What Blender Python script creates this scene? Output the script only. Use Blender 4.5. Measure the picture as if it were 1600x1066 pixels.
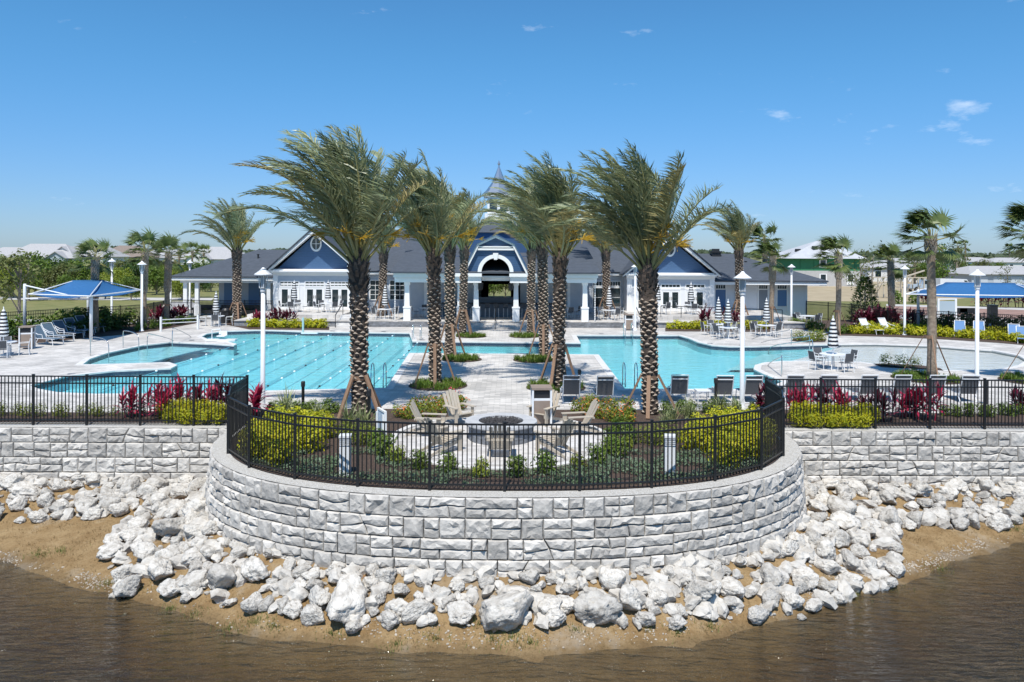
import bpy, bmesh, math, random
import numpy as np
from mathutils import Vector, Matrix, noise as mnoise
from mathutils.geometry import tessellate_polygon, delaunay_2d_cdt

for o in list(bpy.data.objects):
    bpy.data.objects.remove(o)
scene = bpy.context.scene
COL = scene.collection
R = math.radians
rnd = random.Random(7)

# ------------------------------------------------------------------ camera
ROLL = R(0.25); F = 1200.0; HOR = 396.0; CAMZ = 5.5
cam_d = bpy.data.cameras.new('camera'); cam = bpy.data.objects.new('camera', cam_d)
COL.objects.link(cam); scene.camera = cam
cam_d.sensor_width = 36.0; cam_d.lens = 27.0
cam_d.shift_y = -(533 - HOR) / 1600.0
cam_d.clip_start = 0.5; cam_d.clip_end = 9000
cam.matrix_world = Matrix.Translation((0, 0, CAMZ)) @ Matrix.Rotation(R(90), 4, 'X') @ Matrix.Rotation(ROLL, 4, 'Z')

# ------------------------------------------------------------------ sky + sun
SUN_EL, SUN_AZ = 62.0, 189.0          # azimuth clockwise from +Y
sx = math.sin(R(SUN_AZ)) * math.cos(R(SUN_EL)); sy = math.cos(R(SUN_AZ)) * math.cos(R(SUN_EL)); sz = math.sin(R(SUN_EL))
sun_d = bpy.data.lights.new('sun', 'SUN'); sun = bpy.data.objects.new('sun', sun_d); COL.objects.link(sun)
sun_d.energy = 5.0; sun_d.angle = R(0.5); sun_d.color = (1.0, 0.96, 0.89)
sun.rotation_euler = Vector((sx, sy, sz)).to_track_quat('Z', 'Y').to_euler()
sun.location = (0, 0, 60)
world = bpy.data.worlds.new('World'); scene.world = world; world.use_nodes = True
wn = world.node_tree; wn.nodes.clear()
w_out = wn.nodes.new('ShaderNodeOutputWorld'); w_bg = wn.nodes.new('ShaderNodeBackground')
w_sky = wn.nodes.new('ShaderNodeTexSky'); w_sky.sky_type = 'NISHITA'; w_sky.sun_disc = False
w_sky.sun_elevation = R(SUN_EL); w_sky.sun_rotation = R(SUN_AZ)
w_sky.altitude = 0; w_sky.air_density = 1.0; w_sky.dust_density = 0.25; w_sky.ozone_density = 2.2
w_bg.inputs['Strength'].default_value = 0.132
# thin high cloud wisps, thickest in one part of the sky
w_tc = wn.nodes.new('ShaderNodeTexCoord'); w_map = wn.nodes.new('ShaderNodeMapping')
w_map.inputs['Scale'].default_value = (9, 9, 26); w_map.inputs['Rotation'].default_value = (0.1, 0.3, 0)
w_no = wn.nodes.new('ShaderNodeTexNoise'); w_no.inputs['Scale'].default_value = 1.5; w_no.inputs['Detail'].default_value = 8
w_no.inputs['Roughness'].default_value = 0.62
w_r = wn.nodes.new('ShaderNodeMapRange'); w_r.inputs['From Min'].default_value = 0.66; w_r.inputs['From Max'].default_value = 0.95
w_r.inputs['To Max'].default_value = 0.55
w_mix = wn.nodes.new('ShaderNodeMix'); w_mix.data_type = 'RGBA'
w_mix.inputs['B'].default_value = (8.5, 9.0, 9.6, 1)
w_hs = wn.nodes.new('ShaderNodeHueSaturation'); w_hs.inputs['Saturation'].default_value = 1.0
L = wn.links.new
L(w_tc.outputs['Generated'], w_map.inputs['Vector']); L(w_map.outputs['Vector'], w_no.inputs['Vector'])
# one small fair-weather cloud and a patch of wisps towards the right
w_dot = wn.nodes.new('ShaderNodeVectorMath'); w_dot.operation = 'DISTANCE'; w_dot.inputs[1].default_value = Vector((710/1200, 1, 236/1200)).normalized()
w_mpc = wn.nodes.new('ShaderNodeMapping'); w_mpc.inputs['Scale'].default_value = (1, 1, 2.0)
cdir = Vector((710/1200, 1, 236/1200)).normalized(); w_dot.inputs[1].default_value = (cdir.x, cdir.y, cdir.z*2)
L(w_tc.outputs['Generated'], w_mpc.inputs['Vector']); L(w_mpc.outputs['Vector'], w_dot.inputs[0])
w_cr = wn.nodes.new('ShaderNodeMapRange'); w_cr.inputs['From Min'].default_value = 0.0; w_cr.inputs['From Max'].default_value = 0.035; w_cr.inputs['To Min'].default_value = 0.30; w_cr.inputs['To Max'].default_value = 0.0
L(w_dot.outputs['Value'], w_cr.inputs['Value'])
w_cr2 = wn.nodes.new('ShaderNodeMapRange'); w_cr2.inputs['From Min'].default_value = 0.05; w_cr2.inputs['From Max'].default_value = 0.35; w_cr2.inputs['To Min'].default_value = 0.07; w_cr2.inputs['To Max'].default_value = 0.0
L(w_dot.outputs['Value'], w_cr2.inputs['Value'])
w_ad = wn.nodes.new('ShaderNodeMath'); w_ad.operation = 'ADD'; w_ad2 = wn.nodes.new('ShaderNodeMath'); w_ad2.operation = 'ADD'
L(w_no.outputs['Fac'], w_ad.inputs[0]); L(w_cr.outputs['Result'], w_ad.inputs[1]); L(w_ad.outputs[0], w_ad2.inputs[0]); L(w_cr2.outputs['Result'], w_ad2.inputs[1])
L(w_ad2.outputs[0], w_r.inputs['Value']); L(w_r.outputs['Result'], w_mix.inputs['Factor'])
# humid lowland air: the sky stays blue down to the horizon
w_sep = wn.nodes.new('ShaderNodeSeparateXYZ'); w_el = wn.nodes.new('ShaderNodeMapRange'); w_el.inputs['From Min'].default_value = 0.0; w_el.inputs['From Max'].default_value = 0.28
w_el.interpolation_type = 'SMOOTHSTEP'
w_tint = wn.nodes.new('ShaderNodeMix'); w_tint.data_type = 'RGBA'; w_tint.inputs['A'].default_value = (0.43, 0.60, 0.94, 1); w_tint.inputs['B'].default_value = (0.395, 0.815, 1.06, 1)
w_mul = wn.nodes.new('ShaderNodeMix'); w_mul.data_type = 'RGBA'; w_mul.blend_type = 'MULTIPLY'; w_mul.inputs['Factor'].default_value = 1.0
L(w_tc.outputs['Generated'], w_sep.inputs[0]); L(w_sep.outputs['Z'], w_el.inputs['Value']); L(w_el.outputs[0], w_tint.inputs['Factor'])
L(w_sky.outputs['Color'], w_mul.inputs['A']); L(w_tint.outputs['Result'], w_mul.inputs['B']); L(w_mul.outputs['Result'], w_hs.inputs['Color']); L(w_hs.outputs['Color'], w_mix.inputs['A'])
L(w_mix.outputs['Result'], w_bg.inputs['Color']); L(w_bg.outputs['Background'], w_out.inputs['Surface'])
vs = scene.view_settings
vs.view_transform = 'Standard'; vs.look = 'None'; vs.exposure = 0.06; vs.gamma = 1.0; vs.use_curve_mapping = False
cy = scene.cycles
cy.max_bounces = 8; cy.diffuse_bounces = 3; cy.glossy_bounces = 3; cy.transmission_bounces = 4; cy.transparent_max_bounces = 12
cy.caustics_reflective = False; cy.caustics_refractive = False; cy.use_denoising = True

# ------------------------------------------------------------------ pixel -> place
def px(x, y, z=0.0):
    """point at height z that the photograph shows at pixel x, y"""
    t = math.tan(ROLL)
    yy = y - (x - 800) * t; xx = x + (y - 533) * t
    D = (CAMZ - z) * F / (yy - HOR)
    return Vector(((xx - 800) * D / F, D, z))
def pxd(x, D, z=0.0):
    return Vector(((x - 800) * D / F, D, z))

# ------------------------------------------------------------------ materials
MATS = {}
def mat(name, c, rough=0.7, c2=None, scale=6.0, detail=4.0, bump=0.0, bscale=None, spec=0.5, metal=0.0,
        coords='Object', rand=0.0, transl=0.0, stretch=None, contrast=(0.35, 0.65), alpha=1.0):
    if name in MATS: return MATS[name]
    m = bpy.data.materials.new(name); m.use_nodes = True; nt = m.node_tree; N = nt.nodes; N.clear(); K = nt.links.new
    out = N.new('ShaderNodeOutputMaterial'); b = N.new('ShaderNodeBsdfPrincipled')
    b.inputs['Roughness'].default_value = rough; b.inputs['Metallic'].default_value = metal
    b.inputs['Specular IOR Level'].default_value = spec; b.inputs['Alpha'].default_value = alpha
    tc = N.new('ShaderNodeTexCoord')
    if coords == 'World':
        g = N.new('ShaderNodeNewGeometry'); vec = g.outputs['Position']
    else:
        vec = tc.outputs[coords]
    if stretch:
        mp = N.new('ShaderNodeMapping'); mp.inputs['Scale'].default_value = stretch
        K(vec, mp.inputs['Vector']); vec = mp.outputs['Vector']
    if rand and coords == 'Object':
        oi = N.new('ShaderNodeObjectInfo'); ad = N.new('ShaderNodeVectorMath'); ad.operation = 'MULTIPLY_ADD'
        ad.inputs[0].default_value = (1, 1, 1)
        cb = N.new('ShaderNodeCombineXYZ'); mu = N.new('ShaderNodeMath'); mu.operation = 'MULTIPLY'; mu.inputs[1].default_value = 37.0
        K(oi.outputs['Random'], mu.inputs[0]); K(mu.outputs[0], cb.inputs[0]); K(mu.outputs[0], cb.inputs[2])
        K(vec, ad.inputs[0]); ad.inputs[1].default_value = (1, 1, 1); K(cb.outputs[0], ad.inputs[2]); vec = ad.outputs[0]
    col = None
    if c2 is not None:
        n = N.new('ShaderNodeTexNoise'); n.inputs['Scale'].default_value = scale; n.inputs['Detail'].default_value = detail
        n.inputs['Roughness'].default_value = 0.6
        K(vec, n.inputs['Vector'])
        r = N.new('ShaderNodeMapRange'); r.inputs['From Min'].default_value = contrast[0]; r.inputs['From Max'].default_value = contrast[1]
        K(n.outputs['Fac'], r.inputs['Value'])
        mx = N.new('ShaderNodeMix'); mx.data_type = 'RGBA'; mx.inputs['A'].default_value = (*c, 1); mx.inputs['B'].default_value = (*c2, 1)
        K(r.outputs['Result'], mx.inputs['Factor']); col = mx.outputs['Result']
    if rand:
        oi2 = N.new('ShaderNodeObjectInfo'); rr = N.new('ShaderNodeMapRange')
        rr.inputs['To Min'].default_value = 1 - rand; rr.inputs['To Max'].default_value = 1 + rand
        K(oi2.outputs['Random'], rr.inputs['Value'])
        hs = N.new('ShaderNodeHueSaturation'); K(rr.outputs['Result'], hs.inputs['Value'])
        if col is not None: K(col, hs.inputs['Color'])
        else: hs.inputs['Color'].default_value = (*c, 1)
        col = hs.outputs['Color']
    if col is not None: K(col, b.inputs['Base Color'])
    else: b.inputs['Base Color'].default_value = (*c, 1)
    if bump:
        n2 = N.new('ShaderNodeTexNoise'); n2.inputs['Scale'].default_value = bscale or scale * 3; n2.inputs['Detail'].default_value = 6
        K(vec, n2.inputs['Vector'])
        bp = N.new('ShaderNodeBump'); bp.inputs['Strength'].default_value = bump; bp.inputs['Distance'].default_value = 0.05
        K(n2.outputs['Fac'], bp.inputs['Height']); K(bp.outputs['Normal'], b.inputs['Normal'])
    if transl:
        t = N.new('ShaderNodeBsdfTranslucent'); ms = N.new('ShaderNodeMixShader'); ms.inputs[0].default_value = transl
        if col is not None: K(col, t.inputs['Color'])
        else: t.inputs['Color'].default_value = (*c, 1)
        K(b.outputs[0], ms.inputs[1]); K(t.outputs[0], ms.inputs[2]); K(ms.outputs[0], out.inputs['Surface'])
    else:
        K(b.outputs[0], out.inputs['Surface'])
    MATS[name] = m
    return m

def stripes_mat(name, c, c2, axis, freq, width, rough=0.6, bump=0.5, coords='World', noise_amt=0.15):
    """boards or shingle courses: thin shadow-gap lines with a stepped relief"""
    m = bpy.data.materials.new(name); m.use_nodes = True; nt = m.node_tree; N = nt.nodes; K = nt.links.new
    b = N['Principled BSDF']; b.inputs['Roughness'].default_value = rough
    g = N.new('ShaderNodeNewGeometry'); sp = N.new('ShaderNodeSeparateXYZ'); K(g.outputs['Position'], sp.inputs[0])
    mu = N.new('ShaderNodeMath'); mu.operation = 'MULTIPLY'; mu.inputs[1].default_value = freq; K(sp.outputs[axis], mu.inputs[0])
    fr = N.new('ShaderNodeMath'); fr.operation = 'FRACT'; K(mu.outputs[0], fr.inputs[0])
    gt = N.new('ShaderNodeMath'); gt.operation = 'LESS_THAN'; gt.inputs[1].default_value = width; K(fr.outputs[0], gt.inputs[0])
    no = N.new('ShaderNodeTexNoise'); no.inputs['Scale'].default_value = 3.0; no.inputs['Detail'].default_value = 6
    mp = N.new('ShaderNodeMapping'); mp.inputs['Scale'].default_value = (1, 1, 6); K(g.outputs['Position'], mp.inputs['Vector']); K(mp.outputs[0], no.inputs['Vector'])
    mx = N.new('ShaderNodeMix'); mx.data_type = 'RGBA'; mx.inputs['A'].default_value = (*c, 1); mx.inputs['B'].default_value = (*c2, 1)
    K(gt.outputs[0], mx.inputs['Factor'])
    hs = N.new('ShaderNodeHueSaturation'); rr = N.new('ShaderNodeMapRange')
    rr.inputs['To Min'].default_value = 1 - noise_amt * 2; rr.inputs['To Max'].default_value = 1 + noise_amt * 2
    K(no.outputs['Fac'], rr.inputs['Value']); K(rr.outputs[0], hs.inputs['Value']); K(mx.outputs['Result'], hs.inputs['Color'])
    K(hs.outputs[0], b.inputs['Base Color'])
    bp = N.new('ShaderNodeBump'); bp.inputs['Strength'].default_value = bump; bp.inputs['Distance'].default_value = 0.03
    K(fr.outputs[0], bp.inputs['Height']); K(bp.outputs[0], b.inputs['Normal'])
    MATS[name] = m
    return m

# ------------------------------------------------------------------ mesh builder
class MB:
    def __init__(s): s.v = []; s.f = []; s.mi = []; s.cur = 0
    def add(s, vs, fs):
        o = len(s.v); s.v.extend([tuple(p) for p in vs])
        for f in fs: s.f.append(tuple(i + o for i in f)); s.mi.append(s.cur)
        return s
    def box(s, x0, x1, y0, y1, z0, z1):
        return s.add([(x0,y0,z0),(x1,y0,z0),(x1,y1,z0),(x0,y1,z0),(x0,y0,z1),(x1,y0,z1),(x1,y1,z1),(x0,y1,z1)],
                     [(0,3,2,1),(4,5,6,7),(0,1,5,4),(1,2,6,5),(2,3,7,6),(3,0,4,7)])
    def hexa(s, p):   # 8 points, bottom ring then top ring
        return s.add(p, [(0,3,2,1),(4,5,6,7),(0,1,5,4),(1,2,6,5),(2,3,7,6),(3,0,4,7)])
    def beam(s, a, b, w, h, up=(0,0,1)):
        a = Vector(a); b = Vector(b); d = (b - a).normalized(); u = Vector(up)
        if abs(d.dot(u)) > 0.98: u = Vector((0, 1, 0))
        sd = d.cross(u).normalized(); u2 = sd.cross(d).normalized()
        q = []
        for p in (a, b):
            for i, j in ((-1,-1),(1,-1),(1,1),(-1,1)): q.append(p + sd * (i * w / 2) + u2 * (j * h / 2))
        return s.add(q, [(0,1,2,3),(4,7,6,5),(0,4,5,1),(1,5,6,2),(2,6,7,3),(3,7,4,0)])
    def tube(s, pts, r, n=6, cap=True):
        pts = [Vector(p) for p in pts]; rr = r if isinstance(r, (list, tuple)) else [r] * len(pts)
        o = len(s.v); ring = []
        ref = Vector((0, 0, 1))
        for i, p in enumerate(pts):
            d = (pts[min(i + 1, len(pts) - 1)] - pts[max(i - 1, 0)]).normalized()
            rf = ref if abs(d.dot(ref)) < 0.95 else Vector((0, 1, 0))
            a = d.cross(rf).normalized(); b = d.cross(a).normalized()
            for k in range(n):
                t = 2 * math.pi * k / n; s.v.append(tuple(p + a * (math.cos(t) * rr[i]) + b * (math.sin(t) * rr[i])))
        for i in range(len(pts) - 1):
            for k in range(n):
                s.f.append((o+i*n+k, o+i*n+(k+1)%n, o+(i+1)*n+(k+1)%n, o+(i+1)*n+k)); s.mi.append(s.cur)
        if cap:
            s.f.append(tuple(o + k for k in range(n))[::-1]); s.mi.append(s.cur)
            s.f.append(tuple(o + (len(pts)-1)*n + k for k in range(n))); s.mi.append(s.cur)
        return s
    def lathe(s, prof, n=20, cx=0, cy=0, cap=True, mats=None):
        o = len(s.v)
        for r, z in prof:
            for k in range(n):
                t = 2 * math.pi * k / n; s.v.append((cx + r * math.cos(t), cy + r * math.sin(t), z))
        for i in range(len(prof) - 1):
            for k in range(n):
                s.f.append((o+i*n+k, o+i*n+(k+1)%n, o+(i+1)*n+(k+1)%n, o+(i+1)*n+k)); s.mi.append(mats[i] if mats else s.cur)
        if cap:
            s.f.append(tuple(o + k for k in range(n))[::-1]); s.mi.append(s.cur)
            s.f.append(tuple(o + (len(prof)-1)*n + k for k in range(n))); s.mi.append(s.cur)
        return s
    def prism(s, poly, z0, z1):   # poly in x,y
        n = len(poly)
        vs = [(p[0], p[1], z0) for p in poly] + [(p[0], p[1], z1) for p in poly]
        return s.add(vs, [tuple(range(n))[::-1], tuple(range(n, 2*n))] + [(i, (i+1)%n, n+(i+1)%n, n+i) for i in range(n)])
    def wallpoly(s, poly, y0, y1):  # poly in x,z extruded along y
        n = len(poly)
        vs = [(p[0], y0, p[1]) for p in poly] + [(p[0], y1, p[1]) for p in poly]
        return s.add(vs, [tuple(range(n)), tuple(range(n, 2*n))[::-1]] + [((i+1)%n, i, n+i, n+(i+1)%n) for i in range(n)])
    def mesh(s, name, mats, smooth=False):
        me = bpy.data.meshes.new(name); me.from_pydata(s.v, [], s.f)
        for m in (mats if isinstance(mats, (list, tuple)) else [mats]): me.materials.append(m)
        if any(s.mi): me.polygons.foreach_set('material_index', s.mi)
        if smooth: me.polygons.foreach_set('use_smooth', [True] * len(me.polygons))
        me.update(); return me
    def build(s, name, mats, parent=None, smooth=False, loc=None, rz=0.0):
        return inst(name, s.mesh(name, mats, smooth), parent, loc, rz)

def inst(name, me, parent=None, loc=None, rz=0.0, scale=None, rot=None):
    o = bpy.data.objects.new(name, me); COL.objects.link(o)
    if parent is not None: o.parent = parent
    if loc is not None: o.location = loc
    if rot is not None: o.rotation_euler = rot
    elif rz: o.rotation_euler = (0, 0, rz)
    if scale is not None: o.scale = (scale,)*3 if isinstance(scale, (int, float)) else scale
    return o
def tag(o, label=None, cat=None, group=None, kind=None):
    if label: o['label'] = label
    if cat: o['category'] = cat
    if group: o['group'] = group
    if kind: o['kind'] = kind
    return o
def thing(name, label, cat, loc=(0,0,0), rz=0.0, group=None):
    o = bpy.data.objects.new(name, None); COL.objects.link(o); o.empty_display_size = 0.2
    o.location = loc; o.rotation_euler = (0, 0, rz)
    return tag(o, label, cat, group)
def copy_tree(o, parent=None):
    c = o.copy(); COL.objects.link(c)
    c.parent = parent
    for ch in CHILDREN(o): copy_tree(ch, c)
    return c
def CHILDREN(o): return list(o.children)
def place(proto, used, loc, rz, label, group=None, scale=None):
    """first use moves the prototype, later uses copy it with its parts"""
    if used: c = copy_tree(proto)
    else: c = proto
    used.append(c)
    c.location = loc; c.rotation_euler = (0, 0, rz); c['label'] = label
    if scale: c.scale = (scale,)*3
    if group: c['group'] = group
    elif 'group' in c: del c['group']
    return c

def sheet(name, polys, z, m, kind='structure', parent=None):
    """flat sheet: first polygon is the outline, the others are holes"""
    pl = [[Vector((p[0], p[1], 0)) for p in poly] for poly in polys]
    tris = tessellate_polygon(pl); pts = [p for poly in pl for p in poly]
    fs = []
    for a, b, c in tris:
        n = (pts[b]-pts[a]).cross(pts[c]-pts[a]).z
        fs.append((a, b, c) if n > 0 else (a, c, b))
    mb = MB(); mb.add([(p.x, p.y, z) for p in pts], fs)
    o = mb.build(name, m, parent)
    if kind: o['kind'] = kind
    return o
def smooth_poly(pts, n=4, closed=True):
    """Catmull-Rom through points"""
    P = [Vector((p[0], p[1])) for p in pts]; out = []; L_ = len(P)
    for i in range(L_ if closed else L_ - 1):
        p0, p1, p2, p3 = (P[(i-1) % L_], P[i], P[(i+1) % L_], P[(i+2) % L_]) if closed else (P[max(i-1,0)], P[i], P[i+1], P[min(i+2,L_-1)])
        for k in range(n):
            t = k / n
            out.append(0.5*((2*p1)+(p2-p0)*t+(2*p0-5*p1+4*p2-p3)*t*t+(3*p1-p0-3*p2+p3)*t**3))
    if not closed: out.append(P[-1])
    return out

# ================================================================== shared materials
M_white = mat('white_paint', (0.80, 0.80, 0.79), 0.45, (0.74, 0.74, 0.73), 3, coords='World', bump=0.05, bscale=30)
M_trim = mat('white_trim', (0.86, 0.86, 0.85), 0.4)
M_alu = mat('white_powder_coat', (0.78, 0.79, 0.80), 0.35)
M_black = mat('black_powder_coat', (0.012, 0.012, 0.013), 0.38)
M_steel = mat('stainless_steel', (0.62, 0.63, 0.64), 0.22, metal=1.0)
M_dark = mat('dark_plastic', (0.02, 0.02, 0.022), 0.5)
M_stone = mat('cast_stone', (0.57, 0.535, 0.485), 0.85, (0.30, 0.28, 0.255), 3.2, 6, bump=0.5, bscale=11, rand=0.20, contrast=(0.40, 0.80))
M_core = mat('wall_joint', (0.20, 0.20, 0.20), 0.9, (0.12, 0.12, 0.12), 5, coords='World')
M_bould = mat('limestone_boulder', (0.60, 0.565, 0.51), 0.95, (0.22, 0.19, 0.155), 2.6, 12, bump=1.0, bscale=7, rand=0.17, contrast=(0.45, 0.80))
M_gravel = mat('white_gravel', (0.74, 0.715, 0.67), 0.9, (0.46, 0.43, 0.38), 30, 5, coords='World', bump=0.9, bscale=60)
M_mulch = mat('brown_mulch', (0.125, 0.083, 0.062), 0.95, (0.045, 0.028, 0.021), 22, 8, coords='World', bump=1.0, bscale=35)
M_lawn = mat('lawn', (0.135, 0.150, 0.040), 0.95, (0.22, 0.20, 0.075), 0.9, 9, coords='World', bump=0.6, bscale=12)
M_wood = mat('brace_timber', (0.30, 0.185, 0.115), 0.8, (0.20, 0.12, 0.075), 9, rand=0.15, stretch=(6, 6, 0.6))
M_cap = mat('concrete_cap', (0.50, 0.50, 0.50), 0.8, (0.42, 0.42, 0.43), 5, bump=0.2)

def paver_mat(name, c1, c2, mortar, bw, bh, scale=1.0):
    m = bpy.data.materials.new(name); m.use_nodes = True; N = m.node_tree.nodes; K = m.node_tree.links.new
    b = N['Principled BSDF']; b.inputs['Roughness'].default_value = 0.85
    g = N.new('ShaderNodeNewGeometry')
    br = N.new('ShaderNodeTexBrick'); br.inputs['Scale'].default_value = scale
    br.inputs['Brick Width'].default_value = bw; br.inputs['Row Height'].default_value = bh
    br.inputs['Mortar Size'].default_value = 0.008; br.inputs['Mortar Smooth'].default_value = 0.2; br.inputs['Bias'].default_value = -0.1
    br.inputs['Color1'].default_value = (*c1, 1); br.inputs['Color2'].default_value = (*c2, 1); br.inputs['Mortar'].default_value = (*mortar, 1)
    K(g.outputs['Position'], br.inputs['Vector'])
    no = N.new('ShaderNodeTexNoise'); no.inputs['Scale'].default_value = 0.55; no.inputs['Detail'].default_value = 9; K(g.outputs['Position'], no.inputs['Vector'])
    rr = N.new('ShaderNodeMapRange'); rr.inputs['From Min'].default_value = 0.3; rr.inputs['From Max'].default_value = 0.7
    rr.inputs['To Min'].default_value = 0.74; rr.inputs['To Max'].default_value = 1.13; K(no.outputs['Fac'], rr.inputs['Value'])
    hs = N.new('ShaderNodeHueSaturation'); K(rr.outputs[0], hs.inputs['Value']); K(br.outputs['Color'], hs.inputs['Color'])
    K(hs.outputs[0], b.inputs['Base Color'])
    bp = N.new('ShaderNodeBump'); bp.inputs['Strength'].default_value = 0.5; bp.inputs['Distance'].default_value = 0.01
    inv = N.new('ShaderNodeMath'); inv.operation = 'SUBTRACT'; inv.inputs[0].default_value = 1.0; K(br.outputs['Fac'], inv.inputs[1])
    K(inv.outputs[0], bp.inputs['Height']); K(bp.outputs[0], b.inputs['Normal'])
    MATS[name] = m; return m
M_deck = paver_mat('deck_pavers', (0.64, 0.605, 0.565), (0.44, 0.42, 0.395), (0.33, 0.315, 0.29), 0.42, 0.21)
M_brickpave = paver_mat('brick_paving', (0.36, 0.22, 0.17), (0.28, 0.17, 0.13), (0.3, 0.22, 0.18), 0.4, 0.2)
M_paver = mat('patio_paver', (0.60, 0.575, 0.55), 0.85, (0.50, 0.48, 0.46), 4, rand=0.14, bump=0.25)

# ================================================================== outlines
BX = -0.15
def bow(a, b, n, dc, k):
    out = []
    for i in range(k + 1):
        t = math.pi * i / k
        c, s = math.cos(t), math.sin(t)
        out.append((BX - a * math.copysign(abs(c) ** (2 / n), c), dc - b * abs(s) ** (2 / n)))
    return out
def resample(pts, step):
    P = [Vector(p) for p in pts]; d = [0.0]
    for i in range(1, len(P)): d.append(d[-1] + (P[i] - P[i-1]).length)
    n = max(1, round(d[-1] / step)); out = []; j = 0
    for k in range(n + 1):
        s = d[-1] * k / n
        while j < len(P) - 2 and d[j+1] < s: j += 1
        t = (s - d[j]) / max(1e-9, d[j+1] - d[j]); out.append(P[j].lerp(P[j+1], min(1, max(0, t))))
    return out
WALL_D = 24.1
def wall_outline(off=0.0, k=240): return bow(8.62 + off, 6.78 + off, 2.4, WALL_D, k)
FENCE_D = 24.4
def fence_outline(k=240): return bow(8.25, 6.62, 2.5, FENCE_D, k)

shore_px = [(-900, 770), (-500, 800), (-200, 850), (0, 878), (70, 900), (140, 926), (215, 936), (300, 966), (360, 990), (480, 1004), (600, 1014), (700, 1022),
            (800, 1025), (900, 1022), (1000, 1014), (1080, 1006), (1160, 988), (1230, 968), (1300, 946), (1380, 920), (1450, 900), (1510, 874), (1600, 848), (1800, 800), (2100, 770), (2500, 740)]
WATER_Z = -2.5
shore = [px(x, y, WATER_Z) for x, y in shore_px]
SHX = np.array([p.x for p in shore]); SHY = np.array([p.y for p in shore])
def polydist(X, Y, line):
    best = np.full(X.shape, 1e9)
    for (x0, y0), (x1, y1) in zip(line[:-1], line[1:]):
        dx, dy = x1 - x0, y1 - y0; t = np.clip(((X - x0) * dx + (Y - y0) * dy) / (dx*dx + dy*dy + 1e-12), 0, 1)
        best = np.minimum(best, np.hypot(X - x0 - t*dx, Y - y0 - t*dy))
    return best
_wl = [(-60.0, WALL_D)] + [tuple(p) for p in wall_outline(0, 60)] + [(60.0, WALL_D)]
_sl = list(zip(SHX.tolist(), SHY.tolist()))
def bank_z(X, Y):
    X = np.asarray(X, float); Y = np.asarray(Y, float)
    dw = polydist(X, Y, _wl); ds = polydist(X, Y, _sl)
    t = dw / (dw + ds + 1e-6)
    inside_water = Y < np.interp(X, SHX, SHY)
    side = np.abs(X - BX)
    wz = np.where(side > 7.5, -1.62, -1.66)
    z = wz + (WATER_Z - wz) * np.power(t, 0.92)
    ang = np.sin(X * 2.1 + 0.4 * np.sin(Y * 3.0)) * 0.02 + np.sin(X * 5.3 + Y * 4.1) * 0.012
    z = z + ang * np.minimum(1, 1.2)
    mid = np.exp(-((X - 0.6) / 5.5) ** 2)
    deep = WATER_Z - np.minimum(1.9, 0.015 + (0.20 - 0.145 * mid) * ds + (0.10 - 0.088 * mid) * ds * ds)
    return np.where(inside_water, deep + ang, z)

# ================================================================== bank, lake
def grid_mesh(name, xs, ys, zf, m, smooth=True):
    X, Y = np.meshgrid(xs, ys); Z = zf(X, Y); nx, ny = len(xs), len(ys)
    v = np.stack([X, Y, Z], -1).reshape(-1, 3)
    i = np.arange(nx * ny).reshape(ny, nx)
    f = np.stack([i[:-1, :-1], i[:-1, 1:], i[1:, 1:], i[1:, :-1]], -1).reshape(-1, 4)
    me = bpy.data.meshes.new(name); me.from_pydata(v.tolist(), [], f.tolist()); me.materials.append(m)
    if smooth: me.polygons.foreach_set('use_smooth', [True] * len(me.polygons))
    return inst(name, me)

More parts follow.
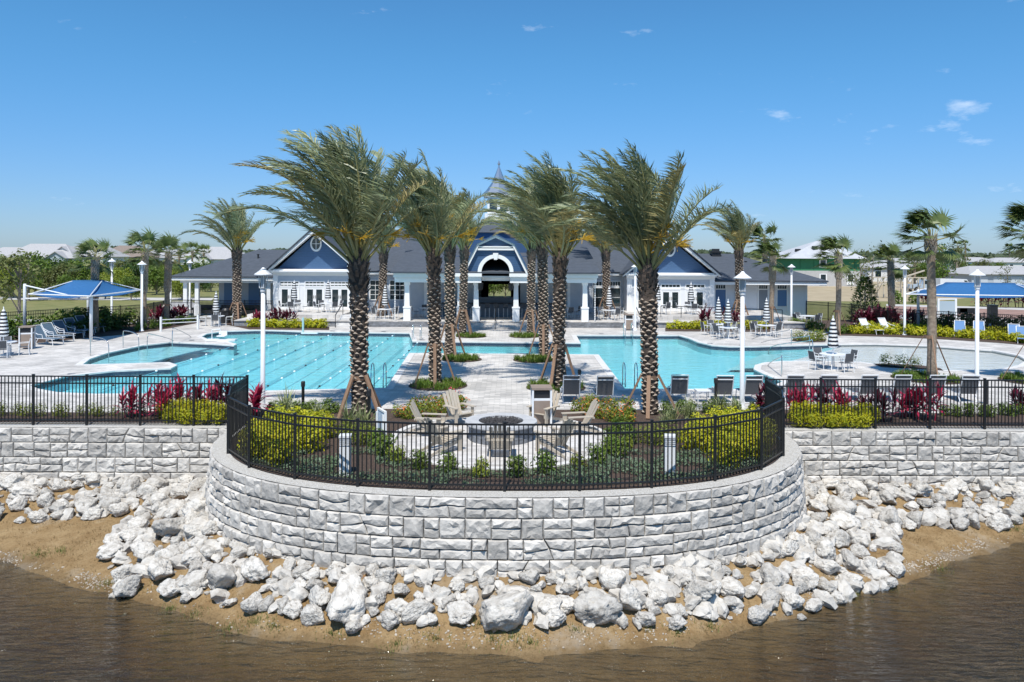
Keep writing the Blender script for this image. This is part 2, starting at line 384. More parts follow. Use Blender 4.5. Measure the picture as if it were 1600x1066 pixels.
def bank_mat():
    m = bpy.data.materials.new('sandy_bank'); m.use_nodes = True; N = m.node_tree.nodes; K = m.node_tree.links.new
    b = N['Principled BSDF']; b.inputs['Roughness'].default_value = 0.95; b.inputs['Specular IOR Level'].default_value = 0.2
    g = N.new('ShaderNodeNewGeometry')
    def noise(s, d=7):
        n = N.new('ShaderNodeTexNoise'); n.inputs['Scale'].default_value = s; n.inputs['Detail'].default_value = d; n.inputs['Roughness'].default_value = 0.65
        K(g.outputs['Position'], n.inputs['Vector']); return n.outputs['Fac']
    def mixc(fac, a, c, lo, hi):
        r = N.new('ShaderNodeMapRange'); r.inputs['From Min'].default_value = lo; r.inputs['From Max'].default_value = hi; K(fac, r.inputs['Value'])
        mx = N.new('ShaderNodeMix'); mx.data_type = 'RGBA'; K(r.outputs[0], mx.inputs['Factor'])
        if isinstance(a, tuple): mx.inputs['A'].default_value = (*a, 1)
        else: K(a, mx.inputs['A'])
        mx.inputs['B'].default_value = (*c, 1); return mx.outputs['Result']
    c = mixc(noise(1.6), (0.245, 0.155, 0.070), (0.385, 0.27, 0.14), 0.35, 0.68)
    c = mixc(noise(14), c, (0.15, 0.10, 0.045), 0.52, 0.75)
    c = mixc(noise(0.8, 4), c, (0.33, 0.27, 0.20), 0.55, 0.72)
    c = mixc(noise(38, 3), c, (0.66, 0.60, 0.52), 0.68, 0.76)
    # wet sand just above and below the waterline
    sp_ = N.new('ShaderNodeSeparateXYZ'); K(g.outputs['Position'], sp_.inputs[0])
    wob = N.new('ShaderNodeMath'); wob.operation = 'MULTIPLY_ADD'; wob.inputs[1].default_value = 0.16; K(noise(2.2, 5), wob.inputs[0]); K(sp_.outputs['Z'], wob.inputs[2])
    wr_ = N.new('ShaderNodeMapRange'); wr_.inputs['From Min'].default_value = WATER_Z + 0.10; wr_.inputs['From Max'].default_value = WATER_Z + 0.20; wr_.inputs['To Min'].default_value = 0.66; K(wob.outputs[0], wr_.inputs['Value'])
    hs_ = N.new('ShaderNodeHueSaturation'); K(wr_.outputs[0], hs_.inputs['Value']); K(c, hs_.inputs['Color']); c = hs_.outputs['Color']
    K(c, b.inputs['Base Color'])
    bp = N.new('ShaderNodeBump'); bp.inputs['Strength'].default_value = 0.9; bp.inputs['Distance'].default_value = 0.05
    K(noise(24), bp.inputs['Height']); K(bp.outputs[0], b.inputs['Normal'])
    return m
M_bank = bank_mat()
xs = np.concatenate([np.arange(-60, -18, 1.0), np.arange(-18, 18, 0.09), np.arange(18, 61, 1.0)])
ys = np.concatenate([np.arange(-30, 12, 2.0), np.arange(12, 26, 0.09)])
bank = grid_mesh('lake_bank', xs, ys, bank_z, M_bank); bank['kind'] = 'structure'

def lake_mat():
    m = bpy.data.materials.new('murky_lake_water'); m.use_nodes = True; N = m.node_tree.nodes; N.clear(); K = m.node_tree.links.new
    out = N.new('ShaderNodeOutputMaterial')
    g = N.new('ShaderNodeNewGeometry')
    mp = N.new('ShaderNodeMapping'); mp.inputs['Rotation'].default_value = (0, 0, R(24)); mp.inputs['Scale'].default_value = (0.8, 3.4, 1); K(g.outputs['Position'], mp.inputs['Vector'])
    n1 = N.new('ShaderNodeTexNoise'); n1.inputs['Scale'].default_value = 1.9; n1.inputs['Detail'].default_value = 5; n1.inputs['Distortion'].default_value = 0.5; K(mp.outputs[0], n1.inputs['Vector'])
    bp = N.new('ShaderNodeBump'); bp.inputs['Strength'].default_value = 1.0; bp.inputs['Distance'].default_value = 0.16; K(n1.outputs['Fac'], bp.inputs['Height'])
    fr = N.new('ShaderNodeFresnel'); fr.inputs['IOR'].default_value = 1.33; K(bp.outputs[0], fr.inputs['Normal'])
    gl = N.new('ShaderNodeBsdfGlossy'); gl.inputs['Roughness'].default_value = 0.07; K(bp.outputs[0], gl.inputs['Normal'])
    tr = N.new('ShaderNodeBsdfTransparent')
    df = N.new('ShaderNodeBsdfDiffuse'); df.inputs['Color'].default_value = (0.098, 0.092, 0.064, 1); K(bp.outputs[0], df.inputs['Normal'])
    mx = N.new('ShaderNodeMixShader'); mx.inputs[0].default_value = 0.24; K(tr.outputs[0], mx.inputs[1]); K(df.outputs[0], mx.inputs[2])
    m2 = N.new('ShaderNodeMixShader'); K(fr.outputs[0], m2.inputs[0]); K(mx.outputs[0], m2.inputs[1]); K(gl.outputs[0], m2.inputs[2])
    va = N.new('ShaderNodeVolumeAbsorption'); va.inputs['Color'].default_value = (0.76, 0.66, 0.36, 1); va.inputs['Density'].default_value = 3.6
    K(m2.outputs[0], out.inputs['Surface']); K(va.outputs[0], out.inputs['Volume'])
    return m
lk = MB().box(-90, 90, -60, 23.5, -8, WATER_Z).build('lake', lake_mat()); lk['kind'] = 'structure'

# ================================================================== pool outline (world)
pool_px_near = [(48, 603), (60, 608), (90, 613.5), (150, 616), (260, 615), (400, 611.5), (604, 606.5), (640, 552), (936, 554.5), (977, 608), (1194, 609),
                (1223, 597), (1192, 584.5), (1178, 577.5), (1180, 571), (1194, 567), (1223, 564.5)]
beach_near = [(1290, 564.5), (1345, 566), (1372, 570), (1420, 575.5), (1475, 579), (1520, 579.5), (1562, 577.5), (1592, 571), (1604, 563), (1592, 556), (1550, 548), (1450, 540.5), (1370, 538)]
pool_px_far = [(1315, 538.5), (1250, 540), (1180, 542), (1140, 542), (1112, 540), (1090, 535), (1076, 529), (1060, 524.5), (901, 524.5), (908, 536.5), (645, 534),
               (640, 521), (560, 520), (480, 519), (430, 517), (400, 516.5), (351, 518), (324, 522), (316, 526.5), (330, 532), (358, 534.5), (371, 538), (366, 540.5), (332, 538), (267, 535.3),
               (225, 540), (169, 552), (141, 561.5), (130, 570), (142, 570), (265, 566.5), (278, 571), (268, 576), (180, 580), (107, 588)]
def W2(l): return [px(x, y, 0.0).xy for x, y in l]
deep = W2(pool_px_near) + W2(pool_px_far)
beach = [px(1223, 564.5).xy] + W2(beach_near) + [px(1315, 538.5).xy]
whole = W2(pool_px_near) + W2(beach_near) + W2(pool_px_far)
PW = -0.12   # water level

# ================================================================== ground, deck
gnd = sheet('ground', [[(-2500, 24.3), (2500, 24.3), (2500, 5000), (-2500, 5000)], [(-34, 26.5), (36, 26.5), (36, 55), (-34, 55)]], -0.08, M_lawn)
def offset_poly(P, d):
    n = len(P); area = sum(P[i].x * P[(i+1) % n].y - P[(i+1) % n].x * P[i].y for i in range(n)); sg = 1 if area > 0 else -1
    out = []
    for i in range(n):
        a, b, c = P[i-1], P[i], P[(i+1) % n]
        d1 = (b - a).normalized(); d2 = (c - b).normalized()
        n1 = Vector((d1.y, -d1.x)) * sg; n2 = Vector((d2.y, -d2.x)) * sg
        q = n1 + n2
        if q.length < 1e-3: q = n1
        q.normalize(); k = 1 / max(0.5, q.dot(n1)); out.append(b + q * (d * k))
    return out
cop_out = offset_poly(whole, 0.32)
deck_o = sheet('pool_deck', [[(-48, 24.6), (48, 24.6), (48, 62), (-48, 62)], whole], 0.0, M_deck)

# coping ring and waterline tile
M_coping = mat('coping_stone', (0.70, 0.68, 0.65), 0.7, (0.58, 0.56, 0.54), 3, coords='World', bump=0.1)
M_tile = mat('waterline_tile', (0.035, 0.05, 0.085), 0.25, (0.06, 0.08, 0.12), 8, coords='World')
M_shell = mat('pool_plaster', (0.54, 0.765, 0.80), 0.8, (0.49, 0.725, 0.765), 0.6, coords='World')
M_shallow = mat('shallow_plaster', (0.74, 0.75, 0.745), 0.8, (0.67, 0.69, 0.69), 0.8, coords='World')
cb = MB(); n = len(whole)
for i in range(n):
    j = (i + 1) % n; a, b, c, d = whole[i], whole[j], cop_out[j], cop_out[i]
    z1 = 0.02
    cb.add([(a.x,a.y,z1),(b.x,b.y,z1),(c.x,c.y,z1),(d.x,d.y,z1),(a.x,a.y,-0.045),(b.x,b.y,-0.045),(c.x,c.y,0.0),(d.x,d.y,0.0)],
           [(0,1,2,3),(3,2,1,0)][:1] + [(0,4,5,1),(3,2,6,7)])
cop = cb.build('pool_coping', M_coping); cop['kind'] = 'structure'
tl = MB(); sh = MB()
nd = len(deep); seam = len(pool_px_near) - 1       # edge seam -> seam+1 faces the beach
for i in range(nd):
    j = (i + 1) % nd; a, b = deep[i], deep[j]
    if i == seam: 
        sh.add([(a.x,a.y,-0.2),(b.x,b.y,-0.2),(b.x,b.y,-0.62),(a.x,a.y,-0.62)], [(0,1,2,3)]); continue
    tl.add([(a.x,a.y,-0.045),(b.x,b.y,-0.045),(b.x,b.y,-0.26),(a.x,a.y,-0.26)], [(0,1,2,3)])
    sh.add([(a.x,a.y,-0.26),(b.x,b.y,-0.26),(b.x,b.y,-0.62),(a.x,a.y,-0.62)], [(0,1,2,3)])
tile_o = tl.build('pool_tile_band', M_tile); tile_o['kind'] = 'structure'
shell_o = sh.build('pool_wall', M_shell); shell_o['kind'] = 'structure'
sheet('pool_floor', [deep], -0.60, M_shell)
sheet('pool_beach_floor', [offset_poly(beach, -0.002)], -0.135, M_shallow)
# wading ledge of the left pool and the submerged steps by the beach
ledge = W2([(131, 570), (141, 561.5), (169, 552), (225, 540), (267, 535.6), (330, 538.4), (300, 544), (262, 553), (232, 561), (222, 567.5), (142, 569.8)])
sheet('pool_ledge', [ledge], -0.24, M_shallow)
lw = MB()
M_edge = mat('step_edge_tile', (0.05, 0.12, 0.16), 0.4)
lp = W2([(330, 538.4), (300, 544), (262, 553), (232, 561), (222, 567.5)])
for a, b in zip(lp[:-1], lp[1:]): lw.beam((a.x, a.y, -0.255), (b.x, b.y, -0.255), 0.16, 0.05)
o = lw.build('pool_ledge_edge', M_edge); o['kind'] = 'structure'
a0, a1 = px(1315, 538.5).xy, px(1223, 564.5).xy
for k in range(4):
    w = 0.9 * (k + 1); q0 = a0 + Vector((-w - 0.3*k, 0)); q1 = a1 + Vector((-w * 0.8, 0))
    sheet('pool_step', [[a0, a1, q1, q0]], -0.20 - 0.09 * k, M_shallow)
def pool_water_mat():
    m = bpy.data.materials.new('pool_water'); m.use_nodes = True; N = m.node_tree.nodes; N.clear(); K = m.node_tree.links.new
    out = N.new('ShaderNodeOutputMaterial'); g = N.new('ShaderNodeNewGeometry')
    mp = N.new('ShaderNodeMapping'); mp.inputs['Scale'].default_value = (0.7, 1.6, 1); K(g.outputs['Position'], mp.inputs['Vector'])
    n1 = N.new('ShaderNodeTexNoise'); n1.inputs['Scale'].default_value = 2.0; n1.inputs['Detail'].default_value = 5; K(mp.outputs[0], n1.inputs['Vector'])
    bp = N.new('ShaderNodeBump'); bp.inputs['Strength'].default_value = 0.5; bp.inputs['Distance'].default_value = 0.08; K(n1.outputs['Fac'], bp.inputs['Height'])
    fr = N.new('ShaderNodeFresnel'); fr.inputs['IOR'].default_value = 1.18; K(bp.outputs[0], fr.inputs['Normal'])
    gl = N.new('ShaderNodeBsdfGlossy'); gl.inputs['Roughness'].default_value = 0.08; K(bp.outputs[0], gl.inputs['Normal'])
    tr = N.new('ShaderNodeBsdfTransparent'); tr.inputs['Color'].default_value = (0.60, 0.93, 0.97, 1)
    m2 = N.new('ShaderNodeMixShader'); K(fr.outputs[0], m2.inputs[0]); K(tr.outputs[0], m2.inputs[1]); K(gl.outputs[0], m2.inputs[2])
    K(m2.outputs[0], out.inputs['Surface']); return m
M_pw = pool_water_mat()
sheet('pool_water', [offset_poly(deep, -0.004)], PW, M_pw)
bw_m = M_pw.copy(); bw_m.name = 'beach_film_water'
bw_m.node_tree.nodes['Transparent BSDF'].inputs['Color'].default_value = (0.965, 0.995, 1.0, 1)
sheet('beach_water', [offset_poly(beach, -0.004)], PW, bw_m)

# ================================================================== soil of the bow, mulch beds, gravel strip
bowpts = [Vector(p) for p in fence_outline(90)]
inner = [Vector((BX + (p.x - BX) * 0.995, p.y + 0.02)) for p in bowpts]
sheet('garden_soil', [inner + [Vector((BX + 8.3, 27.0)), Vector((BX - 8.3, 27.0))]], 0.012, M_mulch)
wo = [Vector(p) for p in wall_outline(-0.02, 90)]
sheet('gravel_strip', [wo + [Vector((BX + 8.83, 24.7))] + list(reversed([Vector((BX + (p.x - BX) * 0.99, p.y + 0.04)) for p in bowpts])) + [Vector((BX - 8.83, 24.7))]], -0.012, M_gravel)
for sgn in (-1, 1):
    x0, x1 = sorted((BX + sgn * 8.7, sgn * 48))
    sheet('gravel_strip', [[(x0, WALL_D + 0.02), (x1, WALL_D + 0.02), (x1, 24.62), (x0, 24.62)]], -0.03, M_gravel)
path_o = sheet('garden_path', [[(-1.95, 25.2), (1.15, 25.2), (1.35, 28.6), (-2.2, 28.6)]], 0.022, M_deck)
# side planting strips behind the straight fences
sheet('garden_soil', [[(-48, 24.66), (BX - 8.25, 24.66), (BX - 8.25, 27.3), (-10.5, 27.2), (-13, 26.2), (-48, 26.0)]], 0.016, M_mulch)
sheet('garden_soil', [[(BX + 8.25, 24.66), (48, 24.66), (48, 26.6), (20, 26.6), (13.5, 26.7), (BX + 8.25, 27.3)]], 0.016, M_mulch)

# ================================================================== retaining walls of rock-faced blocks
BWID, BHEI = 1.17, 0.457
def rect(a, b, c, d): return [(a, c), (b, c), (b, d), (a, d)]
PATTERNS = [
    [rect(0, .55, .5, 1), rect(0, .55, 0, .5), rect(.55, 1, .42, 1), rect(.55, 1, 0, .42)],
    [rect(0, .33, 0, 1), [(.33, 1), (.33, .62), (.5, .48), (.68, .43), (.85, .5), (1, .62), (1, 1)], [(.33, 0), (1, 0), (1, .62), (.85, .5), (.68, .43), (.5, .48), (.33, .62)]],
    [rect(0, 1, .48, 1), rect(0, .62, 0, .48), rect(.62, 1, 0, .48)],
    [rect(0, .3, .45, 1), rect(0, .3, 0, .45), rect(.3, .7, 0, 1), rect(.7, 1, .55, 1), rect(.7, 1, 0, .55)],
    [[(0, .5), (.22, .45), (.5, .56), (.6, 1), (0, 1)], [(.5, .56), (.76, .42), (1, .36), (1, 1), (.6, 1)],
     [(0, 0), (.42, 0), (.5, .56), (.22, .45), (0, .5)], [(.42, 0), (1, 0), (1, .36), (.76, .42), (.5, .56)]],
    [rect(0, .42, 0, 1), rect(.42, 1, .52, 1), rect(.42, 1, 0, .52)],
    [rect(0, .5, 0, 1), rect(.5, 1, 0, 1)],
    [[(0, .55), (.35, .62), (.7, .5), (.66, 1), (0, 1)], [(.7, .5), (1, .55), (1, 1), (.66, 1)], [(0, 0), (.3, 0), (.35, .62), (0, .55)], [(.3, 0), (1, 0), (1, .55), (.7, .5), (.35, .62)]],
]
def inset(poly, d):
    P = [Vector(p) for p in poly]
    return [tuple(p) for p in offset_poly(P, -d)]
def stone_mesh(poly, rg):
    P = [((u - .5) * BWID, v * BHEI) for u, v in poly]
    P = inset(P, 0.007 + rg.random() * 0.004)
    ring = []
    for i in range(len(P)):
        a = Vector(P[i]); b = Vector(P[(i + 1) % len(P)]); k = max(1, round((b - a).length / 0.15))
        for q in range(k):
            p = a.lerp(b, q / k); j = 0.010 if q else 0.007
            ring.append((p.x + rg.uniform(-j, j), p.y + rg.uniform(-j, j)))
    top = [tuple(p) for p in offset_poly([Vector(p) for p in ring], -0.022)]
    n = len(ring); xs_ = [p[0] for p in top]; zs_ = [p[1] for p in top]
    x0, x1, z0, z1 = min(xs_), max(xs_), min(zs_), max(zs_)
    pts = list(top)
    want = max(3, int((x1 - x0) * (z1 - z0) * 75)); tries = 0
    while len(pts) < n + want and tries < 90:
        tries += 1; q = (rg.uniform(x0 + .02, x1 - .02), rg.uniform(z0 + .02, z1 - .02))
        if min(math.hypot(q[0]-p[0], q[1]-p[1]) for p in pts) > 0.055: pts.append(q)
    r = delaunay_2d_cdt([Vector(p) for p in pts], [], [list(range(n))], 1, 1e-5)
    vs2, fs = r[0], r[2]
    area = sum(vs2[i].x*vs2[(i+1) % n].y - vs2[(i+1) % n].x*vs2[i].y for i in range(n))
    tilt = rg.uniform(-0.10, 0.06); sd = rg.random() * 50; tx = rg.uniform(-.06, .06)
    mb = MB(); front = []
    for i, p in enumerate(vs2):
        if i < n: y = -0.034 + rg.uniform(-.012, .012)
        else:
            nz = mnoise.noise(Vector((p.x * 5.5 + sd, p.y * 8, sd))) * 0.055 + mnoise.noise(Vector((p.x * 14 + sd, p.y * 17, 3))) * 0.03
            y = -0.054 + nz + (p.y - (z0 + z1) / 2) * tilt + (p.x - (x0 + x1) / 2) * tx
        front.append((p.x, y, p.y))
    mb.add(front, [tuple(f) for f in fs])
    o = len(mb.v)
    mb.v += [(p[0], 0.0, p[1]) for p in ring] + [(p[0], 0.05, p[1]) for p in ring]
    for i in range(n):
        j = (i + 1) % n
        mb.f += [(i, j, o + j, o + i), (o + i, o + j, o + n + j, o + n + i)]; mb.mi += [0, 0]
    me = mb.mesh('stone', M_stone)
    bm = bmesh.new(); bm.from_mesh(me); bmesh.ops.recalc_face_normals(bm, faces=bm.faces)
    f = max(bm.faces, key=lambda f: -f.calc_center_median().y)
    if f.normal.y > 0: bmesh.ops.reverse_faces(bm, faces=bm.faces)
    bm.to_mesh(me); bm.free()
    return me
rg = random.Random(3)
BLOCKS = []
for var in range(2):
    for pat in PATTERNS:
        for mir in (False, True):
            polys = [[(1 - u, v) for u, v in reversed(p)] if mir else p for p in pat]
            BLOCKS.append([stone_mesh(p, rg) for p in polys])
def lay_wall(name, label, lines, parent_cap=300):
    """lines: for each course the polyline that the block faces follow, and its bottom height"""
    t = thing(name, label, 'wall')
    cnt = 0; last = None
    for ci, (line, z) in enumerate(lines):
        pts = resample(line, BWID / 4)
        off = (0, 2, 1, 3, 2)[ci % 5]; i = off - 4
        while i < len(pts) - 1:
            a, b = max(i, 0), min(i + 4, len(pts) - 1)
            if b > a:
                A, B = pts[a], pts[b]; w = (B - A).length
                ang = math.atan2(B.y - A.y, B.x - A.x); mid = (A + B) / 2
                nrm = Vector((math.sin(ang), -math.cos(ang)))
                pm = pts[(a + b) // 2]; mid = mid + (pm - mid) * 0.55
                k = rg.randrange(len(BLOCKS)) if b - a > 2 else 12
                if b - a <= 2: k = rg.choice((12, 13, 28, 29))
                while k == last: k = rg.randrange(len(BLOCKS))
                last = k
                for me in BLOCKS[k]:
                    o = inst('stone', me, t, (mid.x, mid.y, z), ang, (w / BWID * 1.0, rg.uniform(.8, 1.25), 1)); cnt += 1
            i += 4
    return t, cnt
NC = 4
bt, c1 = lay_wall('retaining_wall', 'curved bow-shaped retaining wall of grey rock-faced blocks above the boulders',
              [(wall_outline(0.035 * c, 240), -0.022 - BHEI * (c + 1)) for c in range(NC)])
core = MB(); ol = wall_outline(-0.02, 80); il = wall_outline(-0.45, 80)
for i in range(len(ol) - 1):
    a, b, c, d = ol[i], ol[i+1], il[i+1], il[i]
    core.hexa([(a[0],a[1],-2.3),(b[0],b[1],-2.3),(c[0],c[1],-2.3),(d[0],d[1],-2.3),(a[0],a[1],-.03),(b[0],b[1],-.03),(c[0],c[1],-.03),(d[0],d[1],-.03)])
core.build('wall_core', M_core, bt)
for sgn, side in ((-1, 'left'), (1, 'right')):
    x0, x1 = (-22.0, BX - 8.45) if sgn < 0 else (BX + 8.45, 22.0)
    st, c2 = lay_wall('retaining_wall', 'straight retaining wall of grey rock-faced blocks below the %s fence' % ('fence beside the lap pool' if sgn < 0 else 'fence beside the wading beach').replace('fence ', ''),
                  [([(x0, WALL_D - 0.03 * c), (x1, WALL_D - 0.03 * c)], -0.035 - BHEI * (c + 1)) for c in range(NC)])
    MB().box(min(x0, sgn * 46), max(x1, sgn * 46), WALL_D + 0.02, WALL_D + 0.45, -2.2, -0.05).build('wall_core', M_core, st)

# ================================================================== boulders
def boulder_mesh(seed):
    g = random.Random(seed)
    bm = bmesh.new(); bmesh.ops.create_icosphere(bm, subdivisions=4, radius=1.0)
    planes = []
    for k in range(20):
        d = Vector((g.gauss(0,1), g.gauss(0,1), g.gauss(0,1))).normalized(); planes.append((d, g.uniform(.56, .92)))
    s = Vector((g.uniform(.85, 1.25), g.uniform(.75, 1.05), g.uniform(.58, .82))); o = Vector((seed * 7.3, 1.7, 4.1))
    for v in bm.verts:
        d = v.co.normalized(); r = 1.0
        for q, h in planes:
            c = d.dot(q)
            if c > 0.05: r = min(r, h / c)
        r *= 1 + 0.09 * mnoise.noise(d * 1.6 + o) + 0.09 * mnoise.noise(d * 3.7 + o) + 0.075 * mnoise.noise(d * 8.5 + o) + 0.035 * mnoise.noise(d * 17 + o)
        pit = mnoise.noise(d * 6.0 - o)
        if pit > 0.22: r -= (pit - 0.22) * 0.32
        v.co = Vector((d.x * s.x, d.y * s.y, d.z * s.z)) * r
    me = bpy.data.meshes.new('boulder'); bm.to_mesh(me); bm.free(); me.materials.append(M_bould)
    me.polygons.foreach_set('use_smooth', [True] * len(me.polygons)); return me
BOULD = [boulder_mesh(s) for s in range(1, 13)]
bg = random.Random(21)
placed = []; PACK = 0.60
def put_boulder(x, y, r, label, group, sink=0.30):
    z = float(bank_z(x, y)); sc = r
    o = inst('boulder', bg.choice(BOULD), None, (x, y, z + r * 0.62 - sink * r * 0.75), scale=(sc * bg.uniform(.9, 1.1), sc * bg.uniform(.85, 1.1), sc * bg.uniform(.85, 1.15)),
             rot=(bg.uniform(-.35, .35), bg.uniform(-.35, .35), bg.uniform(0, 6.28)))
    tag(o, label, 'boulder', group); placed.append((x, y, r)); return o
big_px = [(790, 962, 58, 'very large white limestone boulder at the water side of the bow wall'), (928, 960, 52, 'tall pale boulder with a pointed foot beside the widest boulder'),
          (545, 925, 52, 'broad flat-topped boulder against the foot of the bow wall'), (866, 972, 32, 0), (722, 960, 34, 0), (1095, 915, 40, 'rounded bright boulder leaning on the bow wall'),
          (350, 905, 42, 0), (250, 895, 36, 0), (620, 945, 32, 0), (655, 925, 30, 0), (395, 945, 26, 0), (1010, 975, 24, 0), (460, 955, 22, 0), (610, 970, 24, 0),
          (1260, 905, 30, 0), (1205, 895, 36, 0), (1290, 860, 30, 0), (985, 910, 36, 0), (1140, 945, 22, 0), (270, 830, 42, 0), (400, 890, 36, 0), (300, 870, 30, 0), (230, 865, 30, 0), (860, 925, 30, 0), (500, 930, 30, 0)]
for x, y, rp, lab in big_px:
    z = -2.2
    for _ in range(4):
        p = px(x, y, z + 0.15); z = float(bank_z(p.x, p.y))
    r = rp * .80 * p.y / F
    put_boulder(p.x, p.y, r, lab or 'large white limestone boulder lying at the foot of the bow wall', None if lab else 'large boulders at the bow wall', 0.22)
def zone(n, xr, dmax_f, rr, label, group, ybias=1.0, tries=9000):
    c = 0; k = 0
    while c < n and k < tries:
        k += 1
        x = bg.uniform(*xr)
        ysh = float(np.interp(x, SHX, SHY))
        # random point between wall and shore
        y = bg.uniform(ysh - 0.2, WALL_D - 0.15)
        dw = float(polydist(np.array([x]), np.array([y]), _wl)[0])
        # inside the bow?
        t = abs((x - BX) / 8.62) ** 2.5 + (abs((y - WALL_D) / 6.78) ** 2.5 if y < WALL_D else 0)
        if t < 1: continue
        dm = dmax_f(x)
        if dw > dm or dw < 0.12: continue
        r = bg.triangular(*rr)
        if dw < r * 0.6: continue
        if any((x-a)**2 + (y-b)**2 < (PACK * (r + q)) ** 2 for a, b, q in placed): continue
        put_boulder(x, y, r, *(label(x) if callable(label) else (label, group))); c += 1
    return c
def dm_left(x): return 2.35 if x < -11 else 2.35 + (x + 11) * 0.25
def dm_bow(x): return 1.5 + 0.5 * (abs(x) / 8.5) ** 2
def dm_right(x): return 2.5 if x < 12.5 else max(1.6, 2.5 - (x - 12.5) * 0.28)
zone(68, (-17.5, -8.6), dm_left, (.18, .50, .33), 'white limestone boulder in the heap below the straight lap pool wall', 'boulders below the lap pool wall')
zone(98, (-8.7, 8.6), dm_bow, (.14, .40, .24), lambda x: ('white limestone boulder around the bow wall foot on its ' + ('lap pool flank' if x < -4.2 else 'lounger flank' if x > 4 else 'lakeward front'), 'boulders round the bow wall, ' + ('lap pool flank' if x < -4.2 else 'lounger flank' if x > 4 else 'lakeward front')), None)
zone(70, (8.5, 17.5), dm_right, (.18, .48, .31), 'white limestone boulder in the heap below the straight wading beach wall', 'boulders below the wading beach wall')
zone(36, (-17.5, 17.5), lambda x: (dm_left(x) if x < -8.6 else dm_right(x) if x > 8.5 else dm_bow(x)) + .1, (.08, .16, .12), 'small white limestone rock wedged between the larger boulders', 'small rocks between the boulders', tries=20000)
# loose rubble between the boulders, shells and pebbles along the waterline
def rubble(name, pts, sizes, m, label, cat, sub=1):
    ico = bmesh.new(); bmesh.ops.create_icosphere(ico, subdivisions=sub, radius=1.0)
    V = [v.co.copy() for v in ico.verts]; Fc = [tuple(v.index for v in f.verts) for f in ico.faces]; ico.free()
    mb = MB()
    for (x, y, z), s in zip(pts, sizes):
        M3 = Matrix.Rotation(bg.uniform(0, 6), 3, 'Z') @ Matrix.Rotation(bg.uniform(-1, 1), 3, 'X')
        sc = Vector((s * bg.uniform(.7, 1.5), s * bg.uniform(.6, 1.1), s * bg.uniform(.45, .8)))
        so = Vector((bg.uniform(0, 90), 0, 0)); nf = (lambda v: 1 + .55 * mnoise.noise(v * 1.3 + so) + .25 * mnoise.noise(v * 3.1 + so)) if sub > 1 else (lambda v: bg.uniform(.8, 1.15))
        mb.add([(M3 @ Vector((v.x*sc.x, v.y*sc.y, v.z*sc.z)) * nf(v)) + Vector((x, y, z)) for v in V], Fc)
    o = mb.build(name, m); tag(o, label, cat, kind='stuff'); return o
pts = []
while len(pts) < 1050:
    x = bg.uniform(-17.5, 17.5); y = bg.uniform(15.0, WALL_D - .1)
    t = abs((x - BX) / 8.62) ** 2.5 + abs((y - WALL_D) / 6.78) ** 2.5
    if t < 1.0: continue
    dw = float(polydist(np.array([x]), np.array([y]), _wl)[0]); dm = dm_left(x) if x < -8.6 else dm_right(x) if x > 8.5 else dm_bow(x)
    if dw < dm - 0.15 and (dw < 0.9 or bg.random() < .6): pts.append((x, y, float(bank_z(x, y)) + 0.02))
rubble('limestone_rubble', pts[:520], [bg.uniform(.04, .12) for _ in pts], M_bould, 'loose pale limestone rubble lying between the boulders', 'rubble')
rubble('limestone_riprap', [(x, y, z + .03) for x, y, z in pts[520:]], [bg.uniform(.12, .27) for _ in pts], M_bould, 'smaller broken limestone filling the gaps of the boulder bank', 'riprap', 2)
M_shellm = mat('shell_pebble', (0.50, 0.44, 0.36), 0.8, (0.32, 0.26, 0.20), 3, coords='World')
pts = []
for cx0, cx1, nn, o0, o1 in ((-10.6, -8.9, 260, .0, .75), (6.2, 13.0, 620, .1, .75), (-3.5, 4.0, 260, .1, .75), (-17, 17, 420, .0, .6), (-14.5, -12.5, 120, 0, .4)):
    for _ in range(nn):
        x = bg.uniform(cx0, cx1); y = float(np.interp(x, SHX, SHY)) + bg.triangular(o0, o1, (o0 + o1) / 2)
        pts.append((x, y, float(bank_z(x, y)) + .005))
rubble('shell_pebbles', pts, [bg.uniform(.010, .030) for _ in pts], M_shellm, 'broken shells and pebbles strewn along the waterline', 'pebbles')

# ================================================================== black picket fences
def fence(label, runs, step=1.76, h=1.55, pick=True, spacing=0.112, pr=0.0115, group=None, name='picket_fence'):
    t = thing(name, label, 'fence', group=group)
    post_m = MB().box(-.032, .032, -.032, .032, 0, h + .045).box(-.038, .038, -.038, .038, h + .045, h + .065).mesh('post', M_black)
    pick_m = MB().box(-pr, pr, -pr, pr, .06, h - .02).mesh('picket', M_black)
    far = MB()
    for line in runs:
        P = resample(line, step)
        for i, p in enumerate(P):
            inst('post', post_m, t, (p.x, p.y, -0.02))
            if i == len(P) - 1: break
            q = P[i + 1]; d = (q - p); ln = d.length; d.normalize(); a = math.atan2(d.y, d.x)
            rail_m = fence.rails.setdefault(round(ln, 2), MB().box(.03, ln - .03, -.018, .018, -.02, .02).mesh('rail', M_black))
            for z in (.13, h - .24, h - .02): inst('rail', rail_m, t, (p.x, p.y, z), a)
            n = max(2, round(ln / spacing))
            for k in range(1, n):
                c = p + d * (ln * k / n)
                if pick: inst('picket', pick_m, t, (c.x, c.y, 0), a)
                else: far.box(c.x - pr, c.x + pr, c.y - pr, c.y + pr, .06, h - .02)
    if not pick: far.build('picket_panel', M_black, t)['kind'] = 'stuff'
    return t
fence.rails = {}
fence('black metal picket fence curving along the top of the bow wall', [fence_outline(240)])
fence('black metal picket fence on the straight wall beside the lap pool', [[(-22.0, FENCE_D + .02), (BX - 8.25, FENCE_D + .02)]])
fence('black metal picket fence on the straight wall beside the wading beach', [[(BX + 8.25, FENCE_D + .02), (22.0, FENCE_D + .02)]])

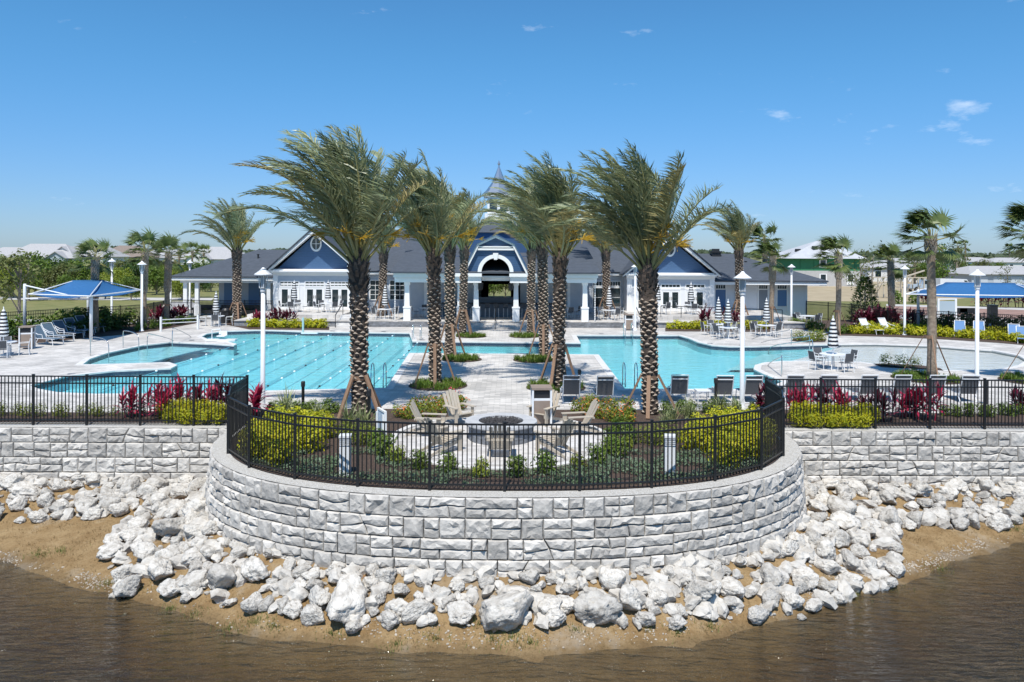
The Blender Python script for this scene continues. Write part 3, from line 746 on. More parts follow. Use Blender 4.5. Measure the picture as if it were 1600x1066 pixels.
# ================================================================== foliage materials
def leafm(name, c, c2, sc=3.0, rough=0.5, tr=0.25, rand=0.1, spec=0.4): return mat(name, c, rough, c2, sc, 3, rand=rand, transl=tr, spec=spec)
L_frond = leafm('date_frond', (0.180, 0.220, 0.105), (0.33, 0.355, 0.19), 1.8, 0.42, 0.28, 0.25, 0.6)
L_frond_y = leafm('date_frond_yellowed', (0.27, 0.24, 0.085), (0.36, 0.29, 0.11), 1.4, 0.4, 0.2, 0.15, 0.6)
L_rachis = mat('frond_rib', (0.30, 0.30, 0.13), 0.5, (0.40, 0.33, 0.12), 2)
L_fruit = mat('date_stalk', (0.52, 0.30, 0.02), 0.5, (0.60, 0.40, 0.04), 5)
M_bark = mat('palm_bark', (0.060, 0.042, 0.032), 0.95, (0.12, 0.09, 0.07), 7, bump=0.8, bscale=20)
M_boot = mat('palm_leaf_base', (0.22, 0.16, 0.12), 0.9, (0.12, 0.085, 0.06), 9, bump=0.5, bscale=24)
M_bootcut = mat('palm_cut_face', (0.50, 0.42, 0.34), 0.9, (0.33, 0.26, 0.20), 8)
M_sabal = mat('sabal_bark', (0.34, 0.27, 0.20), 0.95, (0.20, 0.15, 0.11), 6, bump=0.7, bscale=14)
M_sabalb = mat('sabal_leaf_base', (0.50, 0.43, 0.35), 0.95, (0.30, 0.24, 0.18), 5)
L_fan = leafm('fan_frond', (0.085, 0.13, 0.035), (0.16, 0.20, 0.055), 1.6, 0.45, 0.2, 0.15, 0.5)
L_gold = leafm('gold_leaf', (0.62, 0.55, 0.015), (0.30, 0.36, 0.02), 5, 0.5, 0.3, 0.1)
L_green = leafm('green_leaf', (0.085, 0.16, 0.018), (0.17, 0.23, 0.03), 4, 0.5, 0.3, 0.12)
L_lime = leafm('lime_leaf', (0.16, 0.22, 0.022), (0.27, 0.30, 0.03), 4, 0.5, 0.3, 0.12)
L_dark = leafm('dark_leaf', (0.035, 0.085, 0.016), (0.08, 0.13, 0.022), 3, 0.5, 0.25, 0.12)
L_olive = leafm('olive_leaf', (0.10, 0.13, 0.035), (0.17, 0.18, 0.05), 3, 0.55, 0.25, 0.14)
L_red = leafm('red_leaf', (0.34, 0.018, 0.055), (0.50, 0.05, 0.11), 5, 0.35, 0.25, 0.15)
L_redd = leafm('maroon_leaf', (0.075, 0.012, 0.022), (0.14, 0.015, 0.035), 5, 0.35, 0.2, 0.15)
L_redm = leafm('wine_leaf', (0.17, 0.014, 0.035), (0.28, 0.03, 0.06), 5, 0.35, 0.2, 0.15)
L_pale = leafm('variegated_blade', (0.22, 0.27, 0.10), (0.38, 0.40, 0.20), 6, 0.45, 0.25, 0.1)
L_blue = leafm('bluegreen_cover', (0.17, 0.23, 0.15), (0.09, 0.15, 0.065), 2.5, 0.6, 0.2, 0.1)
L_flower = mat('orange_flower', (0.60, 0.10, 0.02), 0.5, (0.65, 0.22, 0.03), 9)
L_pink = mat('pink_flower', (0.55, 0.05, 0.08), 0.5, (0.6, 0.12, 0.12), 9)
L_dry = mat('dry_twig', (0.32, 0.27, 0.21), 0.9, (0.22, 0.18, 0.14), 5)

WIND = Vector((-1.0, 0.12, 0.05)).normalized()
# ================================================================== date palms
def frond_mesh(az, el, Lf, seed, m, droop=0.16, wind=0.16, npair=58, lw=0.040):
    g = random.Random(seed); N_ = 13
    d = Vector((math.cos(az) * math.cos(el), math.sin(az) * math.cos(el), math.sin(el)))
    p = Vector((0, 0, 0)); P = [p.copy()]; Dr = [d.copy()]
    for i in range(N_):
        t = (i + 1) / N_
        d = (d + Vector((0, 0, -1)) * droop * 1.25 * t ** 2.0 + WIND * wind * t ** 0.9).normalized()
        p = p + d * (Lf / N_); P.append(p.copy()); Dr.append(d.copy())
    mb = MB(); mb.cur = 1
    mb.tube(P[:N_:2] + [P[-1]], [0.045 * (1 - 0.88 * i / (len(P[:N_:2]))) + .004 for i in range(len(P[:N_:2]) + 1)], 4, cap=False)
    mb.cur = 0
    def at(s):
        f = s * N_; i = min(N_ - 1, int(f)); return P[i].lerp(P[i+1], f - i), Dr[i].lerp(Dr[i+1], f - i).normalized()
    tw = g.uniform(-.5, .5)
    for k in range(npair):
        s = 0.23 + 0.77 * (k + g.random() * .6) / npair
        q, dd = at(min(.999, s)); sd = dd.cross(Vector((0, 0, 1)))
        if sd.length < .1: sd = dd.cross(Vector((0, 1, 0)))
        sd.normalize(); sd = (Matrix.Rotation(tw, 3, dd) @ sd); up = sd.cross(dd).normalized()
        ln = 0.60 * (0.42 + 0.9 * math.sin(math.pi * min(1, (s * .92 + .06))) ** .8) * g.uniform(.8, 1.15)
        for sg in (-1, 1):
            b = (dd * (0.55 + .5 * s) + sd * (sg * 0.75) + up * g.uniform(.05, .45)).normalized()
            b = (b + WIND * g.uniform(.05, .55) + Vector((0, 0, -.12))).normalized()
            tip = (b + WIND * g.uniform(.2, .5) + Vector((0, 0, -g.uniform(.1, .45)))).normalized()
            w = b.cross(up)
            if w.length < .1: w = b.cross(sd)
            w = w.normalized() * (lw * g.uniform(.7, 1.1)); w = (Matrix.Rotation(g.uniform(-.9, .9), 3, b) @ w)
            m1 = q + b * ln * .5; m2 = m1 + tip * ln * .5
            mb.add([q - w*.35, q + w*.35, m1 + w*.5, m1 - w*.5, m2], [(0,1,2,3),(3,2,4)])
    return mb.mesh('frond', [m, L_rachis])
NAZ = 12
FR = {}
for ei, (el, dr, wd) in enumerate(((86, .05, .085), (78, .09, .11), (68, .125, .12), (59, .15, .12), (49, .165, .11))):
    for ai in range(NAZ * 2):
        a = 2 * math.pi * ai / NAZ; weak = ai >= NAZ
        m = L_frond if (ei < 3 or (ai + ei) % 5) else L_frond_y
        wr = max(0.0, math.cos(a))
        FR[ei, ai] = frond_mesh(a, R(min(87, el + (4 if weak else 12) * wr) - (5 if weak and ei > 1 else 0)), 4.35 * (1 - (.22 if weak else .12) * wr), 100 * ei + ai, m, dr * (1.25 if weak else 1), wd * ((.38 if wr > .2 else .62) if weak else 1 + .15 * wr))
def trunk_mesh(h, r0, r1, hb, seed, cell=0.125):
    """core, then cut leaf bases in spirals; hb is where the shaggy boots under the crown begin"""
    g = random.Random(seed); core = MB()
    prof = [(r0 * 1.15, -.05), (r0 * 1.02, .25)] + [(r0 + (r1 - r0) * t - .03, h * t) for t in (.3, .6, .8)] + [(r1, hb), (r1 * 1.18, hb + (h - hb) * .6), (r1 * .75, h)]
    core.lathe(sorted(prof, key=lambda q: q[1]), 14)
    bt_ = MB()
    ga = math.pi * (3 - math.sqrt(5)); n = int(2 * math.pi * r0 * h / (0.165 * 0.20)); 
    for k in range(n):
        z = h * (k + .5) / n + g.uniform(-.018, .018); a = k * ga + g.uniform(-.12, .12)
        boots = z > hb
        r = np.interp(z, [0, hb, hb + (h - hb) * .6, h], [r0, r1, r1 * 1.18, r1 * .8]) - .02
        er = Vector((math.cos(a), math.sin(a), 0)); et = Vector((-math.sin(a), math.cos(a), 0)); c = er * r + Vector((0, 0, z))
        if not boots and g.random() < .07: continue
        if not boots:
            w = .105 * g.uniform(.7, 1.15); hh = .075; pr = .065 * g.uniform(.7, 1.3)
            # diamond that juts out at its top edge
            v = [c - et*w, c - Vector((0,0,hh*1.3)), c + et*w, c + Vector((0,0,hh)) + er*.005,
                 c - et*w*.62 + er*pr + Vector((0,0,.012)), c + et*w*.62 + er*pr + Vector((0,0,.012)), c + er*pr*.75 + Vector((0,0,hh*.85))]
            o = len(bt_.v); bt_.v += [tuple(q) for q in v]
            for f, mi in (((0,1,4),0),((1,5,4),0),((1,2,5),0),((4,5,6),1),((0,4,6),1),((5,2,6),1),((0,6,3),0),((2,3,6),0)):
                bt_.f.append(tuple(i+o for i in f)); bt_.mi.append(mi)
        else:
            t = (z - hb) / (h - hb); ln = g.uniform(.16, .30); w = .07
            up = (er * g.uniform(.35, .8) * (1 - .3*t) + Vector((0, 0, 1))).normalized(); tp = c + up * ln
            v = [c - et*w, c + et*w, c + et*w - up*.02 - er*.04, tp + et*w*.55, tp - et*w*.55, tp + er*.0 - up*.03 - er*.035]
            o = len(bt_.v); bt_.v += [tuple(q) for q in v]
            for f, mi in (((0,1,3,4),0),((4,3,5),1),((1,2,5,3),0),((0,4,5,2),0)):
                bt_.f.append(tuple(i+o for i in f)); bt_.mi.append(mi)
    return core.mesh('trunk', M_bark, True), bt_.mesh('leaf_bases', [M_boot, M_bootcut])
def fruit_mesh(seed):
    g = random.Random(seed); mb = MB()
    for k in range(10):
        a = g.uniform(0, 6.28); e = g.uniform(.6, 1.2); p = Vector((0, 0, -.15)); P = [p.copy()]
        d = Vector((math.cos(a)*math.cos(e), math.sin(a)*math.cos(e), math.sin(e)))
        for i in range(5):
            d = (d + Vector((0, 0, -.12))).normalized(); p = p + d * .2; P.append(p.copy())
        mb.tube(P, [.022, .022, .02, .018, .015, .01], 4)
        for j in range(14):
            q = P[-1]; b = (d + Vector((g.gauss(0, .45), g.gauss(0, .45), g.gauss(0, .3)))).normalized(); mb.beam(q, q + b * g.uniform(.25, .5), .016, .016)
    return mb.mesh('fruit_stalk', L_fruit)
FRUIT = [fruit_mesh(s) for s in (1, 2)]
TRUNKS = {}
def brace_parts(t, r, top, foot, n=4, a0=.5, w=.125, m=None):
    """leaning timber props around a trunk"""
    for k in range(n):
        a = a0 + 2 * math.pi * k / n
        MB().beam((math.cos(a)*(r + .03), math.sin(a)*(r + .03), top), (math.cos(a)*foot, math.sin(a)*foot, 0.02), w, w*.55).build('brace', m or M_wood, t)
    MB().lathe([(r + .025, top - .16), (r + .03, top - .02)], 14, cap=False).build('brace_collar', M_wood, t)
pg = random.Random(5)
def date_palm(label, loc, h, r, hb, scale, nf, brace=True, group=None, low=True, seed=0, elong=1.0, bt_top=1.35, bfoot=.95):
    t = thing('date_palm', label, 'palm tree', loc, group=group)
    key = (round(h, 1), round(r, 2))
    if key not in TRUNKS: TRUNKS[key] = trunk_mesh(h, r, r * 1.12, hb, len(TRUNKS) + 3)
    tm, bm_ = TRUNKS[key]
    tr = inst('trunk', tm, t); inst('leaf_bases', bm_, tr)['kind'] = 'stuff'
    g = random.Random(seed + 11); wk = g.uniform(.42, .68)
    for k in range(nf):
        u = (k + .5) / nf; ei = 0 if u < .16 else 1 if u < .42 else 2 if u < .70 else 3 if u < .92 else 4
        ai = (k * 5 + g.randrange(3)) % NAZ; ai += NAZ if g.random() < wk else 0
        base_r = r * (.15 + .7 * u)
        a = 2 * math.pi * ai / NAZ
        s = scale * g.uniform(.84, 1.08) * (.9 if ei == 0 else 1.0)
        inst('frond', FR[ei, ai], t, (math.cos(a)*base_r, math.sin(a)*base_r, h - .05 - .40 * u + g.uniform(-.05, .05)),
             rot=(g.uniform(-.09, .09), g.uniform(-.09, .09), g.uniform(-.22, .22)), scale=s)
    fs = inst('fruit_stalk', FRUIT[seed % 2], t, (0, 0, h + .25), scale=scale * 1.1)
    t.rotation_euler = (g.uniform(-.025, .025), g.uniform(-.03, .03), 0)
    if brace: brace_parts(t, r, bt_top, bfoot, 4, .6 + seed * .35)
    return t
# (label, pixel of base, z, trunk height, radius, boots from, scale, fronds, brace)
GP = 'date palms along the central walk'
A = px(563, 647); date_palm('tall windblown date palm with timber braces beside the gold hedge and spiky grass', A, 5.6, .265, 4.1, 1.10, 64, seed=1)
Fp = px(1017, 647); date_palm('windblown date palm with timber braces beside the row of grey loungers', Fp, 5.35, .255, 3.95, 1.02, 60, seed=2)
for i, (x, y, h, hb, s, nf, lab) in enumerate((
    (681, 601, 5.7, 4.5, 1.0, 58, 'date palm in a round bed by the lap pool corner, foremost of its walkway row'),
    (704, 557, 6.1, 5.0, .95, 50, 'date palm in a round bed on the near side of the channel, lap pool row'),
    (723, 524, 6.0, 5.0, .92, 46, 'date palm in a round bed by the clubhouse steps, lap pool row'),
    (873, 603, 5.7, 4.5, .98, 58, 'date palm in a round bed behind the grey loungers, foremost of its walkway row'),
    (851, 558, 6.2, 5.1, .95, 50, 'date palm in a round bed on the near side of the channel, wading pool row'),
    (830, 524, 6.0, 5.0, .92, 46, 'date palm in a round bed by the clubhouse steps, wading pool row'))):
    date_palm(lab, px(x, y), h, .235, hb, s, nf - 4, seed=3 + i, bt_top=1.75, bfoot=.85)
for i, (x, D, z, h, r, s, nf, lab) in enumerate((
    (597, 61.5, .47, 5.2, .27, .86, 40, 'date palm on the raised terrace beside the double window, lap pool side'),
    (949, 61.5, .47, 5.4, .27, .86, 40, 'date palm on the raised terrace beside the tall window, wading pool side'),
    (371, 60.0, .0, 5.9, .30, .98, 48, 'date palm in front of the low covered porch wing'),
    (1156, 61.0, .3, 5.8, .27, .9, 44, 'date palm standing before the low wing with blue and grey doors'))):
    date_palm(lab, pxd(x, D, z), h, r, h - 1.0, s, nf, seed=20 + i, bt_top=1.6, bfoot=.9)

# ================================================================== cabbage (sabal) palms
def fan_mesh(el, az, seed):
    g = random.Random(seed); mb = MB()
    d = Vector((math.cos(az)*math.cos(el), math.sin(az)*math.cos(el), math.sin(el))); p = Vector((0,0,0)); P = [p.copy()]
    for i in range(5):
        d = (d + WIND * .13 + Vector((0,0,-.05))).normalized(); p = p + d * .2; P.append(p.copy())
    mb.cur = 1; mb.tube(P, [.022, .02, .018, .016, .014, .012], 4, cap=False); mb.cur = 0
    sd = d.cross(Vector((0,0,1)))
    if sd.length < .1: sd = Vector((0,1,0))
    sd.normalize(); up = sd.cross(d).normalized()
    n = 30
    for k in range(n):
        a = R(-115 + 230 * k / (n - 1)); b = (d * math.cos(a) + sd * math.sin(a) + up * (.25 - .2*abs(math.sin(a)))).normalized()
        b = (b + WIND * .45).normalized(); ln = g.uniform(.7, .95) * (1 - .25 * abs(a) / 2)
        w = b.cross(up).normalized() * .035
        if w.length < .01: w = sd * .035
        t2 = (b + WIND * .35 + Vector((0,0,-g.uniform(.25, .7)))).normalized()
        m1 = p + b * ln * .5; m2 = m1 + t2 * ln * .6
        mb.add([p - w*.3, p + w*.3, m1 + w, m1 - w, m2], [(0,1,2,3),(3,2,4)])
    return mb.mesh('frond', [L_fan, L_rachis])
FAN = [fan_mesh(R(e), 2*math.pi*k/8 + j*.3, 10*j + k) for j, e in enumerate((78, 48, 18, -18)) for k in range(8)]
def sabal_trunk(h, booted, seed):
    g = random.Random(seed); mb = MB(); P = []; rr = []
    for i in range(12):
        t = i / 11; P.append((.06*math.sin(t*3+seed), .05*math.cos(t*2.3+seed) - .05*math.cos(seed), h*t - .03)); rr.append(.17 * (1.15 - .15*t) * (1 + .05 * math.sin(i*2.1)))
    mb.tube(P, rr, 10)
    b = MB(); z0 = h * (1 - booted); n = int((h - z0) / .013)
    for k in range(n):
        z = z0 + (h - z0) * k / n; a = k * 2.399; er = Vector((math.cos(a), math.sin(a), 0)); et = Vector((-math.sin(a), math.cos(a), 0))
        t = z / h; c = Vector((.06*math.sin(t*3+seed), .05*math.cos(t*2.3+seed) - .05*math.cos(seed), z)) + er * .14
        for sg in (-1, 1):
            tip = c + er * .13 + Vector((0, 0, .24)) + et * (sg * .075)
            b.add([c - et*.03 + et*sg*.0, c + et*.03, tip + et*.022, tip - et*.022, c + er*.05 + Vector((0,0,-.03))], [(0,1,2,3),(4,1,2),(4,2,3),(4,3,0)])
    return mb.mesh('trunk', M_sabal, True), b.mesh('leaf_bases', M_sabalb)
def sabal(label, loc, h, booted, s, nf, seed, brace=0, group=None, name='cabbage_palm'):
    t = thing(name, label, 'palm tree', loc, group=group)
    tm, bm_ = sabal_trunk(h, booted, seed); tr = inst('trunk', tm, t); inst('leaf_bases', bm_, tr)['kind'] = 'stuff'
    g = random.Random(seed)
    top = Vector((.06*math.sin(3+seed), .05*math.cos(2.3+seed) - .05*math.cos(seed), h))
    for k in range(nf):
        j = min(3, int(4 * k / nf)); me = FAN[j * 8 + (k * 3 + g.randrange(2)) % 8]
        inst('frond', me, t, top + Vector((g.uniform(-.05,.05), g.uniform(-.05,.05), -.08*j)), rot=(g.uniform(-.15,.15), g.uniform(-.15,.15), g.uniform(-.3,.3)), scale=s * g.uniform(.85, 1.1))
    if brace: brace_parts(t, .19, brace, brace * .62, 3, .3, .05)
    return t
def ht(x, yb, ytop, z=0): return 0
def z_at(y, D, x=800): return CAMZ - ((y - (x-800)*math.tan(ROLL)) - HOR) * D / F
SG = (('cabbage palm with a ragged leaf-base trunk behind the blue canopy', 150, 52, 404, .55, .95, 30, 0),
      ('cabbage palm with a lattice of old leaf bases beside the lamp post and red shrubs', 226, 55, 392, .55, 1.0, 30, 1.6),
      ('cabbage palm with a lattice trunk between the red shrubs and the entry path', 262, 58, 398, .55, 1.0, 28, 1.6),
      ('bright green cabbage palm at the corner of the low wing with blue doors', 1206, 56.5, 402, .35, .95, 32, 1.7),
      ('round-headed green cabbage palm in front of the unfinished house', 1309, 53, 400, .3, 1.05, 34, 1.7),
      ('tall bare-trunked cabbage palm in a grass ring beside the wading beach', 1454, 33.8, 372, .12, .95, 34, 2.0),
      ('cabbage palm with a heavily booted trunk beside the dark green conifer', 1393, 62, 408, .75, 1.0, 28, 0),
      ('cabbage palm beyond the far end of the wading beach shading the frame edge', 1618, 33, 366, .15, .95, 32, 2.0),
      ('grey-green cabbage palm behind the date palm at the low wing', 1196, 72, 378, .3, 1.25, 30, 0))
for i, (lab, x, D, yt, bo, s, nf, br) in enumerate(SG):
    h = z_at(yt, D, x); sabal(lab, pxd(x, D, 0), h, bo, s, nf, 40 + i, br)

# ================================================================== shrubs
def leaf_cloud(n, rx, ry, rz, size, m, seed, z0=.0, shell=.75, stems=True, name='foliage', lumps=5):
    g = random.Random(seed); mb = MB()
    L_ = [(Vector((g.uniform(-.45,.45)*rx, g.uniform(-.45,.45)*ry, g.uniform(.3, .65)*rz)), g.uniform(.45, .72)) for _ in range(lumps)]
    for k in range(n):
        c, f = g.choice(L_)
        d = Vector((g.gauss(0,1), g.gauss(0,1), g.gauss(.25,1))).normalized(); r = g.uniform(shell, 1.05) if g.random() < .8 else g.uniform(.2, .8)
        p = c + Vector((d.x*rx*f*r, d.y*ry*f*r, d.z*rz*f*r))
        if p.z < .03: p.z = g.uniform(.03, .2*rz)
        nrm = (d + Vector((g.gauss(0,.5), g.gauss(0,.5), g.gauss(.35,.5)))).normalized()
        a = nrm.cross(Vector((g.gauss(0,1), g.gauss(0,1), g.gauss(0,1)))).normalized(); b = nrm.cross(a); s = size * g.uniform(.65, 1.3)
        p.z += z0
        mb.add([p - a*s, p + b*s*.42 + nrm*s*.12, p + a*s, p - b*s*.42 + nrm*s*.12], [(0,1,2,3)])
    return mb.mesh(name, m)
def strap_plant(stems, per, ln, wd, m, seed, hgt, spread, name='foliage'):
    g = random.Random(seed); mb = MB()
    for s in range(stems):
        a0 = g.uniform(0, 6.28); rr = g.uniform(0, spread); base = Vector((math.cos(a0)*rr, math.sin(a0)*rr, 0)); top = base * 1.5 + Vector((0,0,hgt*g.uniform(.55, 1.0)))
        mb.tube([base, top], [.016, .012], 4)
        for k in range(per):
            t = k / per; a = k * 2.4 + g.random(); e = R(78 - 75*(1-t) + g.uniform(-12, 12)); p = base.lerp(top, .35 + .65*t)
            d = Vector((math.cos(a)*math.cos(e), math.sin(a)*math.cos(e), math.sin(e))); w = d.cross(Vector((0,0,1)))
            if w.length < .1: w = Vector((1,0,0))
            w = w.normalized() * wd * g.uniform(.7, 1.1); l = ln * g.uniform(.7, 1.1); m1 = p + d*l*.5; d2 = (d + Vector((0,0,-.5))).normalized(); m2 = m1 + d2*l*.5
            mb.add([p - w*.4, p + w*.4, m1 + w, m1 - w, m2], [(0,1,2,3),(3,2,4)])
    return mb.mesh(name, m)
def tuft(nb, ln, wd, m, seed, spread=.08, name='foliage', lean=.9):
    g = random.Random(seed); mb = MB()
    for k in range(nb):
        a = g.uniform(0, 6.28); p = Vector((g.gauss(0, spread), g.gauss(0, spread), 0)); e = R(g.uniform(35, 88)); l = ln * g.uniform(.55, 1.1)
        d = Vector((math.cos(a)*math.cos(e), math.sin(a)*math.cos(e), math.sin(e))); w = d.cross(Vector((0,0,1)))
        if w.length < .05: w = Vector((1,0,0))
        w = w.normalized() * wd; m1 = p + d*l*.55; m2 = m1 + (d + Vector((0,0,-lean*g.random())) ).normalized() * l*.45
        mb.add([p - w*.6, p + w*.6, m1 + w*.8, m1 - w*.8, m2], [(0,1,2,3),(3,2,4)])
    return mb.mesh(name, m)
S_gold = [leaf_cloud(850, .5, .5, .72, .052, L_gold, s) for s in (1, 2, 3)]
S_goldg = [leaf_cloud(300, .44, .44, .60, .05, L_lime, s) for s in (4, 5)]
S_goldfar = [leaf_cloud(200, .5, .5, .62, .10, L_gold, s) for s in (6, 7)]
S_green = [leaf_cloud(420, .36, .36, .5, .055, L_green, s) for s in (8, 9, 10)]
S_lime = [leaf_cloud(420, .36, .36, .5, .055, L_lime, s) for s in (11, 12)]
S_greenfar = [leaf_cloud(190, .55, .55, .75, .11, L_green, s) for s in (13, 14)]
S_darkfar = [leaf_cloud(190, .55, .55, .75, .11, L_dark, s) for s in (15, 16)]
S_ti = [strap_plant(6, 15, .52, .05, L_red, s, .75, .26) for s in (17, 18, 19)]
S_tid = [strap_plant(7, 13, .46, .05, L_redd, s, .75, .24) for s in (20, 21)]
S_tifar = [strap_plant(6, 11, .5, .07, m, s, .85, .3) for s, m in ((22, L_redd), (23, L_redm), (34, L_redd))]
S_flax = [tuft(80, .85, .016, L_pale, s, .09) for s in (24, 25)]
S_grass = [tuft(70, .42, .014, L_green, s, .10) for s in (26, 27, 28)]
S_ixora = [leaf_cloud(260, .36, .36, .46, .055, L_lime, s) for s in (29, 30)]
S_ixfl = [leaf_cloud(46, .34, .34, .50, .045, L_flower, s, .03, .95, name='flowers') for s in (31, 32)]
S_pinkfl = [leaf_cloud(30, .30, .30, .62, .05, L_pink, s, .08, .95, name='flowers') for s in (33,)]
STEM = MB()
for k in range(7):
    a = k * .9; STEM.tube([(0,0,-.02), (.10*math.cos(a), .10*math.sin(a), .16), (.2*math.cos(a), .2*math.sin(a), .34)], [.012, .01, .006], 4)
STEM = STEM.mesh('stems', L_dry)
sg_ = random.Random(77)
def shrub(name, meshes, loc, s, label, group, cat='shrub', extra=None, stems=True, zs=1.0):
    t = thing(name, label, cat, loc, sg_.uniform(0, 6.28), group)
    sc = s * sg_.uniform(.88, 1.14); t.scale = (sc, sc, sc * zs)
    inst('foliage', sg_.choice(meshes), t)
    if extra: inst('flowers', sg_.choice(extra), t)
    if stems: inst('stems', STEM, t)
    return t
def row(pts_px, n, fn, jit=.12, z=0.02):
    P = resample([px(x, y, 0).xy for x, y in pts_px], 999)
    Q = [px(x, y, 0).xy for x, y in pts_px]; d = [0]
    for i in range(1, len(Q)): d.append(d[-1] + (Q[i]-Q[i-1]).length)
    for k in range(n):
        s = d[-1] * (k + .5) / n; j = max(i for i in range(len(d)) if d[i] <= s); j = min(j, len(Q) - 2)
        q = Q[j].lerp(Q[j+1], (s - d[j]) / (d[j+1]-d[j])); fn((q.x + sg_.uniform(-jit, jit), q.y + sg_.uniform(-jit, jit), z), k)
def gold(lab, grp, s=1.0, ms=None): return lambda l, k: shrub('gold_shrub', ms or S_gold, l, s, lab, grp)
# the bow garden
for ln, nn in (([(392, 712), (420, 722), (455, 728)], 5), ([(400, 692), (440, 705), (480, 708), (505, 703)], 6), ([(425, 680), (470, 686), (520, 686)], 5)):
    row(ln, nn, gold('bright gold leafed shrub of the bow garden hedge on the lap pool side', 'gold hedge shrubs, lap pool side of the bow', .95))
for ln, nn in (([(1195, 712), (1165, 722), (1125, 728)], 5), ([(1200, 692), (1150, 705), (1110, 708), (1080, 703)], 6), ([(1180, 680), (1130, 686), (1085, 686)], 5)):
    row(ln, nn, gold('bright gold leafed shrub of the bow garden hedge on the lounger side', 'gold hedge shrubs, lounger side of the bow', .95))
for ln, nn in (([(530, 690), (560, 697), (600, 700)], 4), ([(1060, 690), (1030, 697), (1000, 690)], 4)):
    row(ln, nn, lambda l, k: shrub('lime_shrub', S_goldg, l, .85, 'loose lime green shrub between the gold hedge and the bollard light', 'loose lime shrubs by the bollards'))
ring = []
for k in range(14):
    a = R(-172 + 164 * k / 13); c = Vector((-.3, 22.7)); rr = 3.75
    l = (c.x + rr*math.cos(a), c.y + rr*math.sin(a)*1.0, .02)
    shrub('edging_shrub', S_green if k % 3 else S_lime, l, .95 if k % 3 else .8, 'small round green shrub edging the fire pit patio', 'green shrubs round the patio')
row([(985, 655), (960, 690), (945, 720)], 4, lambda l, k: shrub('edging_shrub', S_green, l, .9, 'small green shrub beside the patio below the braced palm', 'green shrubs below the braced palm'))
for x, y, s in ((545, 668, 1.0), (570, 672, .9), (450, 650, 1.15), (440, 655, .9), (495, 655, .8), (1052, 662, 1.05), (1078, 655, .9), (1125, 650, 1.05), (1150, 648, .9), (1040, 668, .8)):
    shrub('spiky_grass', S_flax, px(x, y, 0) + Vector((0,0,.02)), s, 'spiky pale striped grass clump near the %s' % ('lap pool side palm' if x < 800 else 'lounger side palm'), 'spiky grass, ' + ('lap pool side' if x < 800 else 'lounger side'), 'grass', stems=False)
for pts_, n_, lab, gp in (([(615, 652), (655, 655), (690, 648), (722, 640)], 7, 'orange flowering shrub in the bed beside the lap pool side palm', 'orange flowering shrubs, lap pool side'),
                    ([(640, 642), (680, 638), (715, 632)], 5, 'orange flowering shrub in the bed beside the lap pool side palm', 'orange flowering shrubs, lap pool side'),
                    ([(895, 645), (930, 652), (965, 660), (985, 668)], 7, 'orange flowering shrub behind the patio beside the lounger side palm', 'orange flowering shrubs, lounger side'),
                    ([(905, 636), (950, 640), (985, 645)], 5, 'orange flowering shrub behind the patio beside the lounger side palm', 'orange flowering shrubs, lounger side')):
    row(pts_, n_, lambda l, k: shrub('flowering_shrub', S_ixora, l, .85, lab, gp, extra=S_ixfl))
for x, y in ((705, 640), (718, 636)): shrub('pink_flower_shrub', S_ixora, px(x, y) + Vector((0,0,.02)), .9, 'pink blossoming shrub behind the tall-backed garden chairs', 'pink blossoming shrubs', extra=S_pinkfl)
row([(420, 648), (470, 645), (530, 645)], 7, lambda l, k: shrub('green_shrub', S_green, l, .75, 'low green shrub along the deck edge by the lap pool', 'low green shrubs by the lap pool'))
row([(1040, 648), (1100, 645), (1170, 645), (1200, 645)], 9, lambda l, k: shrub('green_shrub', S_green, l, .75, 'low green shrub along the deck edge behind the loungers', 'low green shrubs behind the loungers'))
# side strips
for x in (208, 247, 262, 283, 300, 326, 357, 397): shrub('ti_plant', S_ti if x % 3 else S_tid, px(x, 648 + sg_.uniform(-4, 6)) + Vector((0,0,.02)), 1.0 + .2*sg_.random(), 'crimson strap-leaved ti plant behind the lap pool fence', 'crimson plants, lap pool fence', 'plant', stems=False)
row([(245, 652), (300, 655), (352, 656)], 9, gold('gold shrub at the foot of the crimson plants, lap pool fence', 'gold shrubs, lap pool fence', .72))
row([(265, 660), (310, 662), (352, 662)], 7, gold('gold shrub at the foot of the crimson plants, lap pool fence', 'gold shrubs, lap pool fence', .60))
row([(-20, 650), (100, 652), (235, 650)], 13, lambda l, k: shrub('yellow_green_shrub', S_goldg, l, .62, 'small yellow-green shrub in the sparse bed along the lap pool fence', 'small shrubs, lap pool fence'))
for x in (1203, 1237, 1262, 1287, 1318, 1350, 1380, 1412, 1428, 1448): shrub('ti_plant', S_ti if x % 3 else S_tid, px(x, 655 + sg_.uniform(-5, 5) - (6 if x < 1300 else 0)) + Vector((0,0,.02)), .95 + .2*sg_.random(), 'crimson strap-leaved ti plant behind the wading beach fence', 'crimson plants, wading beach fence', 'plant', stems=False)
row([(1238, 658), (1300, 662), (1362, 662)], 11, gold('gold shrub at the foot of the crimson plants, wading beach fence', 'gold shrubs, wading beach fence', .74))
row([(1238, 666), (1300, 668), (1362, 668)], 9, gold('gold shrub at the foot of the crimson plants, wading beach fence', 'gold shrubs, wading beach fence', .58))
row([(1470, 650), (1530, 652), (1620, 648)], 9, lambda l, k: shrub('green_shrub', S_green, l, .8, 'low green shrub along the wading beach fence past the crimson plants', 'green shrubs, wading beach fence'))
row([(1590, 645), (1620, 650)], 2, lambda l, k: shrub('red_tip_shrub', S_tid, l, .9, 'maroon leaved plant at the end of the wading beach fence', 'maroon plants, wading beach fence', stems=False))
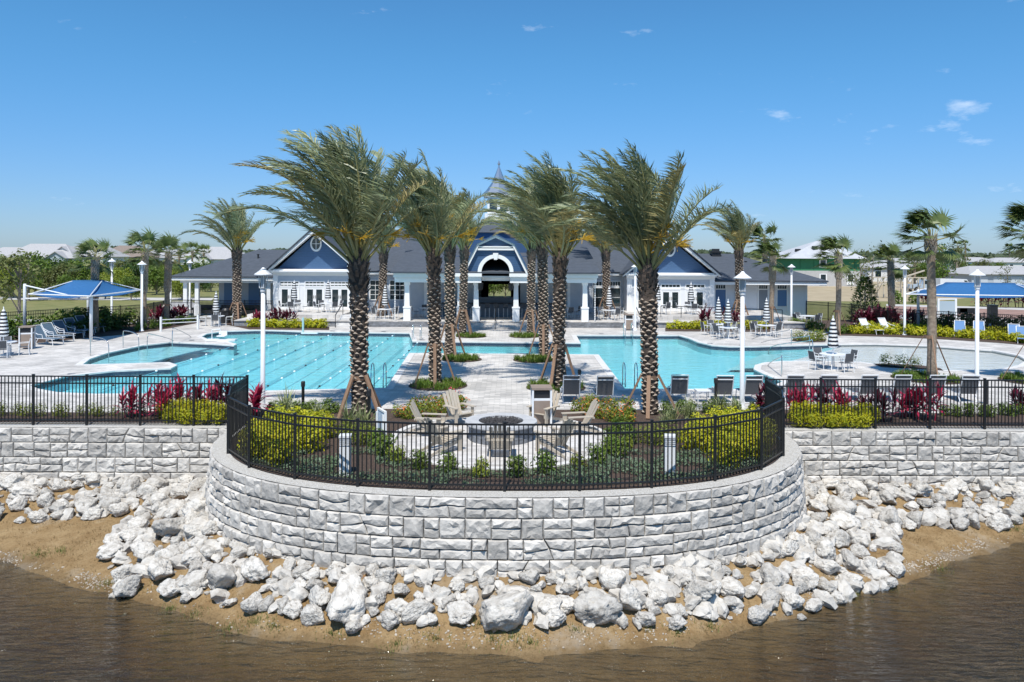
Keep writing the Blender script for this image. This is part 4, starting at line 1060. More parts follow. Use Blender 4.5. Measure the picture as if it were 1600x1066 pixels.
# grass rings round the walkway palms
def grass_ring(c, r, label):
    sheet('mulch_ring', [[(c.x + r*math.cos(2*math.pi*k/28), c.y + r*math.sin(2*math.pi*k/28)) for k in range(28)]], .02, M_mulch)
    g = random.Random(int(c.x * 100)); mb = MB()
    for k in range(int(70 * r)):
        a = g.uniform(0, 6.28); q = r * .93 * math.sqrt(g.uniform(.08, 1))
        x, y = c.x + q*math.cos(a), c.y + q*math.sin(a)
        for b in range(16):
            a2 = g.uniform(0, 6.28); e = R(g.uniform(40, 85)); l = g.uniform(.18, .34); d = Vector((math.cos(a2)*math.cos(e), math.sin(a2)*math.cos(e), math.sin(e))); w = Vector((-math.sin(a2), math.cos(a2), 0)) * .012
            p = Vector((x + g.gauss(0,.05), y + g.gauss(0,.05), .02)); m1 = p + d*l*.6; m2 = m1 + (d + Vector((0,0,-.6))).normalized()*l*.4
            mb.add([p - w, p + w, m1 + w, m1 - w, m2], [(0,1,2,3),(3,2,4)])
    o = mb.build('border_grass', L_green); tag(o, label, 'grass', kind='stuff')
for x, y, r, lab in ((685, 603, 1.22, 'bright border grass round the foremost lap pool row palm'), (722, 562, 1.05, 'bright border grass round the middle lap pool row palm'), (737, 526, 1.0, 'bright border grass round the far lap pool row palm'),
                  (869, 606, 1.22, 'bright border grass round the foremost wading pool row palm'), (834, 563, 1.05, 'bright border grass round the middle wading pool row palm'), (820, 526, 1.0, 'bright border grass round the far wading pool row palm'),
                  (1450, 592, 1.5, 'bright border grass round the tall cabbage palm'), (1618, 596, 1.4, 'bright border grass by the wading beach end')):
    grass_ring(px(x, y), r, lab)
# low blue-green ground cover in the bow bed
g = random.Random(9); mb = MB(); k = 0
while k < 17000:
    x = g.uniform(-7.5, 7.2); y = g.uniform(17.9, 23.5)
    if abs((x - BX)/8.1)**2.6 + abs((y - 24.4)/6.35)**2.6 > 1 or (x + .3)**2 + (y - 22.7)**2 < 3.55**2: continue
    if abs((x - BX)/6.6)**2.6 + abs((y - 24.4)/5.2)**2.6 < 1 and y > 21.2: continue
    if mnoise.noise(Vector((x*.9, y*.9, 0))) < -.25: continue
    k += 1; p = Vector((x, y, g.uniform(.02, .16))); s = g.uniform(.02, .05); nrm = Vector((g.gauss(0,.6), g.gauss(0,.6), 1)).normalized(); a = nrm.cross(Vector((g.gauss(0,1), g.gauss(0,1), .1))).normalized(); b = nrm.cross(a)
    mb.add([p - a*s, p - b*s*.5, p + a*s, p + b*s*.5], [(0,1,2,3)])
tag(mb.build('ground_cover', L_blue), 'low blue-green ground cover spreading over the mulch of the bow garden', 'ground cover', kind='stuff')
# bank weeds and dry grass
L_weed = leafm('bank_grass', (0.20, 0.19, 0.06), (0.11, 0.15, 0.03), 3, .7, .2, .1)
L_straw = leafm('straw_grass', (0.36, 0.25, 0.12), (0.27, 0.18, 0.08), 3, .8, .15, .1)
def blades(name, spots, m, label, cat, nper=26, l0=.06, l1=.17, seed=4):
    g = random.Random(seed); mb = MB()
    for x, y, r in spots:
        for _ in range(int(nper * r / .25)):
            a = g.uniform(0, 6.28); q = r * abs(g.gauss(0, .6)); X, Y = x + q*math.cos(a), y + .6*q*math.sin(a); a2 = g.uniform(0, 6.28); l = g.uniform(l0, l1)
            Z = max(float(bank_z(X, Y)), WATER_Z - .05); e = R(g.uniform(25, 85)); d = Vector((math.cos(a2)*math.cos(e), math.sin(a2)*math.cos(e), math.sin(e))); w = Vector((-math.sin(a2), math.cos(a2), 0)) * .007
            p = Vector((X, Y, Z - .01)); mb.add([p - w, p + w, p + d*l], [(0,1,2)])
    return tag(mb.build(name, m), label, cat, kind='stuff')
def bank_px(x, y):
    z = -2.3
    for _ in range(4): p = px(x, y, z); z = float(bank_z(p.x, p.y))
    return p
sp = [(bank_px(x, y), r) for x, y, r in ((60, 868, .5), (95, 862, .4), (170, 915, .45), (215, 925, .4), (265, 955, .4), (300, 965, .4), (360, 985, .55), (400, 980, .5), (430, 985, .4), (520, 1000, .35), (620, 1012, .4), (680, 1008, .4), (770, 1005, .5), (800, 1000, .5), (830, 1010, .3),
     (1060, 995, .3), (1110, 990, .3), (1010, 990, .2), (1330, 935, .4), (1390, 922, .45), (1470, 893, .4), (1500, 818, .3), (1590, 828, .5), (1560, 830, .3), (1345, 850, .2), (750, 955, .2), (900, 985, .25), (480, 950, .2))]
blades('bank_grass', [(p.x, p.y, r) for p, r in sp], L_weed, 'tufts of green and olive grass along the waterline', 'grass', 60)
g = random.Random(12); sp = []
while len(sp) < 900:
    x = g.uniform(-17.5, 17.5); ysh = float(np.interp(x, SHX, SHY)); y = ysh + g.uniform(.1, 3.2)
    if abs((x - BX)/9.6)**2.5 + (abs((y - WALL_D)/7.4)**2.5 if y < WALL_D else 0) < 1 or y > 23.5: continue
    sp.append((x, y, g.uniform(.15, .4)))
blades('straw_grass', sp, L_straw, 'dry straw-coloured grass on the sandy lake bank', 'grass', 16, .03, .10, 8)
sp = [(bank_px(x, y), r) for x, y, r in ((248, 795, .25), (280, 790, .35), (300, 815, .3), (310, 770, .2), (560, 905, .3), (590, 905, .3), (640, 905, .25), (880, 905, .3))]
blades('rust_weeds', [(p.x, p.y, r) for p, r in sp], mat('rust_weed', (.34, .13, .05), .8), 'rust brown dry weeds between the boulders', 'weeds', 50, .08, .25, 5)

# ================================================================== clubhouse
M_roof = stripes_mat('slate_shingles', (0.068, 0.080, 0.100), (0.042, 0.050, 0.062), 2, 9.0, 0.14, 0.85, 0.4, noise_amt=0.22)
M_siding = stripes_mat('navy_clapboard', (0.060, 0.130, 0.255), (0.035, 0.08, 0.165), 2, 7.0, 0.10, 0.6, 0.5, noise_amt=0.06)
M_navy = stripes_mat('navy_shingles', (0.048, 0.110, 0.225), (0.03, 0.065, 0.14), 2, 6.0, 0.14, 0.6, 0.5, noise_amt=0.08)
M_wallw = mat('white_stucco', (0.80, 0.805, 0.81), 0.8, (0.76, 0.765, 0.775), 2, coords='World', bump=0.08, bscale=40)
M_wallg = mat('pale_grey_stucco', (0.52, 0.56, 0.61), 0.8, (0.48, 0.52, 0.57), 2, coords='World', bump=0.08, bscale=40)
M_glass = mat('window_glass', (0.018, 0.030, 0.034), 0.04, spec=0.9)
M_bdoor = mat('blue_door', (0.10, 0.20, 0.36), 0.5)
M_gdoor = mat('grey_door', (0.23, 0.25, 0.28), 0.5)
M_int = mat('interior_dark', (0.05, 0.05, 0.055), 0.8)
M_ledge = mat('ledge_stone', (0.27, 0.28, 0.30), 0.9, (0.16, 0.165, 0.175), 4, rand=0.2, bump=0.5)
M_metalroof = mat('silver_metal', (0.60, 0.62, 0.64), 0.3, metal=0.9)
CX = -1.2
FZ, WZ = .45, .72     # porch floor, wing floor
# terrace: plinth, stone faced edges, steps
ter = thing('terrace', 'raised clubhouse terrace with stone faced edge and white coping', 'terrace')
MB().box(-20.6, 21.8, 57.0, 84, -.05, FZ - .06).build('plinth', M_ledge, ter)
MB().box(-20.6, 21.8, 56.92, 84, FZ - .058, FZ).build('terrace_floor', M_deck, ter)
MB().box(-20.3, -13.05, 58.9, 84, FZ, WZ).build('upper_floor', M_deck, ter)
MB().box(9.3, 21.6, 58.9, 84, FZ, WZ).build('upper_floor', M_deck, ter)
fm = [MB().box(-.29*w, .29*w, -.06, .0, .012, .115).mesh('facing_stone', M_ledge) for w in (.7, 1.0, 1.3)]
fr_ = random.Random(2)
for x0, x1 in ((-11.7, -4.9), (2.6, 9.6)):
    for c in range(3):
        x = x0 + fr_.random() * .3
        while x < x1 - .3:
            k = fr_.randrange(3); w = .58 * (.7, 1.0, 1.3)[k]; inst('facing_stone', fm[k], ter, (x + w/2, 56.985 - .012*fr_.random(), .003 + .12*c)); x += w + .012
for k in range(3):
    MB().box(-4.7, 2.3, 55.6 + .42*k, 57.05, -.02, .14 + .11*k).build('step', M_deck, ter)
for k in range(5):
    MB().box(-13.0, -11.75, 56.5 + .44*k, 59.3, -.02, .145*(k+1)).build('step', M_coping, ter)
    MB().box(9.35, 10.6, 56.5 + .44*k, 59.3, -.02, .145*(k+1)).build('step', M_coping, ter)
for x0, x1 in ((-20.6, -13.1), (10.7, 21.8)):
    pass

ch = thing('clubhouse', 'white and navy clubhouse with gabled wings, arched portico and slate roof', 'building')
def P(name, m, fn, parent=ch, smooth=False):
    mb = MB(); fn(mb); return mb.build(name, m, parent, smooth)
def roof_slab(name, q, th=.12, parent=ch):
    """q: 4 points of the upper surface, eave left, eave right, ridge right, ridge left"""
    q = [Vector(p) for p in q]; nn = (q[1]-q[0]).cross(q[3]-q[0]).normalized()
    if nn.z < 0: nn = -nn
    return MB().hexa([tuple(p - nn*th) for p in q] + [tuple(p) for p in q]).build(name, M_roof, parent)
def window(x0, x1, z0, z1, y, cols, rows, parent=ch, frame=.07, name='window', gm=None, mw=.035):
    f = P(name, M_trim, lambda b: (b.box(x0-frame, x1+frame, y-.06, y-.002, z1, z1+frame*1.3), b.box(x0-frame, x1+frame, y-.08, y-.002, z0-frame, z0), b.box(x0-frame, x0, y-.06, y-.002, z0, z1), b.box(x1, x1+frame, y-.06, y-.002, z0, z1)), parent)
    P('pane', gm or M_glass, lambda b: b.box(x0, x1, y-.025, y-.003, z0, z1), f)
    def bars(b):
        for i in range(1, cols): xx = x0 + (x1-x0)*i/cols; b.box(xx-mw/2, xx+mw/2, y-.045, y-.026, z0, z1)
        for j in range(1, rows): zz = z0 + (z1-z0)*j/rows; b.box(x0, x1, y-.043, y-.026, zz-mw/2, zz+mw/2)
    if cols > 1 or rows > 1: P('glazing_bars', M_trim, bars, f)
    return f
def door(x0, x1, z0, z1, y, leaves, parent=ch):
    f = P('door', M_trim, lambda b: (b.box(x0-.09, x0, y-.07, y-.002, z0, z1), b.box(x1, x1+.09, y-.07, y-.002, z0, z1), b.box(x0-.09, x1+.09, y-.07, y-.002, z1, z1+.09)), parent)
    w = (x1-x0)/leaves
    for i in range(leaves):
        a, b_ = x0 + w*i, x0 + w*(i+1); st = .13
        P('door_leaf', M_trim, lambda b: (b.box(a+.004, a+st, y-.05, y-.003, z0+.02, z1-.004), b.box(b_-st, b_-.004, y-.05, y-.003, z0+.02, z1-.004), b.box(a+st, b_-st, y-.05, y-.003, z0+.02, z0+.26), b.box(a+st, b_-st, y-.05, y-.003, z1-.15, z1-.004)), f)
        P('pane', M_glass, lambda b: b.box(a+st, b_-st, y-.03, y-.004, z0+.26, z1-.15), f)
        hx = b_-.07 if i == 0 else a+.07
        P('handle', M_dark, lambda b: b.box(hx-.015, hx+.015, y-.10, y-.05, z0+.95, z0+1.2), f)
    return f
def gable_wing(xc, hw, ehw, zb, zp, zt, y, doors, dz):
    """zb: underside of the pediment, zp: peak, zt: base of the walls"""
    P('wall', M_wallw, lambda b: b.box(xc-hw, xc+hw, y, y+12, zt-.3, zb))
    P('pediment', M_siding, lambda b: b.wallpoly([(xc-ehw+.5, zb+.33), (xc+ehw-.5, zb+.33), (xc, zp-.34)], y+.42, y+.7))
    P('cornice', M_trim, lambda b: (b.box(xc-ehw+.1, xc+ehw-.1, y-.5, y+.02, zb+.12, zb+.22), b.box(xc-ehw+.18, xc+ehw-.18, y-.36, y+.02, zb-.02, zb+.12), b.box(xc-ehw+.3, xc+ehw-.3, y-.16, y+.418, zb+.222, zb+.33)))
    P('frieze', M_trim, lambda b: (b.box(xc-hw-.03, xc+hw+.03, y-.06, y-.002, zb-.22, zb-.02), b.box(xc-hw+.25, xc+hw-.25, y-.035, y-.002, zb-.98, zb-.86)))
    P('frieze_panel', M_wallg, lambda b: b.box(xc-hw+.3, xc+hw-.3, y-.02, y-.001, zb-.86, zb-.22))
    for sg in (-1, 1):
        P('corner_pilaster', M_trim, lambda b: b.box(xc+sg*(hw-.2)-.2, xc+sg*(hw-.2)+.2, y-.09, y-.003, zt, zb-.225))
        # raking cornice
        a, c = Vector((xc+sg*(ehw+.12), y-.36, zb+.16)), Vector((xc, y-.36, zp+.02)); 
        P('rake_board', M_trim, lambda b: b.beam(a, c, .46, .30, (0, 1, 0)) if False else b.hexa([(a.x, y-.58, a.z-.16), (c.x, y-.58, c.z-.34), (c.x, y-.0, c.z-.34), (a.x, y-.0, a.z-.16), (a.x, y-.58, a.z+.08), (c.x, y-.58, c.z-.04), (c.x, y-.0, c.z-.04), (a.x, y-.0, a.z+.08)]))
        roof_slab('roof', [(xc+sg*(ehw+.22), y-.66, zb+.22), (xc+sg*(ehw+.22), y+12, zb+.22), (xc, y+12, zp+.16), (xc, y-.66, zp+.16)], .13)
    # oval window
    ow = zp - 1.22
    def oval(b, r0, r1, y0, y1):
        n = 28; zc = ow
        for i in range(n):
            t0, t1 = 2*math.pi*i/n, 2*math.pi*(i+1)/n
            q = [(xc+r*.72*math.cos(t), yy, zc+r*math.sin(t)) for yy in (y0, y1) for t, r in ((t0, r0), (t1, r0), (t1, r1), (t0, r1))]
            b.hexa(q)
    f = P('oval_window', M_trim, lambda b: oval(b, .50, .66, y+.32, y+.418))
    P('pane', M_glass, lambda b: b.add([(xc+.51*.72*math.cos(2*math.pi*i/28), y+.40, ow+.51*math.sin(2*math.pi*i/28)) for i in range(28)], [tuple(range(28))]), f)
    P('glazing_bars', M_trim, lambda b: (b.box(xc-.02, xc+.02, y+.36, y+.395, ow-.48, ow+.48), b.box(xc-.34, xc+.34, y+.362, y+.395, ow-.02, ow+.02)), f)
    for dx in doors:
        door(dx-.76, dx+.76, zt, zt+1.85+dz, y, 2); window(dx-.76, dx+.76, zt+2.0+dz, zt+2.32+dz, y, 5, 1)
lx = (492-800)*64/F; gable_wing(lx, 3.45, 3.75, 3.78, 7.45, WZ, 64, (lx-2.1, lx, lx+2.1), 0)
rx = (1048-800)*64/F; gable_wing(rx, 3.65, 3.9, 3.60, 7.15, WZ, 64, (rx-2.05, rx, rx+2.05), -.1)
# main roof and the recessed walls
roof_slab('roof', [(-17.2, 65.4, 3.95), (13.9, 65.4, 3.95), (13.9, 75, 7.75), (-17.2, 75, 7.75)])
roof_slab('roof', [(-17.2, 85, 3.95), (13.9, 85, 3.95), (13.9, 75, 7.75), (-17.2, 75, 7.75)])
for x0, x1 in ((-13.0, -8.9), (6.3, 9.6)):
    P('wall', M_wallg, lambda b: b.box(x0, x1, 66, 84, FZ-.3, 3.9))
    P('frieze', M_trim, lambda b: b.box(x0, x1, 65.5, 66.03, 3.66, 3.86))
for a, b_ in ((-12.15, -10.85), (-10.45, -9.2)): window(a, b_, 1.5, 3.1, 66, 3, 4)
for a, b_ in ((7.0, 7.95), (8.45, 9.3)):
    window(a, b_, .95, 2.55, 66, 1, 2); window(a, b_, 2.75, 3.1, 66, 4, 1)
# porch: roof, beam, columns, back walls, bar passage
PY = 57.35
P('porch_roof', M_roof, lambda b: b.add([(-8.95, 56.4, 4.0), (6.55, 56.4, 4.0), (6.2, 71.5, 7.3), (-8.6, 71.5, 7.3), (-8.95, 56.4, 4.12), (6.55, 56.4, 4.12), (6.2, 71.5, 7.42), (-8.6, 71.5, 7.42)], [(0,3,2,1),(4,5,6,7),(0,1,5,4),(1,2,6,5),(2,3,7,6),(3,0,4,7)]))
P('porch_ceiling', M_wallw, lambda b: b.box(-8.6, 6.2, 56.8, 66, 3.7, 3.82))
P('porch_side', M_wallw, lambda b: (b.add([(-8.6, 57, 3.82), (-8.6, 71, 3.82), (-8.6, 71, 7.25), (-8.55, 57, 3.82), (-8.55, 71, 3.82), (-8.55, 71, 7.25)], [(0,1,2),(3,5,4),(0,2,5,3)]), b.add([(6.2, 57, 3.82), (6.2, 71, 3.82), (6.2, 71, 7.25), (6.15, 57, 3.82), (6.15, 71, 3.82), (6.15, 71, 7.25)], [(0,2,1),(3,4,5),(0,3,5,2)])))
for x0, x1 in ((-8.7, CX-2.6), (CX+2.6, 6.3)):
    P('entablature', M_trim, lambda b: (b.box(x0, x1, 56.95, 57.55, 3.32, 3.70), b.box(x0-.06, x1+.06, 56.72, 57.6, 3.70, 3.99)))
for x0, x1 in ((-8.9, CX-1.9), (CX+1.9, 6.3)):
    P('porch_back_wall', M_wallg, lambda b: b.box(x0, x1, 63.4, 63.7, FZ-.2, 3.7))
for sg in (-1, 1):
    for k, (off, w) in enumerate(((6.6, .42), (1.46, .42), (2.75, .24))):
        xx = CX + sg*off + (0 if sg < 0 else .05)
        def col(b, xx=xx, w=w):
            b.box(xx-w*.62, xx+w*.62, PY-w*.62, PY+w*.62, FZ, FZ+.95); b.box(xx-w*.70, xx+w*.70, PY-w*.70, PY+w*.70, FZ+.95, FZ+1.05)
            b.hexa([(xx-w*.46, PY-w*.46, FZ+1.05), (xx+w*.46, PY-w*.46, FZ+1.05), (xx+w*.46, PY+w*.46, FZ+1.05), (xx-w*.46, PY+w*.46, FZ+1.05), (xx-w*.38, PY-w*.38, 3.12), (xx+w*.38, PY-w*.38, 3.12), (xx+w*.38, PY+w*.38, 3.12), (xx-w*.38, PY+w*.38, 3.12)])
            b.box(xx-w*.52, xx+w*.52, PY-w*.52, PY+w*.52, 3.12, 3.318)
        P('column', M_trim, col)
    # short wall pilasters inside the porch
    for off in (5.9, 3.6): P('pilaster', M_trim, lambda b: b.box(CX+sg*off-.12, CX+sg*off+.12, 63.3, 63.398, FZ, 3.7))
# portico: gambrel front with an arch, barrel passage
zs = 4.02
def gam(o=0.0): return [(CX-2.36-o, zs-.0), (CX-1.30-o*.7, 6.12+o*.35), (CX, 6.75+o*.9), (CX+1.30+o*.7, 6.12+o*.35), (CX+2.36+o, zs-.0)]
arch = [(CX+1.04*math.cos(math.pi*i/16), zs+.08+1.02*math.sin(math.pi*i/16)) for i in range(17)]
P('portico_front', M_navy, lambda b: b.wallpoly([(CX-2.3, zs), (CX-1.27, 6.05), (CX, 6.66), (CX+1.27, 6.05), (CX+2.3, zs), (CX+1.04, zs)] + arch + [(CX-1.04, zs)], 56.6, 56.8))
g4 = gam(.10); g5 = gam(.22)
for i in range(4):
    a, b_ = g4[i], g4[i+1]; a2, b2 = gam(-.12)[i], gam(-.12)[i+1]
    P('rake_board', M_trim, lambda b: b.hexa([(a2[0], 56.3, a2[1]), (b2[0], 56.3, b2[1]), (b2[0], 56.62, b2[1]), (a2[0], 56.62, a2[1]), (a[0], 56.3, a[1]), (b_[0], 56.3, b_[1]), (b_[0], 56.62, b_[1]), (a[0], 56.62, a[1])]))
    a3, b3 = g5[i], g5[i+1]
    P('portico_roof', M_navy, lambda b: b.hexa([(a[0], 56.2, a[1]+.003), (b_[0], 56.2, b_[1]+.003), (b_[0], 66, b_[1]+.003), (a[0], 66, a[1]+.003), (a3[0], 56.2, a3[1]), (b3[0], 56.2, b3[1]), (b3[0], 66, b3[1]), (a3[0], 66, a3[1])]))
P('portico_tie', M_trim, lambda b: (b.box(CX-1.34, CX+1.34, 56.36, 56.598, 5.72, 5.86), b.box(CX-1.25, CX+1.25, 56.40, 56.598, 5.92, 6.02)))
P('arch_trim', M_trim, lambda b: [b.hexa([(CX+r*math.cos(t), yy, zs+.08+r*math.sin(t)) for yy in (56.42, 56.598) for r, t in ((1.04, t0), (1.32, t0), (1.32, t1), (1.04, t1))]) for t0, t1 in [(math.pi*i/20, math.pi*(i+1)/20) for i in range(20)]])
P('keystone', M_trim, lambda b: b.hexa([(CX-.12, 56.34, 5.02), (CX+.12, 56.34, 5.02), (CX+.12, 56.42, 5.02), (CX-.12, 56.42, 5.02), (CX-.2, 56.34, 5.52), (CX+.2, 56.34, 5.52), (CX+.2, 56.42, 5.52), (CX-.2, 56.42, 5.52)]))
for sg in (-1, 1):
    x0, x1 = sorted((CX+sg*1.06, CX+sg*2.95))
    P('entablature', M_trim, lambda b: (b.box(x0, x1, 56.5, 57.6, 3.32, 3.78), b.box(x0-.05, x1+.05, 56.32, 57.6, 3.78, 4.02)))
bar_v = []
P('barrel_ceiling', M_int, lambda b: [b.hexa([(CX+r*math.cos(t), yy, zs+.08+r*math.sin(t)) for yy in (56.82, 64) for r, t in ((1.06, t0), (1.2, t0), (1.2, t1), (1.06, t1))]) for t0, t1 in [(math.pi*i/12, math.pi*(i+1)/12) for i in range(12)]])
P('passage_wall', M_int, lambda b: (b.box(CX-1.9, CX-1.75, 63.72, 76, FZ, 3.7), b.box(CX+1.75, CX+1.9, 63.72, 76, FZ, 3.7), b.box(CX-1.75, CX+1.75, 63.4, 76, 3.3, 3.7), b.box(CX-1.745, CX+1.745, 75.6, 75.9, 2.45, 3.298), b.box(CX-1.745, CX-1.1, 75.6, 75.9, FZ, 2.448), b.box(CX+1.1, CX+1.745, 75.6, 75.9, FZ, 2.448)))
for vx, vy in ((-11.2, 70.5), (-6.5, 66.0), (4.2, 66.5), (8.2, 70.2), (-23.2, 70.2), (21.0, 69.0)):
    vz = 3.95 + (vy - 65.4) * .396 if abs(vx - CX) > 8 and abs(vx) < 15 else (4.12 + (vy - 56.4) * .2185 if abs(vx) < 8 else 3.42 + (vy - 66) * .36)
    P('roof_vent', M_dark, lambda b: (b.box(vx-.06, vx+.06, vy-.06, vy+.06, vz-.1, vz+.34), b.box(vx-.1, vx+.1, vy-.1, vy+.1, vz+.34, vz+.40)))
P('tie_beam', M_trim, lambda b: b.box(CX-1.04, CX+1.04, 57.2, 57.45, 3.45, 3.75))
# navy clerestory with cupola and spire
P('clerestory', M_navy, lambda b: (b.box(CX-2.75, CX+2.75, 63, 68.5, 4.5, 7.2), b.box(CX-4.3, CX+4.3, 61.5, 66, 4.5, 5.28)))
P('clerestory_trim', M_trim, lambda b: b.box(CX-4.4, CX+4.4, 61.35, 61.49, 4.86, 5.0))
P('clerestory_roof', M_roof, lambda b: b.add([(CX-3.0, 62.75, 7.2), (CX+3.0, 62.75, 7.2), (CX+3.0, 68.75, 7.2), (CX-3.0, 68.75, 7.2), (CX-1, 64.75, 8.3), (CX+1, 64.75, 8.3), (CX+1, 66.75, 8.3), (CX-1, 66.75, 8.3)], [(0,3,2,1),(4,5,6,7),(0,1,5,4),(1,2,6,5),(2,3,7,6),(3,0,4,7)]))
def cupola(xc, yc, z, w, hgt, spire, label=None):
    c = P('cupola', M_trim, lambda b: (b.box(xc-w*1.1, xc+w*1.1, yc-w*1.1, yc+w*1.1, z, z+hgt*.28), b.box(xc-w*.9, xc+w*.9, yc-w*.9, yc+w*.9, z+hgt*.28, z+hgt*.92), b.box(xc-w*1.2, xc+w*1.2, yc-w*1.2, yc+w*1.2, z+hgt*.92, z+hgt)))
    for i in (-1, 1):
        P('pane', M_glass, lambda b: b.box(xc+i*w*.42-w*.3, xc+i*w*.42+w*.3, yc-w*.93, yc-w*.902, z+hgt*.36, z+hgt*.84), c)
    P('spire', M_metalroof, lambda b: b.lathe([(w*1.35, z+hgt), (w*.95, z+hgt+spire*.18), (w*.55, z+hgt+spire*.38), (w*.28, z+hgt+spire*.62), (w*.10, z+hgt+spire*.78), (w*.05, z+hgt+spire*.86), (w*.12, z+hgt+spire*.90), (.015, z+hgt+spire)], 8, xc, yc), c)
cupola(CX+.05, 65.75, 8.25, 1.05, 2.2, 3.0)
cupola((519-800)*74/F, 74.6, 7.6, .42, 1.0, .55)
# low wings
def low_wing(x0, x1, y, ze, zr, xr0, xr1, zt, hipL):
    yb = y + 13
    roof_pts = [(x0, y-.7, ze), (x1, y-.7, ze), (x1, yb, ze), (x0, yb, ze), (xr0, y+6, zr), (xr1, y+6, zr)]
    P('roof', M_roof, lambda b: b.add(roof_pts + [(p[0], p[1], p[2]-.12) for p in roof_pts[:4]], [(0,1,5,4),(1,2,5),(2,3,4,5),(3,0,4),(6,9,8,7),(0,6,7,1),(1,7,8,2),(2,8,9,3),(3,9,6,0)]))
    P('fascia', M_trim, lambda b: b.box(x0+.1, x1-.1, y-.62, y-.5, ze-.36, ze-.125))
low_wing(-29.3, -19.3, 66.5, 3.42, 5.75, -24.0, -19.0, 0, 1)
P('wall', M_wallg, lambda b: b.box(-26.4, -19.9, 69.2, 79, -.05, 3.3))
P('porch_beam', M_trim, lambda b: b.box(-28.6, -19.9, 66.2, 66.6, 2.85, 3.28))
for xx in (-28.2, -27.2, -21.0):
    P('column', M_trim, lambda b: (b.box(xx-.22, xx+.22, 66.2, 66.62, 0, .9), b.box(xx-.16, xx+.16, 66.26, 66.56, .9, 2.85)))
for a, b_ in ((-25.9, -25.0), (-23.7, -22.7)): P('shutter_door', M_bdoor, lambda b: b.box(a, b_, 69.12, 69.198, .1, 2.75))
low_wing(16.2, 26.6, 65.2, 3.30, 5.55, 16.5, 20.5, 0, 1)
P('wall', M_wallw, lambda b: b.box(16.9, 25.4, 66, 78, -.05, 3.2))
for a, b_, m, sill in ((17.5, 18.35, M_bdoor, 0), (19.25, 20.0, M_gdoor, 0), (21.2, 21.95, M_gdoor, 0), (22.8, 23.6, M_bdoor, .45)):
    P('door', m, lambda b: b.box(a, b_, 65.93, 65.998, WZ-.1+sill, 2.45))
    P('door_frame', M_trim, lambda b: (b.box(a-.1, a-.002, 65.9, 65.998, WZ-.1, 2.9), b.box(b_+.002, b_+.1, 65.9, 65.998, WZ-.1, 2.9), b.box(a, b_, 65.9, 65.998, 2.455, 2.53), b.box(a-.1, b_+.1, 65.9, 65.998, 2.902, 3.0)))
    window(a+.03, b_-.03, 2.56, 2.86, 65.99, 4, 1, frame=.02)
P('chimney', M_dark, lambda b: (b.box(18.35, 19.15, 70.4, 71.1, 4.4, 5.65), b.box(18.25, 19.25, 70.3, 71.2, 5.65, 5.78), b.box(18.45, 19.05, 70.5, 71.0, 5.78, 6.0)))
# bar counter seen through the arch
bar = thing('bar_counter', 'dark topped bar counter inside the arched passage', 'bar', (CX, 61, FZ))
MB().box(-4.8, 4.8, 0, .5, 0, 1.02).build('front_panel', mat('bar_panel', (.16, .19, .23), .6), bar)
MB().box(-4.95, 4.95, -.18, .65, 1.02, 1.09).build('counter_top', M_dark, bar)
MB().box(-1.7, 1.7, 1.0, 1.3, .0, 1.5).build('back_bar', mat('back_bar_grey', (.12, .14, .17), .5), bar)
for sg in (-1, 1):
    hl = thing('hanging_lantern', 'black lantern hanging beside the arch opening', 'lantern', (CX + sg*1.12, 57.0, 2.75), group='lanterns at the arch')
    MB().lathe([(.05, .0), (.17, .05), (.19, .45), (.22, .5), (.05, .62)], 6).build('lantern_body', M_dark, hl); MB().box(-.01, .01, -.01, .01, .6, .99).build('chain', M_dark, hl)
for x, D in ((617.5, 57.2), (930, 57.2)):
    rc = thing('rain_chain', 'white rain chain hanging from the porch eave %s' % ('by the double window' if x < 800 else 'by the tall window'), 'rain chain', pxd(x, D, FZ))
    mb = MB()
    for k in range(26): mb.lathe([(.012, .04 + .13*k), (.05, .10 + .13*k), (.02, .165 + .13*k)], 6)
    mb.build('chain_cups', M_trim, rc)['kind'] = 'stuff'
# hand rails at the steps
def handrail(label, a, b, h=.9, m=M_black, group=None, posts=2):
    t = thing('handrail', label, 'handrail', a, group=group); d = Vector(b) - Vector(a)
    MB().beam((0,0,h), (d.x, d.y, d.z + h), .05, .05).build('top_rail', m, t)
    for k in range(posts):
        q = d * (k / (posts-1)); MB().box(q.x-.02, q.x+.02, q.y-.02, q.y+.02, q.z, q.z + h - .02).build('post', m, t)
for x, lab in ((-4.2, 'black step handrail at the lap pool side of the central steps'), (CX, 'black step handrail in the middle of the central steps'), (1.8, 'black step handrail at the wading pool side of the central steps')):
    handrail(lab, (x, 55.5, 0), (x, 57.2, .45))
handrail('black handrail on the steps up to the lap pool side wing', (-11.85, 56.4, 0), (-11.85, 58.9, .72)); handrail('black handrail beside the planter steps, lap pool side wing', (-12.95, 56.4, 0), (-12.95, 58.9, .72))
handrail('black handrail on the steps up to the wading pool side wing', (9.45, 56.4, 0), (9.45, 58.9, .72))
handrail('long black ramp rail in front of the wading pool side wing doors', (11.3, 58.2, .72), (20.5, 58.2, .45), .85, posts=7)

